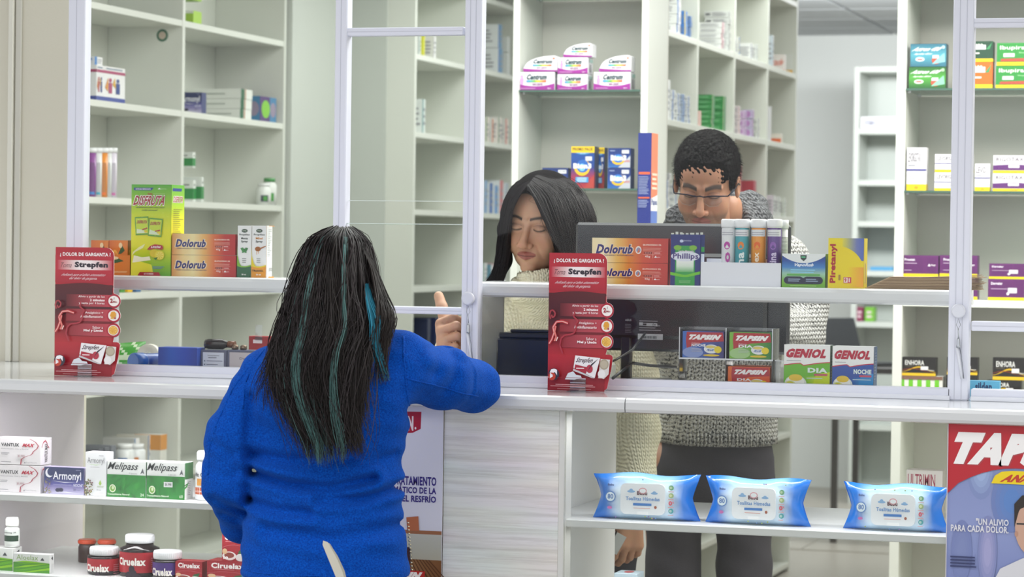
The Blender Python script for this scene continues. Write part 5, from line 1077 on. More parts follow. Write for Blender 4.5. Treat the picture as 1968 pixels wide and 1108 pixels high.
for k, (p0, p1, nm) in enumerate(((1731, 1804, 'left of the right post'), (1806, 1879, 'directly behind the right post'))):
    C('purple medicine box with yellow base, lower of a pair ' + nm, p0, p1, 532, ZK0, YKf, .05, '5c2460', art_pre, group='purple boxes on the white cabinet shelf')
    C('purple medicine box with yellow base, upper of a pair ' + nm, p0, p1, 490, atY((p0 + p1) / 2, 532, YKf).z + .0004, YKf, .05, '5c2460', art_pre, group='purple boxes on the white cabinet shelf')
C('purple medicine box with stickers, lower of two at the right edge', 1899, 1969, 536, ZK0, YKf, .05, '5c2460', art_deg)
C('purple medicine box with stickers, upper of two at the right edge', 1901, 1971, 506, atY(1935, 536, YKf).z + .0004, YKf, .05, '5c2460', art_deg)
def art_gw(fs):
    f = fs['F']
    for k in range(5): f.rect(.02 + .2 * k, 0, .12 + .2 * k, .8, '6cbc2c')
    f.rect(0, .8, 1, 1, '7c5c4c')
C('green and white striped carton under the black gold box', 1728, 1812, 722, ZK4, YKf, .06, 'dcdcd4', art_gw)
C('black gold-curved medicine box on the striped carton, leftmost of the black boxes', 1733, 1799, 686, atY(1770, 722, YKf).z + .0004, YKf, .045, '1c1a18', art_enh)
C('black gold-curved medicine box behind the right post', 1818, 1878, 720, ZK4, YKf + .0, .045, '1c1a18', art_enh)
C('black gold-curved medicine box, second one behind the right post, on top', 1820, 1879, 686, atY(1850, 720, YKf).z + .0004, YKf, .045, '1c1a18', art_enh)
C('black gold-curved medicine box at the right edge, lower', 1897, 1962, 730, ZK4, YKf, .045, '1c1a18', art_enh)
C('black gold-curved medicine box at the right edge, upper', 1908, 1974, 687, atY(1935, 730, YKf).z + .0004, YKf, .045, '1c1a18', art_enh)
C('light blue box with dark lettering in front of the black boxes', 1850, 1921, 731, ZC, 5.80, .03, '4ca8d0', lambda fs: (fs['F'].rect(0, 0, 1, 1, '5cb4d8'), fs['F'].text('silden', .34, .42, .8, .92, '1c4470', .05)))
# ================================================================== goods in the side shelves
def ladz(k): return LAD[k] + .0003
# left unit (X = -3.80): row z index 5 = 1.882, 4 = 1.566, 6 = 2.198
def person_art(fs):
    f = fs['F']; g = fs['R']
    for q in (f, g): q.rect(0, .0, 1, .14, '3c4c98'); q.rect(0, .8, 1, .88, 'a83c68'); q.lines(.1, .9, .9, .97, 1, '7c8ca0'); q.ell(.3, .62, .07, .06, 'a83c68', 8); q.rect(.22, .25, .38, .55, 'a83c68'); q.ell(.65, .62, .07, .06, '2c4488', 8); q.rect(.56, .25, .74, .55, '2c4488'); q.poly([(.4, .5), (.5, .7), (.55, .4)], 'd8a83c'); q.poly([(.05, .4), (.2, .7), (.18, .3)], 'd8903c')
SCt = side_carton
SCt('white family vitamin box with printed figures in the left cubby', XA + -.03, 200, 241, 126, ladz(5), .11, 'e6e6e6', person_art)
SCt('white box with figures partly cut off by the frame in the left cubby', XA - .03, 186, 200, 124, ladz(5), .1, 'e4e4e6', person_art)
zt = atX(186, 124, XA - .03).z
SCt('small white box lying on the family vitamin boxes', XA - .05, 182, 197, 108, zt + .001, .08, 'dfe2e8', art_small('3c7cc0', word='HONE'))
SCt('small dark blue night box in the left cubby behind the divider', XA - .01, 388, 397, 177, ladz(5), .1, '3c4474', art_night)
yq0, yq1 = atX(452, 200, XA - .04).y, atX(474, 200, XA - .04).y
zz = ladz(5)
for k in range(3):
    hz = .037
    carton_m('long white carton with green end stripes, %s of three stacked' % ('lowest', 'middle', 'topmost')[k], (XA - .15, yq0 + .004 * k, zz), .26, yq1 - yq0, hz, 'dfe2dc', lambda fs: (fs['F'].bar(.05, .3, .15, .7), fs['F'].lines(.3, .4, .9, .6, 1, 'a0a8a0'), fs['R'].rect(0, 0, .3, 1, '1c5c3c'), fs['R'].rect(.34, 0, .42, 1, 'a86c3c')), 'box', 'long white cartons with green stripes'); zz += hz + .0004
def art_pg(fs):
    for k in 'FR': f = fs[k]; f.rect(0, 0, 1, 1, '4c2c70'); f.rect(.6, 0, 1, 1, '3c7ca8'); f.ell(.35, .5, .26, .36, '7cc02c', 14); f.ell(.8, .5, .18, .3, '90849c', 12)
SCt('purple box with bright green blob in the left cubby', XA - .02, 500, 531, 184, ladz(5), .13, '4c3c70', art_pg)
zz = ladz(6)
SCt('lime green carton cut by the top of the picture, upper', XA - .03, 372, 388, -30, zz + .085, .08, '9cc83c', lambda fs: fs['F'].rect(0, .9, 1, 1, 'e4e8dc'))
SCt('lime green carton cut by the top of the picture, lower', XA - .03, 372, 388, 20, zz, .08, 'a4cc3c', lambda fs: fs['F'].rect(0, .8, 1, 1, 'e4e8dc'))
# effervescent tubes in the left cubby
for k, (px, c, w2) in enumerate(((176, '8c4c94', 'leftmost purple'), (187, 'dfe2e0', 'white and teal'), (198, 'e08c2c', 'orange'), (206, 'd8dcd8', 'plain white'), (216, 'dcd4e0', 'white and pink'))):
    Xp_ = XA - .03 - .0 * k; A = atX(px, 284, Xp_); h = A.z - ladz(4); m = MB(); m.lathe(0, 0, [(.016, 0), (.016, h * .9)], c, 'plastic', 16); m.lathe(0, 0, [(.0175, h * .9), (.0175, h)], 'e4e6e6', 'plastic', 16)
    curve_rect(m, .0163, h * .1, h * .7, 10, 70, mix(c, '303848', .4)); curve_rect(m, .0163, h * .05, h * .12, -40, 70, ('3c7cc0', '3ca0b0', 'e06c28', 'b0b4b0', 'c060a0')[k])
    o = m.build('vitamin_tube', None, (A.x, A.y, ladz(4))); tag(o, w2 + ' effervescent tube in the left cubby shelving', 'tube', 'effervescent tubes in the left cubby')
def art_green(fs):
    for k in 'FR': f = fs[k]; f.rect(0, .12, 1, .62, '2c8c44'); f.lines(.15, .72, .85, .85, 1, '788078')
m_ = SCt('green and white tall ointment box on the lower white boxes', XA - .02, 371, 376, 292, ladz(4) + .12, .09, 'dfe4de', art_green)
SCt('white box with green band under the tall ointment box', XA - .02, 372, 377, 346, ladz(4), .09, 'dfe4de', art_green)
SCt('green and white ointment box standing right of the stacked pair', XA + -.005, 388, 392, 340, ladz(4), .075, 'dfe4de', art_green)
for px, cc, lb in ((507, '3c4050', 'small white bottle with green label in the left cubby'), (518, '3c8c44', 'green-capped white bottle at the right end of the left cubby')):
    A = atX(px, 352 if px == 507 else 342, XA - .03); h = A.z - ladz(4); m = MB(); m.lathe(0, 0, [(.028, 0), (.028, h * .75), (.02, h * .84), (.02, h * .86)], 'e2e5e1', 'plastic', 18); m.lathe(0, 0, [(.022, h * .86), (.022, h)], 'e4e6e4' if px == 507 else '3c8c44', 'plastic', 18); curve_rect(m, .0283, h * .15, h * .45, 0, 60, cc); curve_rect(m, .0286, h * .2, h * .4, 20, 50, '4c9c3c')
    o = m.build('pill_bottle', None, (A.x, A.y, ladz(4))); tag(o, lb, 'bottle')
m = MB(); A = atX(312, 68, XA - .02); 
# round green sticker on the divider
r_ = .022; yd = ya[1] - .0112; m.lathe(0, 0, [(r_, 0), (r_, -.0006)], '3c6c54', 'print', 24, axis='y'); m.lathe(0, 0, [(r_ * .62, -.0007), (r_ * .62, -.001)], 'c8b8a8', 'print', 20, axis='y')
P_ = atY(312, 68, yd); o = m.build('sticker', None, (P_.x, yd, P_.z)); tag(o, 'small round green sticker on the divider of the left cubby', 'sticker')
# yellow and green flat boxes on the shelf just under the display shelf
for k, (px, c) in enumerate(((232, '4c8c3c'), (246, 'e0b41c'), (262, '3c6c9c'))): SCt('flat box on the left cubby shelf just below the display shelf, %s' % ('green', 'yellow', 'blue')[k], XA - .02, px, px + 9, 552, ladz(3), .1, c)
# lower cubby seen under the counter: bottles and cartons on z index 1 (.618)
zq = ladz(1)
for k, px in enumerate((240, 262)):
    A = atX(px, 852, XA - .03); h = A.z - zq; m = MB(); m.lathe(0, 0, [(.032, 0), (.032, h * .8), (.024, h * .86)], 'e0e3e4', 'plastic', 18); m.lathe(0, 0, [(.026, h * .86), (.026, h)], 'e8eaea', 'plastic', 18); curve_rect(m, .0323, h * .4, h * .62, -20, 40, ('3c6ca8', 'c87c3c')[k]); o = m.build('pill_bottle', None, (A.x, A.y, zq)); tag(o, 'white bottle behind the leaf boxes with %s label' % ('blue', 'orange')[k], 'bottle')
for k in range(4): SCt('stacked pale carton in the cubby below the counter, %s' % ('first from left', 'second from left', 'third from left', 'fourth, beside the orange one')[k], XA - .06 - .05 * (k % 2), 258 + 13 * k, 268 + 13 * k, 842 - 3 * k, zq, .12, ('c8c8c4', 'dcdcd4', 'e0dcd0', 'd4d8dc')[k], art_small('8ca0b8'))
SCt('white carton with orange top in the cubby below the counter', XA - .02, 309, 321, 835, zq, .1, 'e0e0d8', lambda fs: [fs[q].rect(0, .6, 1, 1, 'd8902c') for q in 'FR'])
for k in range(3): SCt('dark low box behind the tall white drops box, %s from the left' % ('first', 'second', 'third')[k], XA - .03, 190 + 12 * k, 199 + 12 * k, 862 - 3 * k, zq, .1, ('4c5058', '5c6068', '6c7078')[k])
# middle unit (X = -3.50)
SCt('white box with teal mark on the upper shelf seen through the hatch', XB - .03, 806, 809, 68, ladz(6), .07, 'dfe2e0', art_small('3c8c80')); SCt('yellow box on the upper shelf seen through the hatch', XB - .03, 815, 817, 68, ladz(6), .05, 'd8d83c'); SCt('white box beside the yellow one seen through the hatch', XB - .03, 833, 838, 68, ladz(6), .1, 'e2e2de', art_small('9c9c98'))
SCt('large white carton with blue print, lower one right of the middle post', XB - .03, 958, 966, 92, ladz(6), .2, 'e0e4e6', art_small('3c7cc0', side='5c90b8')); z_ = atX(958, 92, XB - .03).z
SCt('large white carton with blue print, upper one right of the middle post', XB - .03, 958, 965, 46, z_ + .001, .2, 'e0e4e6', art_small('3c7cc0', side='5c90b8'))
SCt('plain white carton at the far end beside the big cartons, lower', XB - .03, 976, 981, 100, ladz(6), .1, 'd4d8d6'); SCt('plain white carton at the far end beside the big cartons, upper', XB - .03, 976, 981, 70, atX(976, 100, XB - .03).z + .001, .1, 'd4d8d6')
SCt('white and teal upright box seen through the hatch glass', XB - .03, 812, 818, 190, ladz(5), .09, 'dfe4e2', art_small('2c7c80', side='cfd8d4'))
for k, (p, c) in enumerate(((934, '5c8c3c'), (946, 'd8703c'), (958, '3c7c50'), (972, 'd84c2c'))): SCt('white medicine box with %s mark in the middle cubby' % ('olive', 'orange', 'green', 'red')[k], XB - .03 - .02 * (k % 2), p, p + 6, 224 + (4 if k % 2 else 0), ladz(5), .07, 'e2e0dc', art_small(c, side='e0d8d0'))
for k, (p, c) in enumerate(((931, '7ca0c8'), (941, '2c60a8'), (951, '5c90c8'), (961, 'c86c70'), (971, 'a8b4c0'))): SCt('upright white and blue box in the middle cubby, %s from the left' % ('first', 'second', 'third', 'fourth', 'fifth')[k], XB - .03, p, p + 6, 346 + 5 * (k % 3), ladz(4), .055, 'dfe4e8', art_small(c, side=c))
for k, (p, c) in enumerate(((930, 'b8c8c8'), (942, '6ca0b8'), (954, 'c8a8a8'), (966, '90b0a0'))): SCt('low pale box near the falling black hair, %s from the left' % ('first', 'second', 'third', 'fourth')[k], XB - .03, p, p + 6, 505 + 3 * (k % 2), ladz(3), .07, c, art_small(c))
SCt('dark navy carton behind the raised fist, left', XB - .03, 822, 828, 612, ladz(2), .12, '242c4c'); SCt('dark navy carton behind the raised fist, right', XB - .03, 838, 845, 610, ladz(2), .1, '2a3258')
# tall unit behind the man (X = -2.20): columns and stacks
wht = 'e4e6e6'
def stack(n, pxn, pxf, pyt, row, X, wx, base, art, what, where, grp):
    """n equal boxes piled up; top at pixel row pyt"""
    zb = ladz(row); y0 = atX(pxn, pyt, X).y; y1 = atX(pxf, pyt, X).y; H_ = atX(pxn, pyt, X).z - zb; h = H_ / n
    ords = ['bottom'] + ['%s from bottom' % q for q in ('second', 'third', 'fourth', 'fifth', 'sixth', 'seventh', 'eighth')]
    for k in range(n):
        lab = '%s, %s of %s' % (what, ('top' if k == n - 1 and n > 1 else ords[k]), where) if n > 1 else '%s, %s' % (what, where)
        carton_m(lab, (X - wx / 2 + random.uniform(-.004, 0), y0 + random.uniform(0, .004), zb + h * k), wx, y1 - y0, h - .0006, base, art, 'box', grp)
gT = 'medicine boxes in the tall cubby shelving'
a_w = art_small('2c6cb8', word=None); a_r = art_small('b85c68', bar=True, side='e0c8cc'); a_g = lambda fs: (fs['F'].rect(0, 0, 1, 1, '2f8a44'), fs['F'].lines(.1, .3, .9, .7, 2, '7cc088'), fs['R'].rect(0, 0, 1, 1, '2c8040'), fs['R'].rect(0, 0, .15, 1, 'b8cc8c'))
a_y = art_small('d8c020', side='3c80c8'); a_p = lambda fs: (fs['F'].ell(.5, .5, .36, .36, 'b07cb8', 12), fs['R'].rect(.1, .1, .9, .9, 'a884b8')); a_bl = lambda fs: (fs['F'].rect(0, .1, .5, .9, '2c7cc4'), fs['F'].lines(.55, .3, .95, .7, 3, '8c949c'), fs['R'].rect(0, 0, .35, 1, '3c70b8'), fs['R'].lines(.4, .2, .9, .8, 3, '9ca4ac'))
# top row (2.198)
stack(4, 1303, 1310, -12, 6, -2.21, .14, wht, a_w, 'white barcoded box', 'the upper left pile by the cabinet', gT)
stack(2, 1316, 1322, 20, 6, -2.21, .05, '3c78c0', a_y, 'blue and yellow box', 'the narrow pile beside the barcoded boxes', gT)
stack(4, 1327, 1331, 30, 6, -2.21, .04, '5c84b8', a_bl, 'small blue box', 'the short pile near the first divider', gT)
stack(5, 1388, 1393, 42, 6, -2.215, .13, wht, a_r, 'white box with pinkish end', 'the pile in the top second cubby', gT)
stack(6, 1402, 1407, 20, 6, -2.215, .10, 'dcdfdd', art_small('a8acac'), 'plain white box', 'the tallest pile in the top second cubby', gT)
stack(1, 1421, 1423, 70, 6, -2.215, .04, wht, a_y, 'small white and yellow box', 'alone at the left of the top third cubby', gT)
stack(1, 1444, 1447, 82, 6, -2.215, .08, wht, art_small('505c80', side='dfe2e0'), 'white box with dark lettering', 'in the top third cubby, left', gT)
stack(1, 1455, 1457, 84, 6, -2.215, .05, 'dfe2e0', art_small('70988c'), 'pale box with green mark', 'in the top third cubby, right', gT)
stack(1, 1486, 1488, 67, 6, -2.215, .035, 'ccd8e0', art_small('6c94b8'), 'tall slim pale blue box', 'at the left of the top fourth cubby', gT)
stack(1, 1508, 1511, 104, 6, -2.215, .09, 'e8e0dc', lambda fs: (fs['F'].text('Blocade', .05, .35, .95, .75, 'd85c3c', .02, .2), fs['F'].rect(0, 0, 1, .1, 'e87c2c')), 'white box with red script', 'in the top fourth cubby', gT)
stack(1, 1524, 1528, 103, 6, -2.215, .06, 'dcdfda', lambda fs: (fs['F'].rect(0, 0, 1, .2, 'e8b01c'), fs['R'].rect(0, 0, 1, .2, 'e8b01c')), 'white box with yellow base', 'at the right end of the top fourth cubby', gT)
# second row (1.882)
stack(1, 1284, 1289, 152, 5, -2.212, .1, wht, lambda fs: (fs['F'].rect(0, .35, .35, 1, '2c7cc4'), fs['F'].text('Amoxi', .45, .7, .95, .82, '606870', .01), fs['F'].lines(.45, .3, .9, .6, 3, 'a8acb0'), fs['R'].lines(.1, .2, .9, .8, 4, 'b0b4b8')), 'upright white and blue antibiotic box', 'leftmost in the second cubby row', gT)
stack(3, 1294, 1299, 172, 5, -2.212, .06, wht, a_bl, 'white and blue box', 'the pile right of the antibiotic box', gT)
stack(4, 1304, 1308, 178, 5, -2.212, .04, wht, a_bl, 'white and blue box', 'the middle pile of the second cubby row', gT)
stack(4, 1314, 1318, 180, 5, -2.212, .035, 'a8b8d0', a_bl, 'pale blue box', 'the fourth pile of the second cubby row', gT)
stack(5, 1324, 1328, 184, 5, -2.212, .035, wht, a_bl, 'white and blue box', 'the fifth pile of the second cubby row', gT)
stack(1, 1345, 1348, 212, 5, -2.212, .04, 'dcb8b0', None, 'small pinkish box', 'left of the green piles', gT)
stack(7, 1369, 1374, 181, 5, -2.212, .085, '2c7c40', a_g, 'dark green box', 'the left green pile', 'green boxes in the second cubby')
stack(5, 1391, 1396, 184, 5, -2.212, .07, '2c7c40', a_g, 'dark green box', 'the right green pile', 'green boxes in the second cubby')
stack(4, 1421, 1424, 203, 5, -2.212, .03, 'd8ccd0', art_small('c87c78'), 'slim pink-edged box', 'the first pile of the third cubby', gT)
stack(3, 1432, 1437, 212, 5, -2.212, .05, 'c8b0d0', a_p, 'lilac box', 'the left lilac pile', 'lilac boxes in the third cubby')
stack(3, 1446, 1450, 210, 5, -2.212, .04, 'bcb4d0', a_p, 'lilac box', 'the right lilac pile', 'lilac boxes in the third cubby')
stack(3, 1457, 1460, 226, 5, -2.212, .04, 'd8dcd4', art_small('8c9498'), 'pale box', 'the low pile at the end of the third cubby', gT)
stack(1, 1481, 1483, 204, 5, -2.212, .02, 'dcdce0', None, 'thin white box', 'at the left of the second fourth cubby', gT)
stack(1, 1502, 1505, 256, 5, -2.212, .08, 'e0d8cc', lambda fs: fs['F'].rect(0, .1, 1, .5, 'e0682c'), 'low white and orange box', 'in the second fourth cubby', gT)
# third row (1.566)
stack(3, 1283, 1288, 345, 4, -2.212, .12, wht, a_w, 'white box with blue corner', 'the pile left of the man, near', gT)
stack(4, 1300, 1304, 352, 4, -2.212, .07, wht, a_bl, 'white and blue box', 'the pile left of the man, far', gT)
SCt('grey-white flat box behind the man\'s head, above the pile', -2.215, 1283, 1291, 332, atX(1283, 345, -2.212).z + .001, .12, 'd0d4d2', art_small('787c84'))
stack(1, 1424, 1427, 318, 4, -2.212, .045, 'b03040', None, 'tall red box', 'right of the man\'s hair', gT)
stack(1, 1449, 1454, 346, 4, -2.212, .07, 'b03444', None, 'wide red box', 'above the grey collar', gT)
for k, (p, c) in enumerate(((1488, 'd8ccd8'), (1498, 'e0e2e0'), (1508, 'd8dcd4'))): stack(1, p, p + 3, 374 + 3 * k, 4, -2.212, .04, c, art_small('7c9c80'), 'small pale box', ('first', 'second', 'third')[k] + ' in the cubby right of the grey collar', gT)
# back room: bookcase content, desk things
b_ = carton('long low white carton with purple lettering on the back bookcase', 1654, 1722, 224, zb_[1] + .0005, YB + .02, .15, 'dcdce0', lambda fs: (fs['F'].text('VERMAGY', .08, .25, .55, .75, '6c6c8c', .02), fs['F'].lines(.6, .3, .95, .7, 2, 'b0a0b8'), fs['F'].rect(0, 0, 1, .06, 'c8b8c8')))
C('blue binder lying on the back bookcase shelf', 1672, 1716, 512, zb_[4] + .0005, YB + .02, .2, '4c94c0', None, cat='binder', name='binder')
for k, (p0, p1, c) in enumerate(((1645, 1659, '7c2448'), (1662, 1680, '6cac2c'))): C(('dark red', 'lime green')[k] + ' box on the bookcase shelf above the laptop', p0, p1, 590, zb_[5] + .0005, YB + .02, .1, c, lambda fs: fs['F'].lines(.2, .2, .8, .8, 2, 'd8c0c8'))
# laptop
lp = empty('laptop', (0, 0, 0)); A = atY(1645, 690, 12.8); lp.location = (A.x, 12.75, zd + .0005); lp.rotation_euler.z = .9; tag(lp, 'open black laptop on the back room desk behind the night tea box', 'laptop')
m = MB(); m.box(-.16, .16, -.11, .11, 0, .02, '202428', 'plastic', ch=.003); m.build('keyboard_base', lp)
m = MB(); m.box(-.16, .16, -.004, .004, 0, .22, '181c20', 'plastic', ch=.002, M=Matrix.Translation((0, .11, .02)) @ Matrix.Rotation(-.35, 4, 'X')); m.build('screen', lp)
# ================================================================== implicit surfaces for bodies and clothes
f32 = np.float32
def A3(v): return np.array(v, dtype=f32)
def s_cap(P, a, b, ra, rb):
    a, b = A3(a), A3(b); ab = b - a; L2 = float(ab @ ab) + 1e-9
    t = np.clip(((P - a) @ ab) / L2, 0, 1); d = P - a - t[:, None] * ab
    return np.sqrt((d * d).sum(1)) - (ra + (rb - ra) * t)
def s_ell(P, c, r, R=None):
    q = P - A3(c)
    if R is not None: q = q @ A3(R)
    r = A3(r); k0 = np.sqrt(((q / r) ** 2).sum(1)) + 1e-6; k1 = np.sqrt(((q / (r * r)) ** 2).sum(1)) + 1e-6
    return k0 * (k0 - 1) / k1
def s_loft(P, z, cx, cy, rx, ry, e=2.2):
    z = np.array(z); o = np.argsort(z); zz = z[o]; g = lambda a: np.interp(P[:, 2], zz, np.array(a)[o]).astype(f32)
    CX_, CY_, RX, RY = g(cx), g(cy), g(rx), g(ry)
    k = (np.abs((P[:, 0] - CX_) / RX) ** e + np.abs((P[:, 1] - CY_) / RY) ** e) ** (1 / e)
    d = (k - 1) * np.minimum(RX, RY)
    return np.maximum(d, np.maximum(P[:, 2] - zz[-1], zz[0] - P[:, 2]))
def smin(a, b, k): h = np.clip(.5 + .5 * (b - a) / k, 0, 1); return b * (1 - h) + a * h - k * h * (1 - h)
def smax(a, b, k): return -smin(-a, -b, k)
def U_(ds, k):
    d = ds[0]
    for e in ds[1:]: d = smin(d, e, k)
    return d
def chain(P, pts, k=.01):
    return U_([s_cap(P, a[0], b[0], a[1], b[1]) for a, b in zip(pts, pts[1:])], k)
def iso(fun, lo, hi, h, band=2.2):
    """naive surface nets in a narrow band; returns vertices, quads"""
    lo, hi = np.array(lo, float), np.array(hi, float); M = 4
    nc = np.ceil((hi - lo) / (h * M)).astype(int) + 1; N = nc * M
    ax = [lo[i] + h * np.arange(N[i]) for i in range(3)]
    cax = [lo[i] + h * (M * np.arange(nc[i]) + (M - 1) / 2) for i in range(3)]
    G = np.stack(np.meshgrid(*cax, indexing='ij'), -1).reshape(-1, 3).astype(f32)
    c = fun(G).reshape(nc); near = np.abs(c) < h * M * band
    full = np.repeat(np.repeat(np.repeat(np.where(c > 0, 1., -1.), M, 0), M, 1), M, 2).astype(f32)
    mask = np.repeat(np.repeat(np.repeat(near, M, 0), M, 1), M, 2)
    idx = np.argwhere(mask); Pn = np.stack([ax[i][idx[:, i]] for i in range(3)], -1).astype(f32)
    full[mask] = fun(Pn); V = full
    V[0], V[-1] = 1, 1; V[:, 0], V[:, -1] = 1, 1; V[:, :, 0], V[:, :, -1] = 1, 1
    S = V < 0
    cnt = sum(S[i:S.shape[0] - 1 + i, j:S.shape[1] - 1 + j, k:S.shape[2] - 1 + k].astype(np.int8) for i in (0, 1) for j in (0, 1) for k in (0, 1))
    act = (cnt > 0) & (cnt < 8); ids = -np.ones(act.shape, int); ac = np.argwhere(act); ids[act] = np.arange(len(ac))
    acc = np.zeros((len(ac), 3)); num = np.zeros(len(ac)); C8 = [(i, j, k) for i in (0, 1) for j in (0, 1) for k in (0, 1)]
    val = {q: V[ac[:, 0] + q[0], ac[:, 1] + q[1], ac[:, 2] + q[2]] for q in C8}
    for q in C8:
        for d in range(3):
            if q[d] == 0:
                r = list(q); r[d] = 1; r = tuple(r); a, b = val[q], val[r]; m_ = (a < 0) != (b < 0); t = np.where(m_, a / np.where(m_, a - b, 1), 0)
                p = np.zeros((len(ac), 3)) + np.array(q); p[:, d] = t; acc += p * m_[:, None]; num += m_
    verts = lo + h * (ac + acc / num[:, None]); quads = []
    for d in range(3):
        a = np.take(S, range(S.shape[d] - 1), axis=d); b = np.take(S, range(1, S.shape[d]), axis=d); e = np.argwhere(a != b); sg = S[tuple(e.T)]
        u, v = [(1, 2), (2, 0), (0, 1)][d]; ok = (e[:, u] > 0) & (e[:, v] > 0) & (e[:, u] < S.shape[u] - 1) & (e[:, v] < S.shape[v] - 1); e, sg = e[ok], sg[ok]
        def at(du, dv):
            w_ = e.copy(); w_[:, u] -= du; w_[:, v] -= dv; return ids[tuple(w_.T)]
        q = np.stack([at(1, 1), at(0, 1), at(0, 0), at(1, 0)], 1); q[~sg] = q[~sg][:, ::-1]; quads.append(q)
    return verts, np.concatenate(quads)
def np_mesh(name, parts, parent, mats, loc=None):
    """parts: list of (verts, quads, colour array or hex, material index)"""
    vs, fs, cs, mi = [], [], [], []; b = 0
    for v, q, c, m_ in parts:
        vs.append(v); fs.append(q + b); b += len(v)
        c = np.tile(np.array(H(c)), (len(v), 1)) if isinstance(c, (str, tuple)) else c
        cs.append(c[q.ravel()]); mi.append(np.full(len(q), m_))
    V = np.concatenate(vs); Q = np.concatenate(fs); me = bpy.data.meshes.new(name)
    me.vertices.add(len(V)); me.vertices.foreach_set('co', V.astype(f32).ravel())
    me.loops.add(Q.size); me.loops.foreach_set('vertex_index', Q.ravel().astype(np.int32))
    me.polygons.add(len(Q)); me.polygons.foreach_set('loop_start', np.arange(0, Q.size, Q.shape[1], dtype=np.int32))
    try: me.polygons.foreach_set('loop_total', np.full(len(Q), Q.shape[1], dtype=np.int32))
    except Exception: pass
    me.update(calc_edges=True); me.polygons.foreach_set('material_index', np.concatenate(mi).astype(np.int32)); me.polygons.foreach_set('use_smooth', np.ones(len(Q), bool))
    ca = me.color_attributes.new('Col', 'FLOAT_COLOR', 'CORNER'); ca.data.foreach_set('color', np.concatenate(cs).astype(f32).ravel())
    for m_ in mats: me.materials.append(MATS[m_])
    me.validate(); o = bpy.data.objects.new(name, me); COL.objects.link(o); o.parent = parent
    if loc is not None: o.location = loc
    return o
# ------------------------------------------------------------------ materials of people
def skin_mat():
    m, N, L, P = newmat('skin'); a = N.new('ShaderNodeAttribute'); a.attribute_name = 'Col'
    tc = N.new('ShaderNodeTexCoord'); n = N.new('ShaderNodeTexNoise'); n.inputs['Scale'].default_value = 90; n.inputs['Detail'].default_value = 3
    mx = N.new('ShaderNodeMix'); mx.data_type = 'RGBA'; mx.blend_type = 'MULTIPLY'; mx.inputs[0].default_value = .16
    L.new(tc.outputs['Object'], n.inputs[0]); L.new(a.outputs[0], mx.inputs[6]); L.new(n.outputs['Color'], mx.inputs[7]); L.new(mx.outputs[2], P.inputs['Base Color'])
    P.inputs['Roughness'].default_value = .48; P.inputs['Subsurface Weight'].default_value = .12; P.inputs['Subsurface Radius'].default_value = (.012, .005, .003); P.inputs['Subsurface Scale'].default_value = .5
    b = N.new('ShaderNodeBump'); b.inputs['Strength'].default_value = .12; b.inputs['Distance'].default_value = .001; n2 = N.new('ShaderNodeTexNoise'); n2.inputs['Scale'].default_value = 500
    L.new(tc.outputs['Object'], n2.inputs[0]); L.new(n2.outputs['Fac'], b.inputs['Height']); L.new(b.outputs[0], P.inputs['Normal'])
skin_mat()
vmat('hair', .46, spec=.28); vmat('hair_mass', .9, spec=.05)
def fleece_mat():
    m, N, L, P = newmat('fleece'); tc = N.new('ShaderNodeTexCoord'); n = N.new('ShaderNodeTexNoise'); n.inputs['Scale'].default_value = 330; n.inputs['Detail'].default_value = 3
    n2 = N.new('ShaderNodeTexNoise'); n2.inputs['Scale'].default_value = 26; n2.inputs['Detail'].default_value = 4
    cr = N.new('ShaderNodeValToRGB'); cr.color_ramp.elements[0].position = .35; cr.color_ramp.elements[1].position = .7; cr.color_ramp.elements[0].color = (.0004, .038, .27, 1); cr.color_ramp.elements[1].color = (.001, .082, .48, 1)
    for q in (n, n2): L.new(tc.outputs['Object'], q.inputs[0])
    L.new(n.outputs['Fac'], cr.inputs[0]); L.new(cr.outputs[0], P.inputs['Base Color']); P.inputs['Roughness'].default_value = .95; P.inputs['Sheen Weight'].default_value = .12; P.inputs['Sheen Tint'].default_value = (.1, .4, 1, 1); P.inputs['Specular IOR Level'].default_value = .15
    b = N.new('ShaderNodeBump'); b.inputs['Strength'].default_value = .55; b.inputs['Distance'].default_value = .002; L.new(n.outputs['Fac'], b.inputs['Height'])
    b2 = N.new('ShaderNodeBump'); b2.inputs['Strength'].default_value = .35; b2.inputs['Distance'].default_value = .006; L.new(n2.outputs['Fac'], b2.inputs['Height']); L.new(b2.outputs[0], b.inputs['Normal']); L.new(b.outputs[0], P.inputs['Normal'])
fleece_mat()
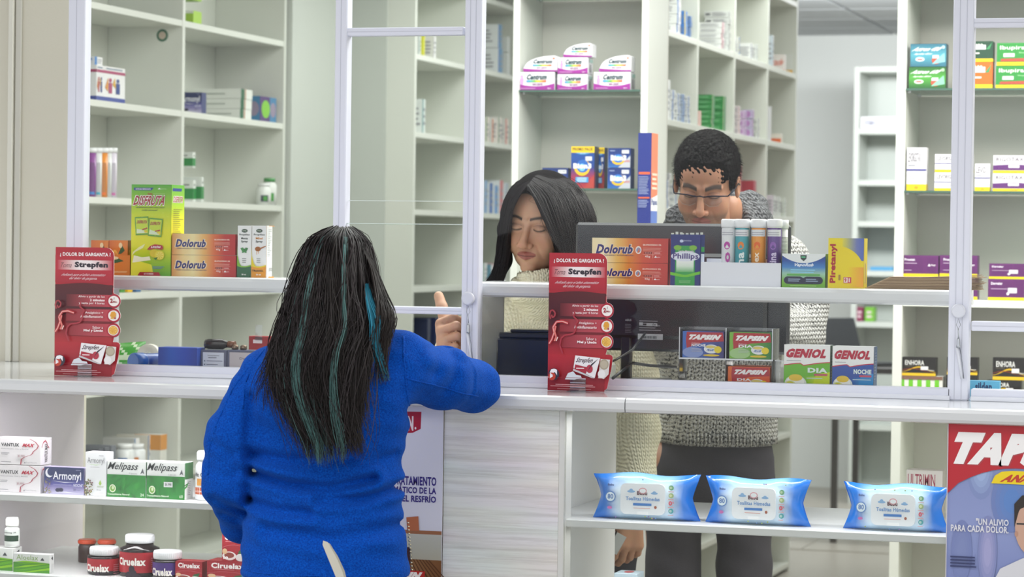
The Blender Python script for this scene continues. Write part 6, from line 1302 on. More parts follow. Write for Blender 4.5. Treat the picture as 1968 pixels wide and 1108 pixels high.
def knit_mat(name, c0, c1, fx, fz, mott=False, amp=.5):
    """chunky knit: interlocking v stitches from wave relief"""
    m, N, L, P = newmat(name); tc = N.new('ShaderNodeTexCoord'); sp = N.new('ShaderNodeSeparateXYZ'); L.new(tc.outputs['Object'], sp.inputs[0])
    def math_(op, a, b=None):
        n = N.new('ShaderNodeMath'); n.operation = op
        for i, v in enumerate((a, b)):
            if v is None: continue
            if isinstance(v, (int, float)): n.inputs[i].default_value = v
            else: L.new(v, n.inputs[i])
        return n.outputs[0]
    xx = math_('MULTIPLY', math_('ADD', sp.outputs[0], math_('MULTIPLY', sp.outputs[1], .6)), fx)
    vee = math_('ABSOLUTE', math_('SINE', math_('MULTIPLY', xx, .5)))
    zz = math_('SINE', math_('ADD', math_('MULTIPLY', sp.outputs[2], fz), math_('MULTIPLY', vee, 2.6)))
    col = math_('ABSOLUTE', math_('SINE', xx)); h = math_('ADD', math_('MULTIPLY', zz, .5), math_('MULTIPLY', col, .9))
    n = N.new('ShaderNodeTexNoise'); n.inputs['Scale'].default_value = 300; n.inputs['Detail'].default_value = 4; L.new(tc.outputs['Object'], n.inputs[0])
    cr = N.new('ShaderNodeValToRGB'); cr.color_ramp.elements[0].color = c0; cr.color_ramp.elements[1].color = c1
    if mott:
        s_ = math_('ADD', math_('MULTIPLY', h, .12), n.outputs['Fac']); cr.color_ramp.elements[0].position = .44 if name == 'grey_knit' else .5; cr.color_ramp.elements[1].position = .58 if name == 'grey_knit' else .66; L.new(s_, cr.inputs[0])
    else: cr.color_ramp.elements[0].position = .3; cr.color_ramp.elements[1].position = .6; L.new(n.outputs['Fac'], cr.inputs[0])
    L.new(cr.outputs[0], P.inputs['Base Color']); P.inputs['Roughness'].default_value = .9; P.inputs['Specular IOR Level'].default_value = .15
    b = N.new('ShaderNodeBump'); b.inputs['Strength'].default_value = amp; b.inputs['Distance'].default_value = .006; L.new(h, b.inputs['Height']); L.new(b.outputs[0], P.inputs['Normal'])
knit_mat('cream_knit', (.76, .71, .50, 1), (.93, .90, .70, 1), 520, 620, amp=.6)
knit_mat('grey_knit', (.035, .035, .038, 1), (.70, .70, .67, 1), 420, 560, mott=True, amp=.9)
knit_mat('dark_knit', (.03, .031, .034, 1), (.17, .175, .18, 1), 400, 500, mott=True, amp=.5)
vmat('cloth', .85, bump=.25, scale=350, spec=.2)
# ------------------------------------------------------------------ frames
class Fig:
    def __init__(s, name, label, px, t, cat='person'):
        b = cpt(px, 469, t); s.root = empty(name, (b.x, b.y, 0), YAW); tag(s.root, label, cat)
        s.t = t; s.b = Vector((b.x, b.y, 0)); s.R = Matrix.Rotation(-YAW, 3, 'Z'); s.k = t / F
    def L(s, px, py, dt=0.0): return tuple(s.R @ (cpt(px, py, s.t + dt) - s.b))
    def lofts(s, rows):
        """rows: (py, px left, px right, dt, depth radius)"""
        z, cx, cy, rx, ry = [], [], [], [], []
        for py, l, r, dt, d in rows:
            a, b = s.L(l, py, dt), s.L(r, py, dt); z.append((a[2] + b[2]) / 2); cx.append((a[0] + b[0]) / 2); cy.append((a[1] + b[1]) / 2); rx.append((b[0] - a[0]) / 2); ry.append(d)
        return z, cx, cy, rx, ry
def seg_d(P, pts):
    """distance in the picture-parallel x-z plane to a polyline of local points"""
    d = None
    for a, b in zip(pts, pts[1:]):
        a2, b2 = A3((a[0], a[2])), A3((b[0], b[2])); Q = P[:, [0, 2]]; ab = b2 - a2; t = np.clip(((Q - a2) @ ab) / (float(ab @ ab) + 1e-9), 0, 1); e = Q - a2 - t[:, None] * ab; e = np.sqrt((e * e).sum(1)); d = e if d is None else np.minimum(d, e)
    return d
def strands(guides, n, seed, segs=16, r=.0007, wav=.004, jit=.003, f0=0., f1=1., cut=(.75, 1.0), depth=.008, fs=None, clump=0):
    """hair strands interpolated between guide polylines (lists of local points); returns verts, quads"""
    g = np.array(guides, float); R_ = np.random.default_rng(seed); k = g.shape[1]; V, Q = [], []; b = 0
    tt = np.linspace(0, 1, segs); ang = np.array([0, 2.094, 4.189])
    for i in range(n):
        f = R_.uniform(f0, f1) if fs is None else float(R_.choice(fs) + R_.normal(0, .006))
        f = min(max(f, 0), 1)
        e = R_.uniform(*cut)
        if clump:
            ci = int(round(f * clump)); fc = ci / clump; cr_ = np.random.default_rng(900 + ci); ce = cr_.uniform(0, 1); e = cut[0] + (cut[1] - cut[0]) * (.75 * ce + .25 * R_.random()); cph = cr_.uniform(0, 6.28, 2); cfq = cr_.uniform(1, 2.2); cam_ = cr_.uniform(.5, 1.6)
        x = f * (len(g) - 1); j = min(int(x), len(g) - 2); P = g[j] * (1 - (x - j)) + g[j + 1] * (x - j)
        if clump:
            xc = fc * (len(g) - 1); jc = min(int(xc), len(g) - 2); Pc = g[jc] * (1 - (xc - jc)) + g[jc + 1] * (xc - jc); kk = (np.arange(k) / (k - 1))[:, None]; P = P * (1 - .6 * kk) + Pc * .6 * kk
        s_ = tt * e * (k - 1); jj = np.minimum(s_.astype(int), k - 2); fr = (s_ - jj)[:, None]
        p0, p1, p2, p3 = P[np.maximum(jj - 1, 0)], P[jj], P[jj + 1], P[np.minimum(jj + 2, k - 1)]
        C_ = .5 * ((2 * p1) + (-p0 + p2) * fr + (2 * p0 - 5 * p1 + 4 * p2 - p3) * fr ** 2 + (-p0 + 3 * p1 - 3 * p2 + p3) * fr ** 3)
        off = R_.normal(0, jit, 3) * (.3 + 1.0 * tt[:, None]); off[:, 1] -= R_.uniform(0, depth) * np.sin(np.pi * np.minimum(tt * 1.2, .5) )
        ph = R_.uniform(0, 6.28, 2); fq = R_.uniform(1, 2.4)
        if clump: off[:, 0] += cam_ * wav * tt * tt * np.sin(cph[0] + cfq * 5 * tt); off[:, 1] -= abs(math.sin(cph[1])) * .008 * tt * (1 - tt) * 4
        off[:, 0] += (.35 if clump else 1) * wav * tt * np.sin(ph[0] + fq * 5 * tt); off[:, 1] += .5 * wav * tt * np.sin(ph[1] + fq * 4 * tt)
        C_ = C_ + off; T = np.gradient(C_, axis=0); T /= np.linalg.norm(T, axis=1)[:, None] + 1e-9
        A = np.cross(T, (0, 1, 0)); A /= np.linalg.norm(A, axis=1)[:, None] + 1e-9; B = np.cross(T, A); rr = r * R_.uniform(.6, 1.3) * (1 - .8 * tt ** 3)
        ring = C_[:, None] + rr[:, None, None] * (A[:, None] * np.cos(ang)[None, :, None] * 1.6 + B[:, None] * np.sin(ang)[None, :, None]); V.append(ring.reshape(-1, 3))
        for a in range(segs - 1):
            for c in range(3): Q.append((b + 3 * a + c, b + 3 * a + (c + 1) % 3, b + 3 * a + 3 + (c + 1) % 3, b + 3 * a + 3 + c))
        b += 3 * segs
    return np.concatenate(V), np.array(Q)
# ------------------------------------------------------------------ hands
def hand_sdf(o, L_, W_, N_, curls, thumb, s=1.0, spread=0):
    """o wrist, L_ towards fingers, W_ towards the thumb side, N_ palm normal (fingers curl to it)"""
    L_, W_, N_ = [np.array(v, float) / np.linalg.norm(v) for v in (L_, W_, N_)]; o = np.array(o, float)
    W_ = W_ - L_ * (W_ @ L_); W_ /= np.linalg.norm(W_); N2 = np.cross(L_, W_); N_ = N2 if N2 @ N_ > 0 else -N2
    p = lambda a, b, c: tuple(o + s * (a * L_ + b * W_ + c * N_)); segs = []
    off = (.031, .0105, -.0105, -.030); ln = (.072, .080, .075, .058); rad = (.0098, .0100, .0095, .0085)
    for i in range(4):
        base = np.array(p(.088 - .004 * abs(i - 1), off[i], 0)); th = 0; pts = [(tuple(base), rad[i] * s * 1.08)]
        for k_, fr in enumerate((.46, .30, .24)):
            th += math.radians(curls[i][k_]); sp_ = spread * (1.5 - i) * .06; d = math.cos(th) * (L_ + W_ * sp_) + math.sin(th) * N_; base = base + s * ln[i] * fr * d; pts.append((tuple(base), rad[i] * s * (1 - .07 * (k_ + 1))))
        segs.append(pts)
    t0 = np.array(p(.018, .022, .006)); tp = [(tuple(t0), .015 * s)]; ln_t = (.042, .034, .028)
    for k_, (a, b, c) in enumerate(thumb):
        d = a * L_ + b * W_ + c * N_; d /= np.linalg.norm(d); t0 = t0 + s * ln_t[k_] * d; tp.append((tuple(t0), (.0132, .0122, .0106)[k_] * s))
    def fun(P):
        d = U_([s_cap(P, p(.0, w0 * .6, 0), p(.084, w0, 0), .014 * s, .0125 * s) for w0 in (.028, .010, -.010, -.027)], .012 * s)
        d = smin(d, s_cap(P, p(-.05, 0, 0), p(.01, 0, 0), .0235 * s, .0225 * s), .012 * s)
        for q in segs: d = smin(d, chain(P, q, .004 * s), .0035 * s)
        d = smin(d, chain(P, tp, .005 * s), .008 * s); return d
    return fun, segs, tp
# ------------------------------------------------------------------ head
def head_fun(male=False, sc=1.0):
    def fun(Q):
        P = Q / sc; X = np.abs(P[:, 0]); S = np.stack([X, P[:, 1], P[:, 2]], 1); fa = 1.06 if male else 1.045
        d = s_ell(S, (0, .018, .036), (.0745, .093, .085))
        d = smin(d, s_ell(S, (0, -.022, -.036), (.060 * fa, .060, .076)), .02)
        d = smin(d, s_ell(S, (0, -.028, -.080), (.042 * fa, .044, .030)), .02)
        d = smin(d, s_ell(S, (0, -.036, .045), (.056, .043, .048)), .02)
        d = smin(d, s_ell(S, (.036 if male else .038, -.052, -.034), (.026, .024, .030)), .018)
        d = smin(d, s_ell(S, (0, -.070, -.101), (.019, .015, .013)), .014)
        d = smin(d, s_ell(S, (0, -.066, -.070), (.030, .019, .021)), .014)
        d = smin(d, s_cap(S, (.010, -.080, .019), (.046, -.064, .017), .0085 if male else .0065, .006), .012)
        d = smax(d, -s_ell(S, (.0305, -.096, .000), (.019, .016, .0135)), .014)
        d = smin(d, s_ell(S, (.0305, -.0665, .000), (.0165, .0150, .0125)), .004)
        d = smin(d, s_cap(S, (0, -.078, .012), (0, -.102, -.033), .0075, .0100), .010)
        nw = 0 if male else .0018
        d = smin(d, s_ell(S, (0, -.105, -.038), (.0108 + nw, .0095, .0095)), .006)
        d = smin(d, s_ell(S, (.0130 + nw, -.092, -.041), (.0075, .0095, .0075)), .006)
        d = smax(d, -s_ell(S, (.0065, -.098, -.0475), (.0035, .005, .003)), .003)
        d = smin(d, s_cap(S, (0, -.0865, -.0635), (.023, -.0750, -.0665 if male else -.0652), .0050, .0024), .004)
        d = smin(d, s_cap(S, (0, -.0855, -.0735), (.018, -.077, -.0695), .0062, .0024), .004)
        d = smax(d, -s_cap(S, (0, -.0935, -.0680), (.022, -.0815, -.0682), .0016, .001), .0016)
        d = d + .0016 * np.exp(-((S[:, 0] - .0285 - .25 * (-.045 - S[:, 2])) / .004) ** 2) * ((S[:, 2] < -.040) & (S[:, 2] > -.075) & (S[:, 1] < -.03))
        e = s_ell(S, (.079, .012, -.006), (.0075, .019, .031)); e = smax(e, -s_ell(S, (.086, .008, -.004), (.006, .011, .019)), .004); d = smin(d, e, .006)
        d = smin(d, s_cap(S, (0, .028, -.07), (0, .055, -.20), .052 * fa, .055 * fa), .022)
        return d * sc
    return fun
def head_col(V, base, lip, brow, male=False, sc=1.0):
    P = V / sc; X, Y, Z = np.abs(P[:, 0]), P[:, 1], P[:, 2]; c = np.tile(np.array(H(base)), (len(V), 1)); fr = Y < -.03
    def bl(mask, col, k): w_ = np.clip(mask, 0, 1)[:, None] * k; c[:] = c * (1 - w_) + np.array(H(col)) * w_
    bl(np.exp(-((X - .035) / .02) ** 2 - ((Z + .035) / .02) ** 2) * fr, 'c8785c', .22); bl(np.exp(-(X / .015) ** 2 - ((Z + .038) / .012) ** 2) * fr, 'c07058', .25)
    if male:
        st = np.clip((-.045 - Z) / .012, 0, 1) * fr * np.clip((.075 - X) / .01, 0, 1); bl(st, '54463e', .5); bl(np.exp(-(X / .024) ** 2 - ((Z + .056) / .005) ** 2) * fr, '42362f', .5); bl(np.exp(-(X / .02) ** 2 - ((Z + .092) / .01) ** 2) * fr, '42362f', .4)
    zc = -.0675 + (0 if male else .10) * X; lm = (X < .0250) & fr & (Y < -.068); wd = np.clip(1 - (X / .0250) ** 2, 0, 1)
    bl((lm & (np.abs(Z - zc) < .0098 * wd ** .7 + .0005)) * 1.0, lip, .9); bl((lm & (np.abs(Z + .0682) < .0012)) * 1.0, '4a201c', .8)
    arch = (.0200 if male else .0235) + .0045 * np.sin(np.clip((X - .012) / .034, 0, 1) * 2.4) - .10 * np.clip(X - .036, 0, 1)
    bw = .0050 if male else .0029; bl(1.8 * np.exp(-((Z - arch) / bw) ** 2) * ((X > .011) & (X < .049) & fr), brow, .93)
    bl(np.exp(-((X - .0305) / .015) ** 2 - ((Z - .006) / .006) ** 2) * fr, '6c4436', .35 if not male else .2)
    slit = ((X - .0305) / .0150) ** 2; zl = -.0052 + .0036 * slit
    bl((np.exp(-((Z - zl) / .0023) ** 2) * (slit < 1) * (Y < -.06)), '17100e', .95)
    bl((np.exp(-((Z - (.0092 - .004 * slit)) / .0012) ** 2) * (slit < 1) * (Y < -.06)), '54342a', .55)
    return c
def rotm(yaw, pitch, roll):
    return np.array(Matrix.Rotation(math.radians(yaw), 3, 'Z') @ Matrix.Rotation(math.radians(pitch), 3, 'X') @ Matrix.Rotation(math.radians(roll), 3, 'Y'))
def place(v, R, c): return v @ R.T + np.array(c)
def mkhead(c, R, sc, male, base, lip, brow):
    v, q = iso(head_fun(male, sc), np.array((-.1, -.125, -.215)) * sc, np.array((.1, .125, .135)) * sc, .0019 * sc); return place(v, R, c), q, head_col(v, base, lip, brow, male, sc)
# ================================================================== the customer, seen from behind
cu = Fig('person', 'woman in blue fleece seen from behind, leaning her elbow on the counter', 625, 5.35); L = cu.L
SK = 'c08a68'
torso = cu.lofts([(676, 560, 712, .02, .07), (690, 520, 765, .02, .095), (720, 500, 780, .02, .11), (760, 487, 786, .02, .118), (820, 482, 786, .03, .115), (870, 480, 774, .03, .112), (940, 478, 769, .03, .115), (1000, 470, 773, .03, .122), (1060, 464, 783, .03, .13), (1104, 463, 788, .03, .135)])
slab_y = (cu.R @ Vector((0, 1, 0)))
def slab_d(P):   # the countertop, in her local frame
    w_ = P @ A3([[cu.root.matrix_world[i][j] for i in range(3)] for j in range(3)]).T if 0 else None
    c_, s_ = math.cos(YAW), math.sin(YAW); yw = cu.b.y + s_ * P[:, 0] + c_ * P[:, 1]
    return np.maximum((YF - .001) - yw, np.maximum(P[:, 2] - (ZC + .0015), (ZC - .034) - P[:, 2]))
larm = [(L(510, 728, .02), .058), (L(452, 838, .01), .0575), (L(440, 925, .02), .055), (L(466, 1000, .13), .043), (L(530, 985, .26), .038)]
rarm = [(L(776, 706, .02), .067), (L(850, 724, .12), .0625), (L(910, 741, .235), .0535), (L(850, 708, .47), .046), (L(745, 700, .56), .038)]
grooves = [([(488, 905), (560, 925), (640, 932), (720, 915)], .006, .010), ([(484, 872), (560, 880), (690, 872)], .004, .012), ([(620, 952), (700, 950), (768, 935)], .005, .010), ([(480, 960), (540, 975), (600, 978)], .004, .010), ([(520, 1010), (640, 1025), (760, 1008)], .003, .014),
    ([(487, 760), (480, 830), (482, 900), (474, 960)], .007, .009), ([(700, 890), (760, 868)], .004, .008), ([(836, 668), (850, 690), (838, 715)], .005, .010), ([(858, 672), (878, 700), (872, 730), (856, 752)], .006, .010), ([(895, 700), (912, 730), (905, 765)], .004, .009), ([(800, 680), (830, 720)], .003, .012),
    ([(415, 850), (450, 870), (470, 860)], .005, .010), ([(405, 900), (440, 915), (475, 900)], .005, .010), ([(412, 955), (445, 975), (470, 985)], .006, .009), ([(425, 990), (450, 1000)], .005, .008), ([(790, 788), (770, 760), (782, 720)], .003, .014), ([(800, 770), (870, 785), (930, 765)], .0, .01)]
grv = [([L(*p) for p in g[0]], g[1], g[2]) for g in grooves]
def jacket(P):
    d = s_loft(P, *torso, e=2.3)
    d = smin(d, s_cap(P, L(524, 716, .02), L(610, 686, .03), .056, .055), .03)
    d = smin(d, s_cap(P, L(690, 680, .03), L(765, 698, .02), .055, .066), .03)
    d = smin(d, s_cap(P, L(648, 668, .04), L(652, 634, .05), .070, .058), .03)
    d = smin(d, chain(P, larm, .02), .016); d = smin(d, chain(P, rarm, .02), .02)
    d = smin(d, s_ell(P, L(640, 748, -.035), (.15, .062, .11)), .04)
    back = P[:, 1] < .12
    for gi, (pts, a, w_) in enumerate(grv):
        if a: d = d + (2.4 if gi < 5 else 1.1) * a * np.exp(-(seg_d(P, pts) / w_) ** 2) * back - (1.3 if gi < 5 else .2) * a * np.exp(-((seg_d(P, pts) - 1.9 * w_) / w_) ** 2) * back
    d = d + .0016 * np.sin(P[:, 2] * 61 + 9 * P[:, 0]) * np.sin(P[:, 0] * 31 + 1) + .0012 * np.sin(P[:, 2] * 130 + 33 * P[:, 0])
    return smax(d, -slab_d(P), .004)
lo = np.array(L(380, 1106, 0)); hi = np.array(L(985, 600, 0))
v, q = iso(jacket, (lo[0], -.20, lo[2] - .005), (hi[0], .68, hi[2]), .0052)
ja = np_mesh('fleece_jacket', [(v, q, '1450cc', 0)], cu.root, ['fleece'])
def surf_y(fun, x, z, y0=-.25, y1=.3):
    ys = np.linspace(y0, y1, 220).astype(f32); P = np.stack([np.full(220, x), ys, np.full(220, z)], 1).astype(f32); d = fun(P); i = np.argmax(d < 0); return float(ys[i]) if d[i] < 0 else y1
def seam(pts, off=.0005, r=.0022, name='seam'):
    g = np.array([L(*p) for p in pts]); out = []
    for i in range(len(g) - 1):
        for k_ in range(6): p = g[i] + (g[i + 1] - g[i]) * k_ / 6; out.append((p[0], surf_y(jacket, p[0], p[2]) - off, p[2]))
    m = MB(); m.tube(out, r, '1044b8', 'fleece', 6); m.build(name, ja)
seam([(776, 645), (778, 690), (783, 740), (788, 785)]); seam([(783, 724), (830, 738), (880, 757), (925, 772)]); seam([(508, 672), (488, 700), (474, 740), (470, 790)])
seam([(480, 705), (450, 745), (425, 800), (405, 860), (402, 920)]); seam([(466, 1091), (560, 1093), (680, 1094), (784, 1095)], r=.0016)
m = MB()
for k_ in range(14): m.tube([L(768 + k_ * .6, 1010 + 7 * k_, -.075 + .002 * k_), L(772 + k_ * .6, 1012 + 7 * k_, -.075 + .002 * k_)], .0016, 'b0a890', 'metal', 5)
m.build('zip_teeth', ja).location = (.012, .07, 0)
# skin: head, neck, torso, arms and legs as one figure, mostly under the clothes
hc = L(652, 556, .07); Rh = rotm(180 + 12, 8, 0)
def skin_c(P):
    d = s_loft(P, torso[0], torso[1], torso[2], [a - .03 for a in torso[3]], [a - .02 for a in torso[4]])
    d = smin(d, chain(P, [(a, r * .6) for a, r in larm], .02), .02); d = smin(d, chain(P, [(a, r * .72) for a, r in rarm], .02), .02)
    d = smin(d, s_cap(P, L(650, 700, .05), L(652, 600, .06), .05, .048), .03)
    hp = L(560, 1150, .05); hq = L(700, 1150, .05)
    for h_ in (hp, hq): d = smin(d, chain(P, [(h_, .075), ((h_[0], h_[1] + .01, .48), .052), ((h_[0], h_[1] + .02, .10), .034), ((h_[0], h_[1] + .12, .045), .028)], .02), .02)
    return d
v1, q1 = iso(skin_c, (lo[0], -.2, .0), (hi[0], .68, hi[2] + .05), .012)
h1 = mkhead(hc, Rh, .95, False, SK, 'a05850', '2c2420')
fn, sg, tp = hand_sdf(L(742, 700, .565), (-.8, .45, 0), (.3, .7, .6), (0, -.4, -.9), [(30, 40, 25)] * 4, ((.5, .7, .2), (.7, .5, .2), (.9, .3, .2)))
v2, q2 = iso(fn, np.array(L(742, 700, .565)) - .2, np.array(L(742, 700, .565)) + .2, .003)
np_mesh('body', [(v1, q1, SK, 0), (h1[0], h1[1], h1[2], 0), (v2, q2, SK, 0)], cu.root, ['skin'])
def trousers(P):
    d = s_loft(P, *cu.lofts([(1078, 474, 772, .035, .112), (1130, 466, 776, .04, .12), (1200, 474, 768, .05, .12), (1235, 490, 755, .05, .11)]))
    for px in (560, 690):
        h_ = L(px, 1170, .05); d = smin(d, chain(P, [(h_, .088), ((h_[0], h_[1] + .01, .48), .066), ((h_[0], h_[1] + .02, .08), .05)], .03), .02)
    return d
v, q = iso(trousers, (lo[0], -.2, .015), (hi[0], .35, L(600, 1080)[2]), .009); np_mesh('trousers', [(v, q, '14141a', 0)], cu.root, ['cloth'])
def shoes(P, hs):
    ds = [smin(s_ell(P, (x, y + .05, .04), (.048, .13, .042)), s_cap(P, (x, y, .05), (x, y, .1), .045, .045), .02) for x, y in hs]; return np.maximum(U_(ds, .005), .001 - P[:, 2])
for px in (560, 690):
    h_ = L(px, 1170, .05); hs = [(h_[0], h_[1] + .02)]; v, q = iso(lambda P: shoes(P, hs), (h_[0] - .09, h_[1] - .15, 0 - .008), (h_[0] + .09, h_[1] + .25, .14), .008); v[:, 2] = np.maximum(v[:, 2], .0005); np_mesh('shoe', [(v, q, '26262a', 0)], cu.root, ['cloth'])
m = MB(); m.box(L(466, 1100)[0], L(486, 1100)[0], -.030, -.022, L(600, 1116)[2], L(600, 1098)[2], '4a7cb8', 'cloth', ch=.003); m.build('shirt_hem', cu.root)
# hair
hr = cu.lofts([(438, 632, 682, .06, .03), (446, 612, 694, .055, .07), (470, 592, 708, .05, .105), (510, 577, 716, .045, .122), (560, 562, 722, .03, .125), (600, 552, 726, .01, .118), (640, 545, 716, -.04, .085), (700, 545, 700, -.085, .050), (760, 556, 695, -.108, .030), (820, 578, 685, -.118, .018), (852, 592, 660, -.12, .010)])
v, q = iso(lambda P: s_loft(P, hr[0], hr[1], hr[2], hr[3], hr[4], e=2.0) + .002 * np.sin(P[:, 0] * 180 + 8 * P[:, 2]) , (L(520, 500)[0], -.2, L(600, 856)[2]), (L(760, 500)[0], .2, L(600, 428)[2]), .0055)
G = []
rows = [(440, 640, 676, .055, .03), (462, 598, 706, .05, .10), (510, 576, 717, .045, .128), (565, 560, 724, .028, .13), (620, 545, 735, -.01, .115), (680, 530, 714, -.07, .075), (740, 532, 702, -.105, .048), (800, 556, 698, -.125, .032), (850, 582, 700, -.135, .024), (890, 592, 694, -.14, .02)]
for f in np.linspace(0, 1, 11):
    g = []
    for i, (py, l, r_, dt, d) in enumerate(rows):
        a = L(l, py, dt); b = L(r_, py, dt); u = 2 * f - 1; ang_ = u * 1.35; xx = (a[0] + b[0]) / 2 + (b[0] - a[0]) / 2 * math.sin(ang_) / math.sin(1.35); g.append((xx, a[1] - d * math.cos(ang_) * 1.0, (a[2] + b[2]) / 2))
    G.append(g)
S1 = strands(G, 2600, 1, segs=18, cut=(.66, .98), wav=.012, jit=.004, depth=.012, clump=34); S2 = strands(G, 500, 2, segs=18, cut=(.5, 1.0), wav=.022, jit=.009, depth=.016)
lock = [[L(*p) for p in g] for g in ([(690, 470, -.03), (712, 510, -.05), (722, 555, -.07), (726, 600, -.10), (720, 650, -.105), (726, 700, -.105), (735, 740, -.105)], [(698, 470, .0), (724, 520, -.02), (742, 570, -.05), (758, 612, -.085), (750, 650, -.10), (742, 690, -.105), (745, 730, -.105)])]
S3 = strands(lock, 300, 3, segs=16, cut=(.7, 1.0), wav=.006, jit=.002, depth=.01)
side = [[L(*p) for p in g] for g in ([(600, 470, .0), (570, 530, -.02), (555, 600, -.04), (530, 660, -.07), (500, 710, -.09), (478, 765, -.1)], [(610, 470, -.03), (580, 540, -.06), (565, 620, -.09), (555, 690, -.11), (545, 760, -.125), (552, 820, -.13)])]
S4 = strands(side, 240, 4, segs=16, cut=(.6, 1.0), wav=.01, jit=.004, depth=.006)
fly = strands(G, 50, 9, segs=16, cut=(.3, .9), wav=.02, jit=.012, depth=.02, r=.0004)
HC = np.array(H('231d1a'))
rb = np.random.default_rng(5)
def scol(S, c, var=.5, per=54):
    n = len(S[0]) // per; k_ = np.repeat(rb.uniform(1 - var, 1 + var * 1.3, n), per)[:, None]; o = np.tile(np.array(H(c)), (len(S[0]), 1)); o[:, :3] *= k_; return o
ho = np_mesh('hair', [(v, q, '0c0909', 1), (S1[0], S1[1], scol(S1, '1d1817', .6), 0), (S2[0], S2[1], scol(S2, '262022', .6), 0), (S3[0], S3[1], scol(S3, '241e1c', per=48), 0), (S4[0], S4[1], scol(S4, '241e1c', per=48), 0), (fly[0], fly[1], '241e1c', 0)], cu.root, ['hair', 'hair_mass'])
T1 = strands(G, 230, 11, segs=18, cut=(.78, 1.0), wav=.004, jit=.0022, depth=.016, fs=[.30, .34, .62], r=.0007); T1[0][:, 1] -= .007
T2 = strands(lock, 130, 12, segs=16, cut=(.85, 1.0), wav=.003, jit=.002, depth=.012, f0=.2, f1=.5, r=.0009); T2[0][:, 1] -= .004
lk2 = [[L(*p) for p in g] for g in ([(702, 545, -.06), (706, 580, -.085), (714, 620, -.10), (718, 660, -.10), (730, 700, -.095), (740, 735, -.095)], [(708, 545, -.05), (718, 580, -.075), (732, 610, -.09), (728, 655, -.1), (738, 700, -.095), (748, 730, -.095)])]
T3 = strands(lk2, 60, 13, segs=14, cut=(.8, 1.0), wav=.003, jit=.0015, depth=.004, r=.0009); T3[0][:, 1] -= .014
T4 = strands(G, 90, 14, segs=18, cut=(.93, 1.0), wav=.012, jit=.005, depth=.01, fs=[.22, .35, .45], r=.0007)
np_mesh('teal_streaks', [(T1[0], T1[1], scol(T1, '486a68', .3), 0), (T3[0], T3[1], scol(T3, '2a7890', .4, 42), 0), (T4[0], T4[1], scol(T4, '3c5452', .3), 0)], ho, ['hair'])
# scissors in her back pocket
sr = empty('scissors', tuple(cpt(650, 1108, 5.16)), YAW); tag(sr, 'steel scissors with the closed blades pointing up behind the blue jacket', 'scissors')
def SL(px, py): p = cu.R @ (cpt(px, py, 5.16) - cpt(650, 1108, 5.16)); return (p.x, p.z)
m = MB(); m.extrude([SL(*p) for p in ((621, 1038), (620, 1046), (628, 1066), (642, 1100), (650, 1120), (664, 1122), (658, 1098), (648, 1074), (630, 1041))], 0, .002, 'd8d4c8', 'metal'); m.extrude([SL(*p) for p in ((650, 1120), (652, 1150), (660, 1185), (668, 1184), (664, 1150), (664, 1122))], 0, .002, 'c8c4b8', 'metal'); m.build('blade', sr)
m = MB(); m.extrude([SL(*p) for p in ((624, 1040), (622, 1048), (632, 1070), (646, 1102), (656, 1122), (668, 1120), (662, 1096), (650, 1070), (634, 1044))], .0022, .0042, 'b8b4a8', 'metal'); m.build('blade', sr)
m = MB(); f = Face(m, (SL(644, 1090)[0], -.0002, SL(644, 1092)[1]), (SL(650, 1068)[0] - SL(657, 1092)[0], 0, SL(0, 1064)[1] - SL(0, 1092)[1]), (.008, 0, .004)); f.lines(.1, .2, .9, .7, 2, '8c8c8c', .3); m.build('engraving', sr)
p_ = SL(657, 1112); m = MB(); m.lathe(p_[0], p_[1], [(.0035, -.0015), (.0045, -.0005), (.0045, .005)], 'a8a8a4', 'metal', 14, axis='y'); m.build('pivot_screw', sr)
m = MB()
for cx_, cy_ in ((655, 1215), (690, 1210)):
    c_ = SL(cx_, cy_); m.tube([(c_[0] + .016 * math.cos(t), .001, c_[1] + .026 * math.sin(t)) for t in [i * .449 for i in range(14)]], .004, '202024', 'plastic', 8, closed=True)
m.build('handles', sr)
# ================================================================== the woman in cream behind the counter
em = Fig('person', 'dark-haired woman in a cream knit sweater behind the counter glass', 1095, 6.50); L = em.L
Rw = rotm(-24, 9, 4); hc = L(1037, 430, -.02); Rw_ = Rw
def sweater_arm_l(): return None
ra_ = [(L(1000, 612, .06), .058), (L(968, 690, .0), .052), (L(945, 722, -.12), .045), (L(866, 690, -.36), .038), (L(862, 672, -.385), .034)]
la_ = [(L(1188, 610, .07), .060), (L(1222, 720, .10), .056), (L(1228, 830, .10), .052), (L(1224, 920, .06), .044), (L(1218, 980, .04), .036)]
tw = em.lofts([(585, 985, 1180, .05, .07), (610, 972, 1205, .07, .105), (660, 972, 1225, .10, .115), (730, 985, 1225, .13, .115), (800, 995, 1215, .15, .11), (880, 985, 1225, .16, .12), (950, 985, 1225, .17, .12)])
def cream(P):
    d = s_loft(P, *tw); d = smin(d, s_cap(P, L(1010, 605, .05), L(1060, 572, .03), .055, .05), .03); d = smin(d, s_cap(P, L(1120, 575, .04), L(1180, 602, .06), .05, .06), .03)
    d = smin(d, chain(P, ra_, .02), .02); d = smin(d, chain(P, la_, .02), .02)
    t1 = s_cap(P, L(1045, 560, -.02), L(1040, 538, -.035), .068, .062); t1 = smin(t1, s_ell(P, L(1043, 572, -.03), (.082, .085, .022)), .012); d = smin(d, t1, .015)
    d = smax(d, -s_cap(P, L(1040, 548, -.03), L(1036, 470, -.04), .053, .053), .004)
    d = d + .0015 * np.sin(P[:, 2] * 60) * np.sin(P[:, 0] * 50); return d
lo = np.array(L(820, 960, 0)); hi = np.array(L(1300, 500, 0))
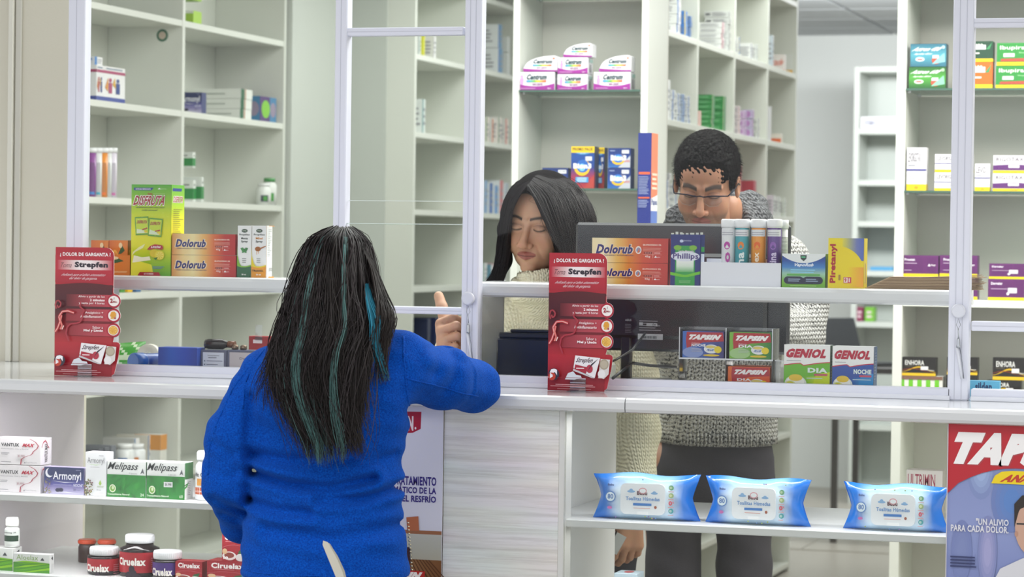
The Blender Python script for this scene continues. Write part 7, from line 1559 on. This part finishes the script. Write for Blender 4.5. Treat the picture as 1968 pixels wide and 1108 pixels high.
v, q = iso(cream, (lo[0], -.48, lo[2]), (hi[0], .36, hi[2]), .006); sw = np_mesh('knit_sweater', [(v, q, 'e0dcb4', 0)], em.root, ['cream_knit'])
def rolls():
    m = MB()
    for k_ in range(2):
        c_ = L(1042 + 1 * k_, 547 + 14 * k_, -.03); m.tube([(c_[0] + (.069 + .006 * k_) * math.cos(t), c_[1] + (.066 + .006 * k_) * math.sin(t), c_[2] - .012 * math.cos(t + .8)) for t in [i * .314 for i in range(20)]], .0085, 'e0dcb4', 'cream_knit', 10, closed=True)
    m.build('turtleneck_roll', sw)
rolls()
SW = 'cc9e80'
hd = mkhead(hc, Rw, .985, False, SW, 'a45c54', '1e1410')
def skin_w(P):
    d = s_loft(P, tw[0], tw[1], tw[2], [a - .02 for a in tw[3]], [a - .02 for a in tw[4]]); d = smin(d, chain(P, [(a, r * .7) for a, r in ra_], .02), .02); d = smin(d, chain(P, [(a, r * .7) for a, r in la_], .02), .02)
    d = smin(d, s_cap(P, L(1060, 600, .07), L(1042, 500, .0), .038, .044), .02)
    for px in (1050, 1165): h_ = L(px, 980, .17); d = smin(d, chain(P, [(h_, .085), ((h_[0], h_[1], .48), .055), ((h_[0], h_[1] + .01, .1), .036), ((h_[0], h_[1] - .1, .045), .028)], .02), .02)
    return d
v1, q1 = iso(skin_w, (lo[0], -.48, 0.), (hi[0], .36, hi[2]), .012)
# raised right fist with the thumb up
wr = L(861, 680, -.375); wr = (wr[0], wr[1] + .0, wr[2] - .0)
fn, sg, tp = hand_sdf(wr, (-.12, -.76, .42), (-.10, .35, .86), (1, -.1, .1), [(62, 85, 55), (66, 88, 55), (70, 88, 55), (74, 88, 55)], ((.30, .75, -.05), (.06, 1, -.14), (.0, 1, -.18)), 1.10)
v2, q2 = iso(fn, np.array(wr) - .18, np.array(wr) + .18, .0026)
wl = L(1214, 985, .04)
fn2, sg2, tp2 = hand_sdf(wl, (-.06, -.12, -1), (-.9, -.35, .0), (-.35, .8, 0), [(22, 35, 25), (25, 40, 25), (28, 42, 25), (32, 42, 28)], ((.6, .5, .5), (.9, .1, .5), (1, -.1, .3)), .96, 1)
v3, q3 = iso(fn2, np.array(wl) - (.14, .14, .24), np.array(wl) + (.14, .14, .1), .0026)
np_mesh('body', [(v1, q1, SW, 0), (hd[0], hd[1], hd[2], 0), (v2, q2, SW, 0), (v3, q3, 'b88868', 0)], em.root, ['skin'])
tr = em.lofts([(930, 990, 1222, .17, .105), (990, 985, 1228, .17, .12), (1060, 995, 1220, .17, .12)])
def tro(P):
    d = s_loft(P, *tr)
    for px in (1052, 1162): h_ = L(px, 1020, .17); d = smin(d, chain(P, [(h_, .09), ((h_[0], h_[1], .48), .068), ((h_[0], h_[1] + .01, .08), .05)], .03), .02)
    return d
v, q = iso(tro, (lo[0] + .1, -.16, .015), (hi[0], .40, L(1095, 935)[2]), .010); np_mesh('trousers', [(v, q, '24242c', 0)], em.root, ['cloth'])
for px in (1052, 1162):
    h_ = L(px, 1020, .17); hs = [(h_[0], h_[1] - .09)]; v, q = iso(lambda P: shoes(P, hs), (h_[0] - .09, h_[1] - .26, -.008), (h_[0] + .09, h_[1] + .15, .14), .008); v[:, 2] = np.maximum(v[:, 2], .0005); np_mesh('shoe', [(v, q, '26262a', 0)], em.root, ['cloth'])
def whair(P):
    Q = (P - A3(hc)) @ A3(Rw)          # head frame
    S = Q / .985; cap_ = s_ell(S, (0, .024, .040), (.086, .108, .093))
    face = s_ell(S, (-.014, -.112, -.028), (.062, .090, .130)); cap_ = smax(cap_, -face, .01)
    d = cap_ * .985
    d = smin(d, chain(P, [(L(1092, 385, -.03), .040), (L(1110, 440, -.03), .040), (L(1114, 500, -.02), .036), (L(1112, 560, -.02), .026)], .02), .02)
    d = smin(d, chain(P, [(L(984, 385, .04), .020), (L(974, 440, .05), .020), (L(968, 500, .05), .018), (L(955, 545, .05), .014)], .02), .015)
    d = smin(d, chain(P, [(L(1060, 400, .08), .05), (L(1070, 480, .10), .05), (L(1070, 560, .10), .04)], .02), .02)
    return d
v, q = iso(whair, np.array(L(930, 590, -.2)), np.array(L(1165, 310, .22)), .004)
g1 = [[L(*p) for p in g] for g in ([(1013, 356, -.133), (1028, 384, -.150), (1050, 426, -.150), (1068, 470, -.135), (1072, 520, -.11), (1076, 570, -.09)], [(1018, 352, -.125), (1040, 380, -.142), (1056, 425, -.142), (1072, 470, -.125), (1080, 520, -.10), (1082, 570, -.08)], [(1024, 344, -.105), (1060, 372, -.13), (1080, 425, -.13), (1092, 475, -.11), (1098, 525, -.09), (1098, 575, -.08)],
    [(1030, 338, -.07), (1082, 362, -.10), (1108, 415, -.10), (1118, 470, -.085), (1122, 530, -.075), (1118, 575, -.07)], [(1040, 334, -.02), (1098, 352, -.04), (1132, 405, -.04), (1140, 460, -.03), (1143, 520, -.02), (1138, 575, -.02)], [(1045, 332, .03), (1100, 348, .03), (1138, 400, .03), (1146, 460, .03), (1148, 520, .03), (1144, 575, .03)])]
g2 = [[L(*p) for p in g] for g in ([(1013, 356, -.133), (998, 376, -.132), (983, 406, -.112), (975, 446, -.082), (973, 490, -.058), (968, 530, -.045), (950, 560, -.03)], [(1017, 352, -.122), (996, 374, -.12), (983, 405, -.095), (978, 445, -.06), (974, 490, -.04), (962, 530, -.03), (945, 560, -.02)], [(1022, 345, -.09), (986, 366, -.07), (972, 405, -.04), (966, 450, -.01), (962, 490, .0), (950, 530, .0), (925, 562, .0)], [(1035, 336, -.02), (990, 352, .0), (966, 395, .02), (960, 450, .03), (955, 495, .03), (945, 530, .03), (915, 560, .03)])]
W1 = strands(g1, 1500, 21, segs=14, cut=(.9, 1.0), wav=.004, jit=.002, depth=.006, r=.0008); W2 = strands(g2, 600, 22, segs=14, cut=(.85, 1.0), wav=.004, jit=.002, depth=.004, r=.0008); W3 = strands(g1, 40, 23, segs=14, cut=(.2, .9), wav=.015, jit=.006, r=.0004)
np_mesh('hair', [(v, q, '0e0b0c', 1), (W1[0], W1[1], scol(W1, '141011', per=42), 0), (W2[0], W2[1], scol(W2, '171114', per=42), 0), (W3[0], W3[1], '1a1516', 0)], em.root, ['hair', 'hair_mass'])
m = MB(); A = atY(921, 640, 5.9); B = atY(967, 640, 5.9); zt_ = ZS - .035; m.box(A.x, B.x, 5.9, 5.908, ZC + .0005, zt_ - .002, '8c908c', 'plastic', ch=.001); o = m.build('screen_panel'); tag(o, 'grey plastic panel standing behind the middle frame post beside the printer', 'panel')
pap = MB(); b0 = L(1187, 1040, -.0); pap.box(-.012, .014, -.001, .001, -.03, .02, 'c8ccc8', 'card', M=Matrix.Translation(b0) @ Matrix.Rotation(.5, 4, 'Y')); o = pap.build('paper_slip', None, em.b, YAW); tag(o, 'small white paper slip held in the hanging hand', 'paper')
# ================================================================== the man
mn = Fig('person', 'man in glasses and grey knit sweater bending his head behind the monitor', 1385, 6.85); L = mn.L
Rm = rotm(-13, 23, 3); hc = L(1357, 354, -.24); SM = 'b58468'; ms = .99
hd = mkhead(hc, Rm, ms, True, SM, '9c5a52', '1c1613')
tm_ = mn.lofts([(455, 1320, 1450, .0, .07), (480, 1270, 1500, .0, .10), (520, 1255, 1520, .0, .12), (600, 1258, 1510, .02, .125), (700, 1262, 1500, .05, .13), (790, 1262, 1495, .07, .135), (826, 1266, 1493, .07, .13), (852, 1272, 1486, .07, .120)])
rm_ = [(L(1508, 508, .0), .070), (L(1545, 580, -.02), .064), (L(1540, 640, -.06), .060), (L(1450, 640, -.30), .048), (L(1400, 605, -.36), .040)]
lm_ = [(L(1275, 508, .0), .068), (L(1240, 600, -.02), .060), (L(1240, 660, -.06), .055), (L(1290, 635, -.26), .044), (L(1320, 605, -.34), .038)]
def man_sw(P):
    d = s_loft(P, *tm_, e=2.3); d = smin(d, s_cap(P, L(1285, 500, .0), L(1360, 462, -.03), .065, .06), .03); d = smin(d, s_cap(P, L(1420, 462, -.03), L(1500, 498, .0), .06, .068), .03)
    d = smin(d, chain(P, rm_, .02), .015); d = smin(d, chain(P, lm_, .02), .015)
    d = d + .004 * np.sin(P[:, 2] * 95 + 20 * P[:, 0]) * np.exp(-((seg_d(P, [rm_[1][0], rm_[2][0]])) / .07) ** 2); 
    return d
lo = np.array(L(1180, 862, 0)); hi = np.array(L(1620, 400, 0))
v, q = iso(man_sw, (lo[0], -.5, lo[2]), (hi[0], .26, hi[2]), .0065); ms_ = np_mesh('knit_sweater', [(v, q, 'b0b0ac', 0)], mn.root, ['grey_knit'])
m = MB(); c_ = mn.lofts([(836, 1268, 1491, .07, .131)]); n_ = 96
for k_ in range(n_):
    a = 6.2832 * k_ / n_; x, y = c_[1][0] + (c_[3][0] + .002) * math.cos(a), c_[2][0] + (c_[4][0] + .002) * math.sin(a); m.tube([(x, y, c_[0][0] + .018), (x, y, c_[0][0] - .018)], .0032, 'b0b0ac', 'grey_knit', 6)
m.build('ribbed_hem', ms_)
def collar(P):
    a = chain(P, [(L(1296, 440, -.10), .030), (L(1308, 420, -.16), .034), (L(1330, 440, -.22), .026)], .02); b = chain(P, [(L(1400, 398, .02), .045), (L(1442, 402, -.04), .044), (L(1456, 425, -.10), .038), (L(1440, 450, -.16), .030)], .02); c = chain(P, [(L(1296, 440, -.1), .03), (L(1340, 400, .02), .045), (L(1400, 398, .02), .045)], .02)
    return smin(smin(a, b, .01), c, .02) + .002 * np.sin(P[:, 0] * 150 + P[:, 2] * 80)
v, q = iso(collar, np.array(L(1250, 480, -.30)), np.array(L(1510, 340, .12)), .0045); np_mesh('collar', [(v, q, '505254', 0)], ms_, ['dark_knit'])
def skin_m(P):
    d = s_loft(P, tm_[0], tm_[1], tm_[2], [a - .02 for a in tm_[3]], [a - .02 for a in tm_[4]])
    for c in (rm_, lm_): d = smin(d, chain(P, [(a, r * .7) for a, r in c], .02), .02)
    d = smin(d, s_cap(P, L(1385, 480, .0), L(1385, 400, -.13), .056, .056), .03)
    for px in (1292, 1430): h_ = L(px, 900, .08); d = smin(d, chain(P, [(h_, .08), ((h_[0], h_[1], .48), .055), ((h_[0], h_[1] + .01, .1), .038), ((h_[0], h_[1] - .12, .045), .03)], .02), .02)
    return d
v1, q1 = iso(skin_m, (lo[0], -.5, 0.), (hi[0], .26, hi[2]), .012); pm = [(v1, q1, SM, 0), (hd[0], hd[1], hd[2], 0)]
for w_, Wd, sg_ in ((L(1392, 603, -.37), (.4, -.3, .3), 1), (L(1326, 603, -.35), (-.4, -.3, .3), -1)):
    fn, _, _ = hand_sdf(w_, (-.5 * sg_, -.6, -.1), Wd, (0, .3, -.9), [(35, 40, 25)] * 4, ((.7, .5, .2), (.9, .2, .3), (1, 0, .3))); a, b = iso(fn, np.array(w_) - .18, np.array(w_) + .18, .004); pm.append((a, b, SM, 0))
np_mesh('body', pm, mn.root, ['skin'])
trm = mn.lofts([(835, 1275, 1482, .07, .115), (900, 1250, 1488, .07, .12), (960, 1244, 1486, .07, .115)])
def trom(P):
    d = s_loft(P, *trm)
    for px, pk in ((1297, 1290), (1430, 1430)):
        h_ = L(px, 925, .07); k_ = L(pk, 1200, .07); d = smin(d, chain(P, [(h_, .082), (L((px + pk) / 2, 1100, .07), .068), ((k_[0], k_[1], .5), .064), ((k_[0], k_[1] + .01, .08), .052)], .03), .012)
    return d + .0016 * np.sin(P[:, 2] * 70 + P[:, 0] * 40)
v, q = iso(trom, (lo[0], -.12, .015), (hi[0], .28, L(1385, 838)[2]), .009); np_mesh('trousers', [(v, q, '403e44', 0)], mn.root, ['cloth'])
for px in (1290, 1430):
    h_ = L(px, 1200, .07); hs = [(h_[0], h_[1] - .09)]; v, q = iso(lambda P: shoes(P, hs), (h_[0] - .09, h_[1] - .26, -.008), (h_[0] + .09, h_[1] + .15, .14), .008); v[:, 2] = np.maximum(v[:, 2], .0005); np_mesh('shoe', [(v, q, '1c1c20', 0)], mn.root, ['cloth'])
def mhair(Q):
    S = Q / ms; d = s_ell(S, (0, .022, .042), (.0835, .103, .0915)); X = np.abs(S[:, 0])
    hl = .070 - .020 * np.clip(X / .05, 0, 1) ** 2 + .009 * np.cos(X * 60)      # front hairline height
    cut = np.where(S[:, 1] < -.02, hl - S[:, 2] + .35 * (S[:, 1] + .02), np.where(S[:, 1] < .02, -.012 + .5 * (-.02 - S[:, 1]) * 1.6 - S[:, 2] - .0 , -.055 - S[:, 2]))
    cut = np.where((S[:, 1] >= -.045) & (S[:, 1] < -.02), (.052 + (S[:, 1] + .045) / .025 * (-.064)) - S[:, 2], cut)
    d = np.maximum(d, np.clip(cut, -.02, .02)); d = d + .0013 * np.sin(S[:, 0] * 420 + 60 * S[:, 1]) * np.sin(S[:, 1] * 380) + .0009 * np.sin(S[:, 2] * 500 + S[:, 0] * 300); return d * ms
v, q = iso(mhair, (-.105, -.12, -.075), (.105, .15, .15), .0026)
R_ = np.random.default_rng(31); idx = R_.choice(len(v), 9000); nv, nq = [], []; b = 0
ctr = np.array((0, .02, .03))
for i in idx:
    p = v[i]; n_ = (p - ctr); n_ /= np.linalg.norm(n_); 
    if p[2] < .0 and R_.random() < .5: continue
    if p[1] < -.045 and p[2] < .085: continue
    flow = np.array((R_.normal(0, .4), -.55, -.25)) ; dd = n_ * .35 + flow * .8; dd /= np.linalg.norm(dd); l_ = R_.uniform(.006, .012); sd = np.cross(dd, n_ + .01); sd /= np.linalg.norm(sd) + 1e-9; w_ = .0005
    nv += [p - sd * w_, p + sd * w_, p + dd * l_ + sd * w_ * .3, p + dd * l_ - sd * w_ * .3]; nq.append((b, b + 1, b + 2, b + 3)); b += 4
nv = np.array(nv); nq = np.array(nq)
np_mesh('hair', [(place(v, Rm, hc), q, '0d0b0a', 1), (place(nv, Rm, hc), nq, '1a1716', 0)], mn.root, ['hair', 'hair_mass'])
# glasses rest on his nose and ears
gl = empty('eyeglasses', tuple(mn.b), YAW); tag(gl, 'thin dark half-rim eyeglasses worn by the bending man', 'glasses')
def hp(x, y, z): return tuple(Rm @ (np.array((x, y, z)) * ms) + np.array(hc))
m = MB()
for s_ in (-1, 1):
    m.tube([hp(s_ * .009, -.106, .008), hp(s_ * .03, -.105, .0115), hp(s_ * .052, -.098, .010), hp(s_ * .068, -.088, .007)], .0018, '1c2230', 'metal', 6)
    m.tube([hp(s_ * .068, -.088, .007), hp(s_ * .077, -.05, .007), hp(s_ * .0835, .0, .008), hp(s_ * .084, .02, -.004)], .0016, '1c2230', 'metal', 6)
    m.tube([hp(s_ * .009, -.106, .008), hp(s_ * .010, -.103, -.008)], .0006, '606468', 'metal', 5)
m.tube([hp(-.009, -.106, .008), hp(0, -.108, .011), hp(.009, -.106, .008)], .0018, '1c2230', 'metal', 6); m.build('frame', gl)
for s_ in (-1, 1):
    m = MB(); pts = [(.010, .008), (.03, .011), (.052, .0095), (.054, -.004), (.045, -.015), (.025, -.017), (.012, -.010)]
    P1 = [hp(s_ * x, -.1055 + .0 * x + .006 * ((x - .02) / .03) ** 2, z) for x, z in pts]; m.add(P1, [tuple(range(7))], 'ffffff', 'lens'); m.build('lens', gl)
    m = MB(); m.tube([hp(s_ * x, -.1057 + .006 * ((x - .02) / .03) ** 2, z) for x, z in pts[2:]], .0004, 'a8a8a0', 'metal', 4); m.build('rim_thread', gl)
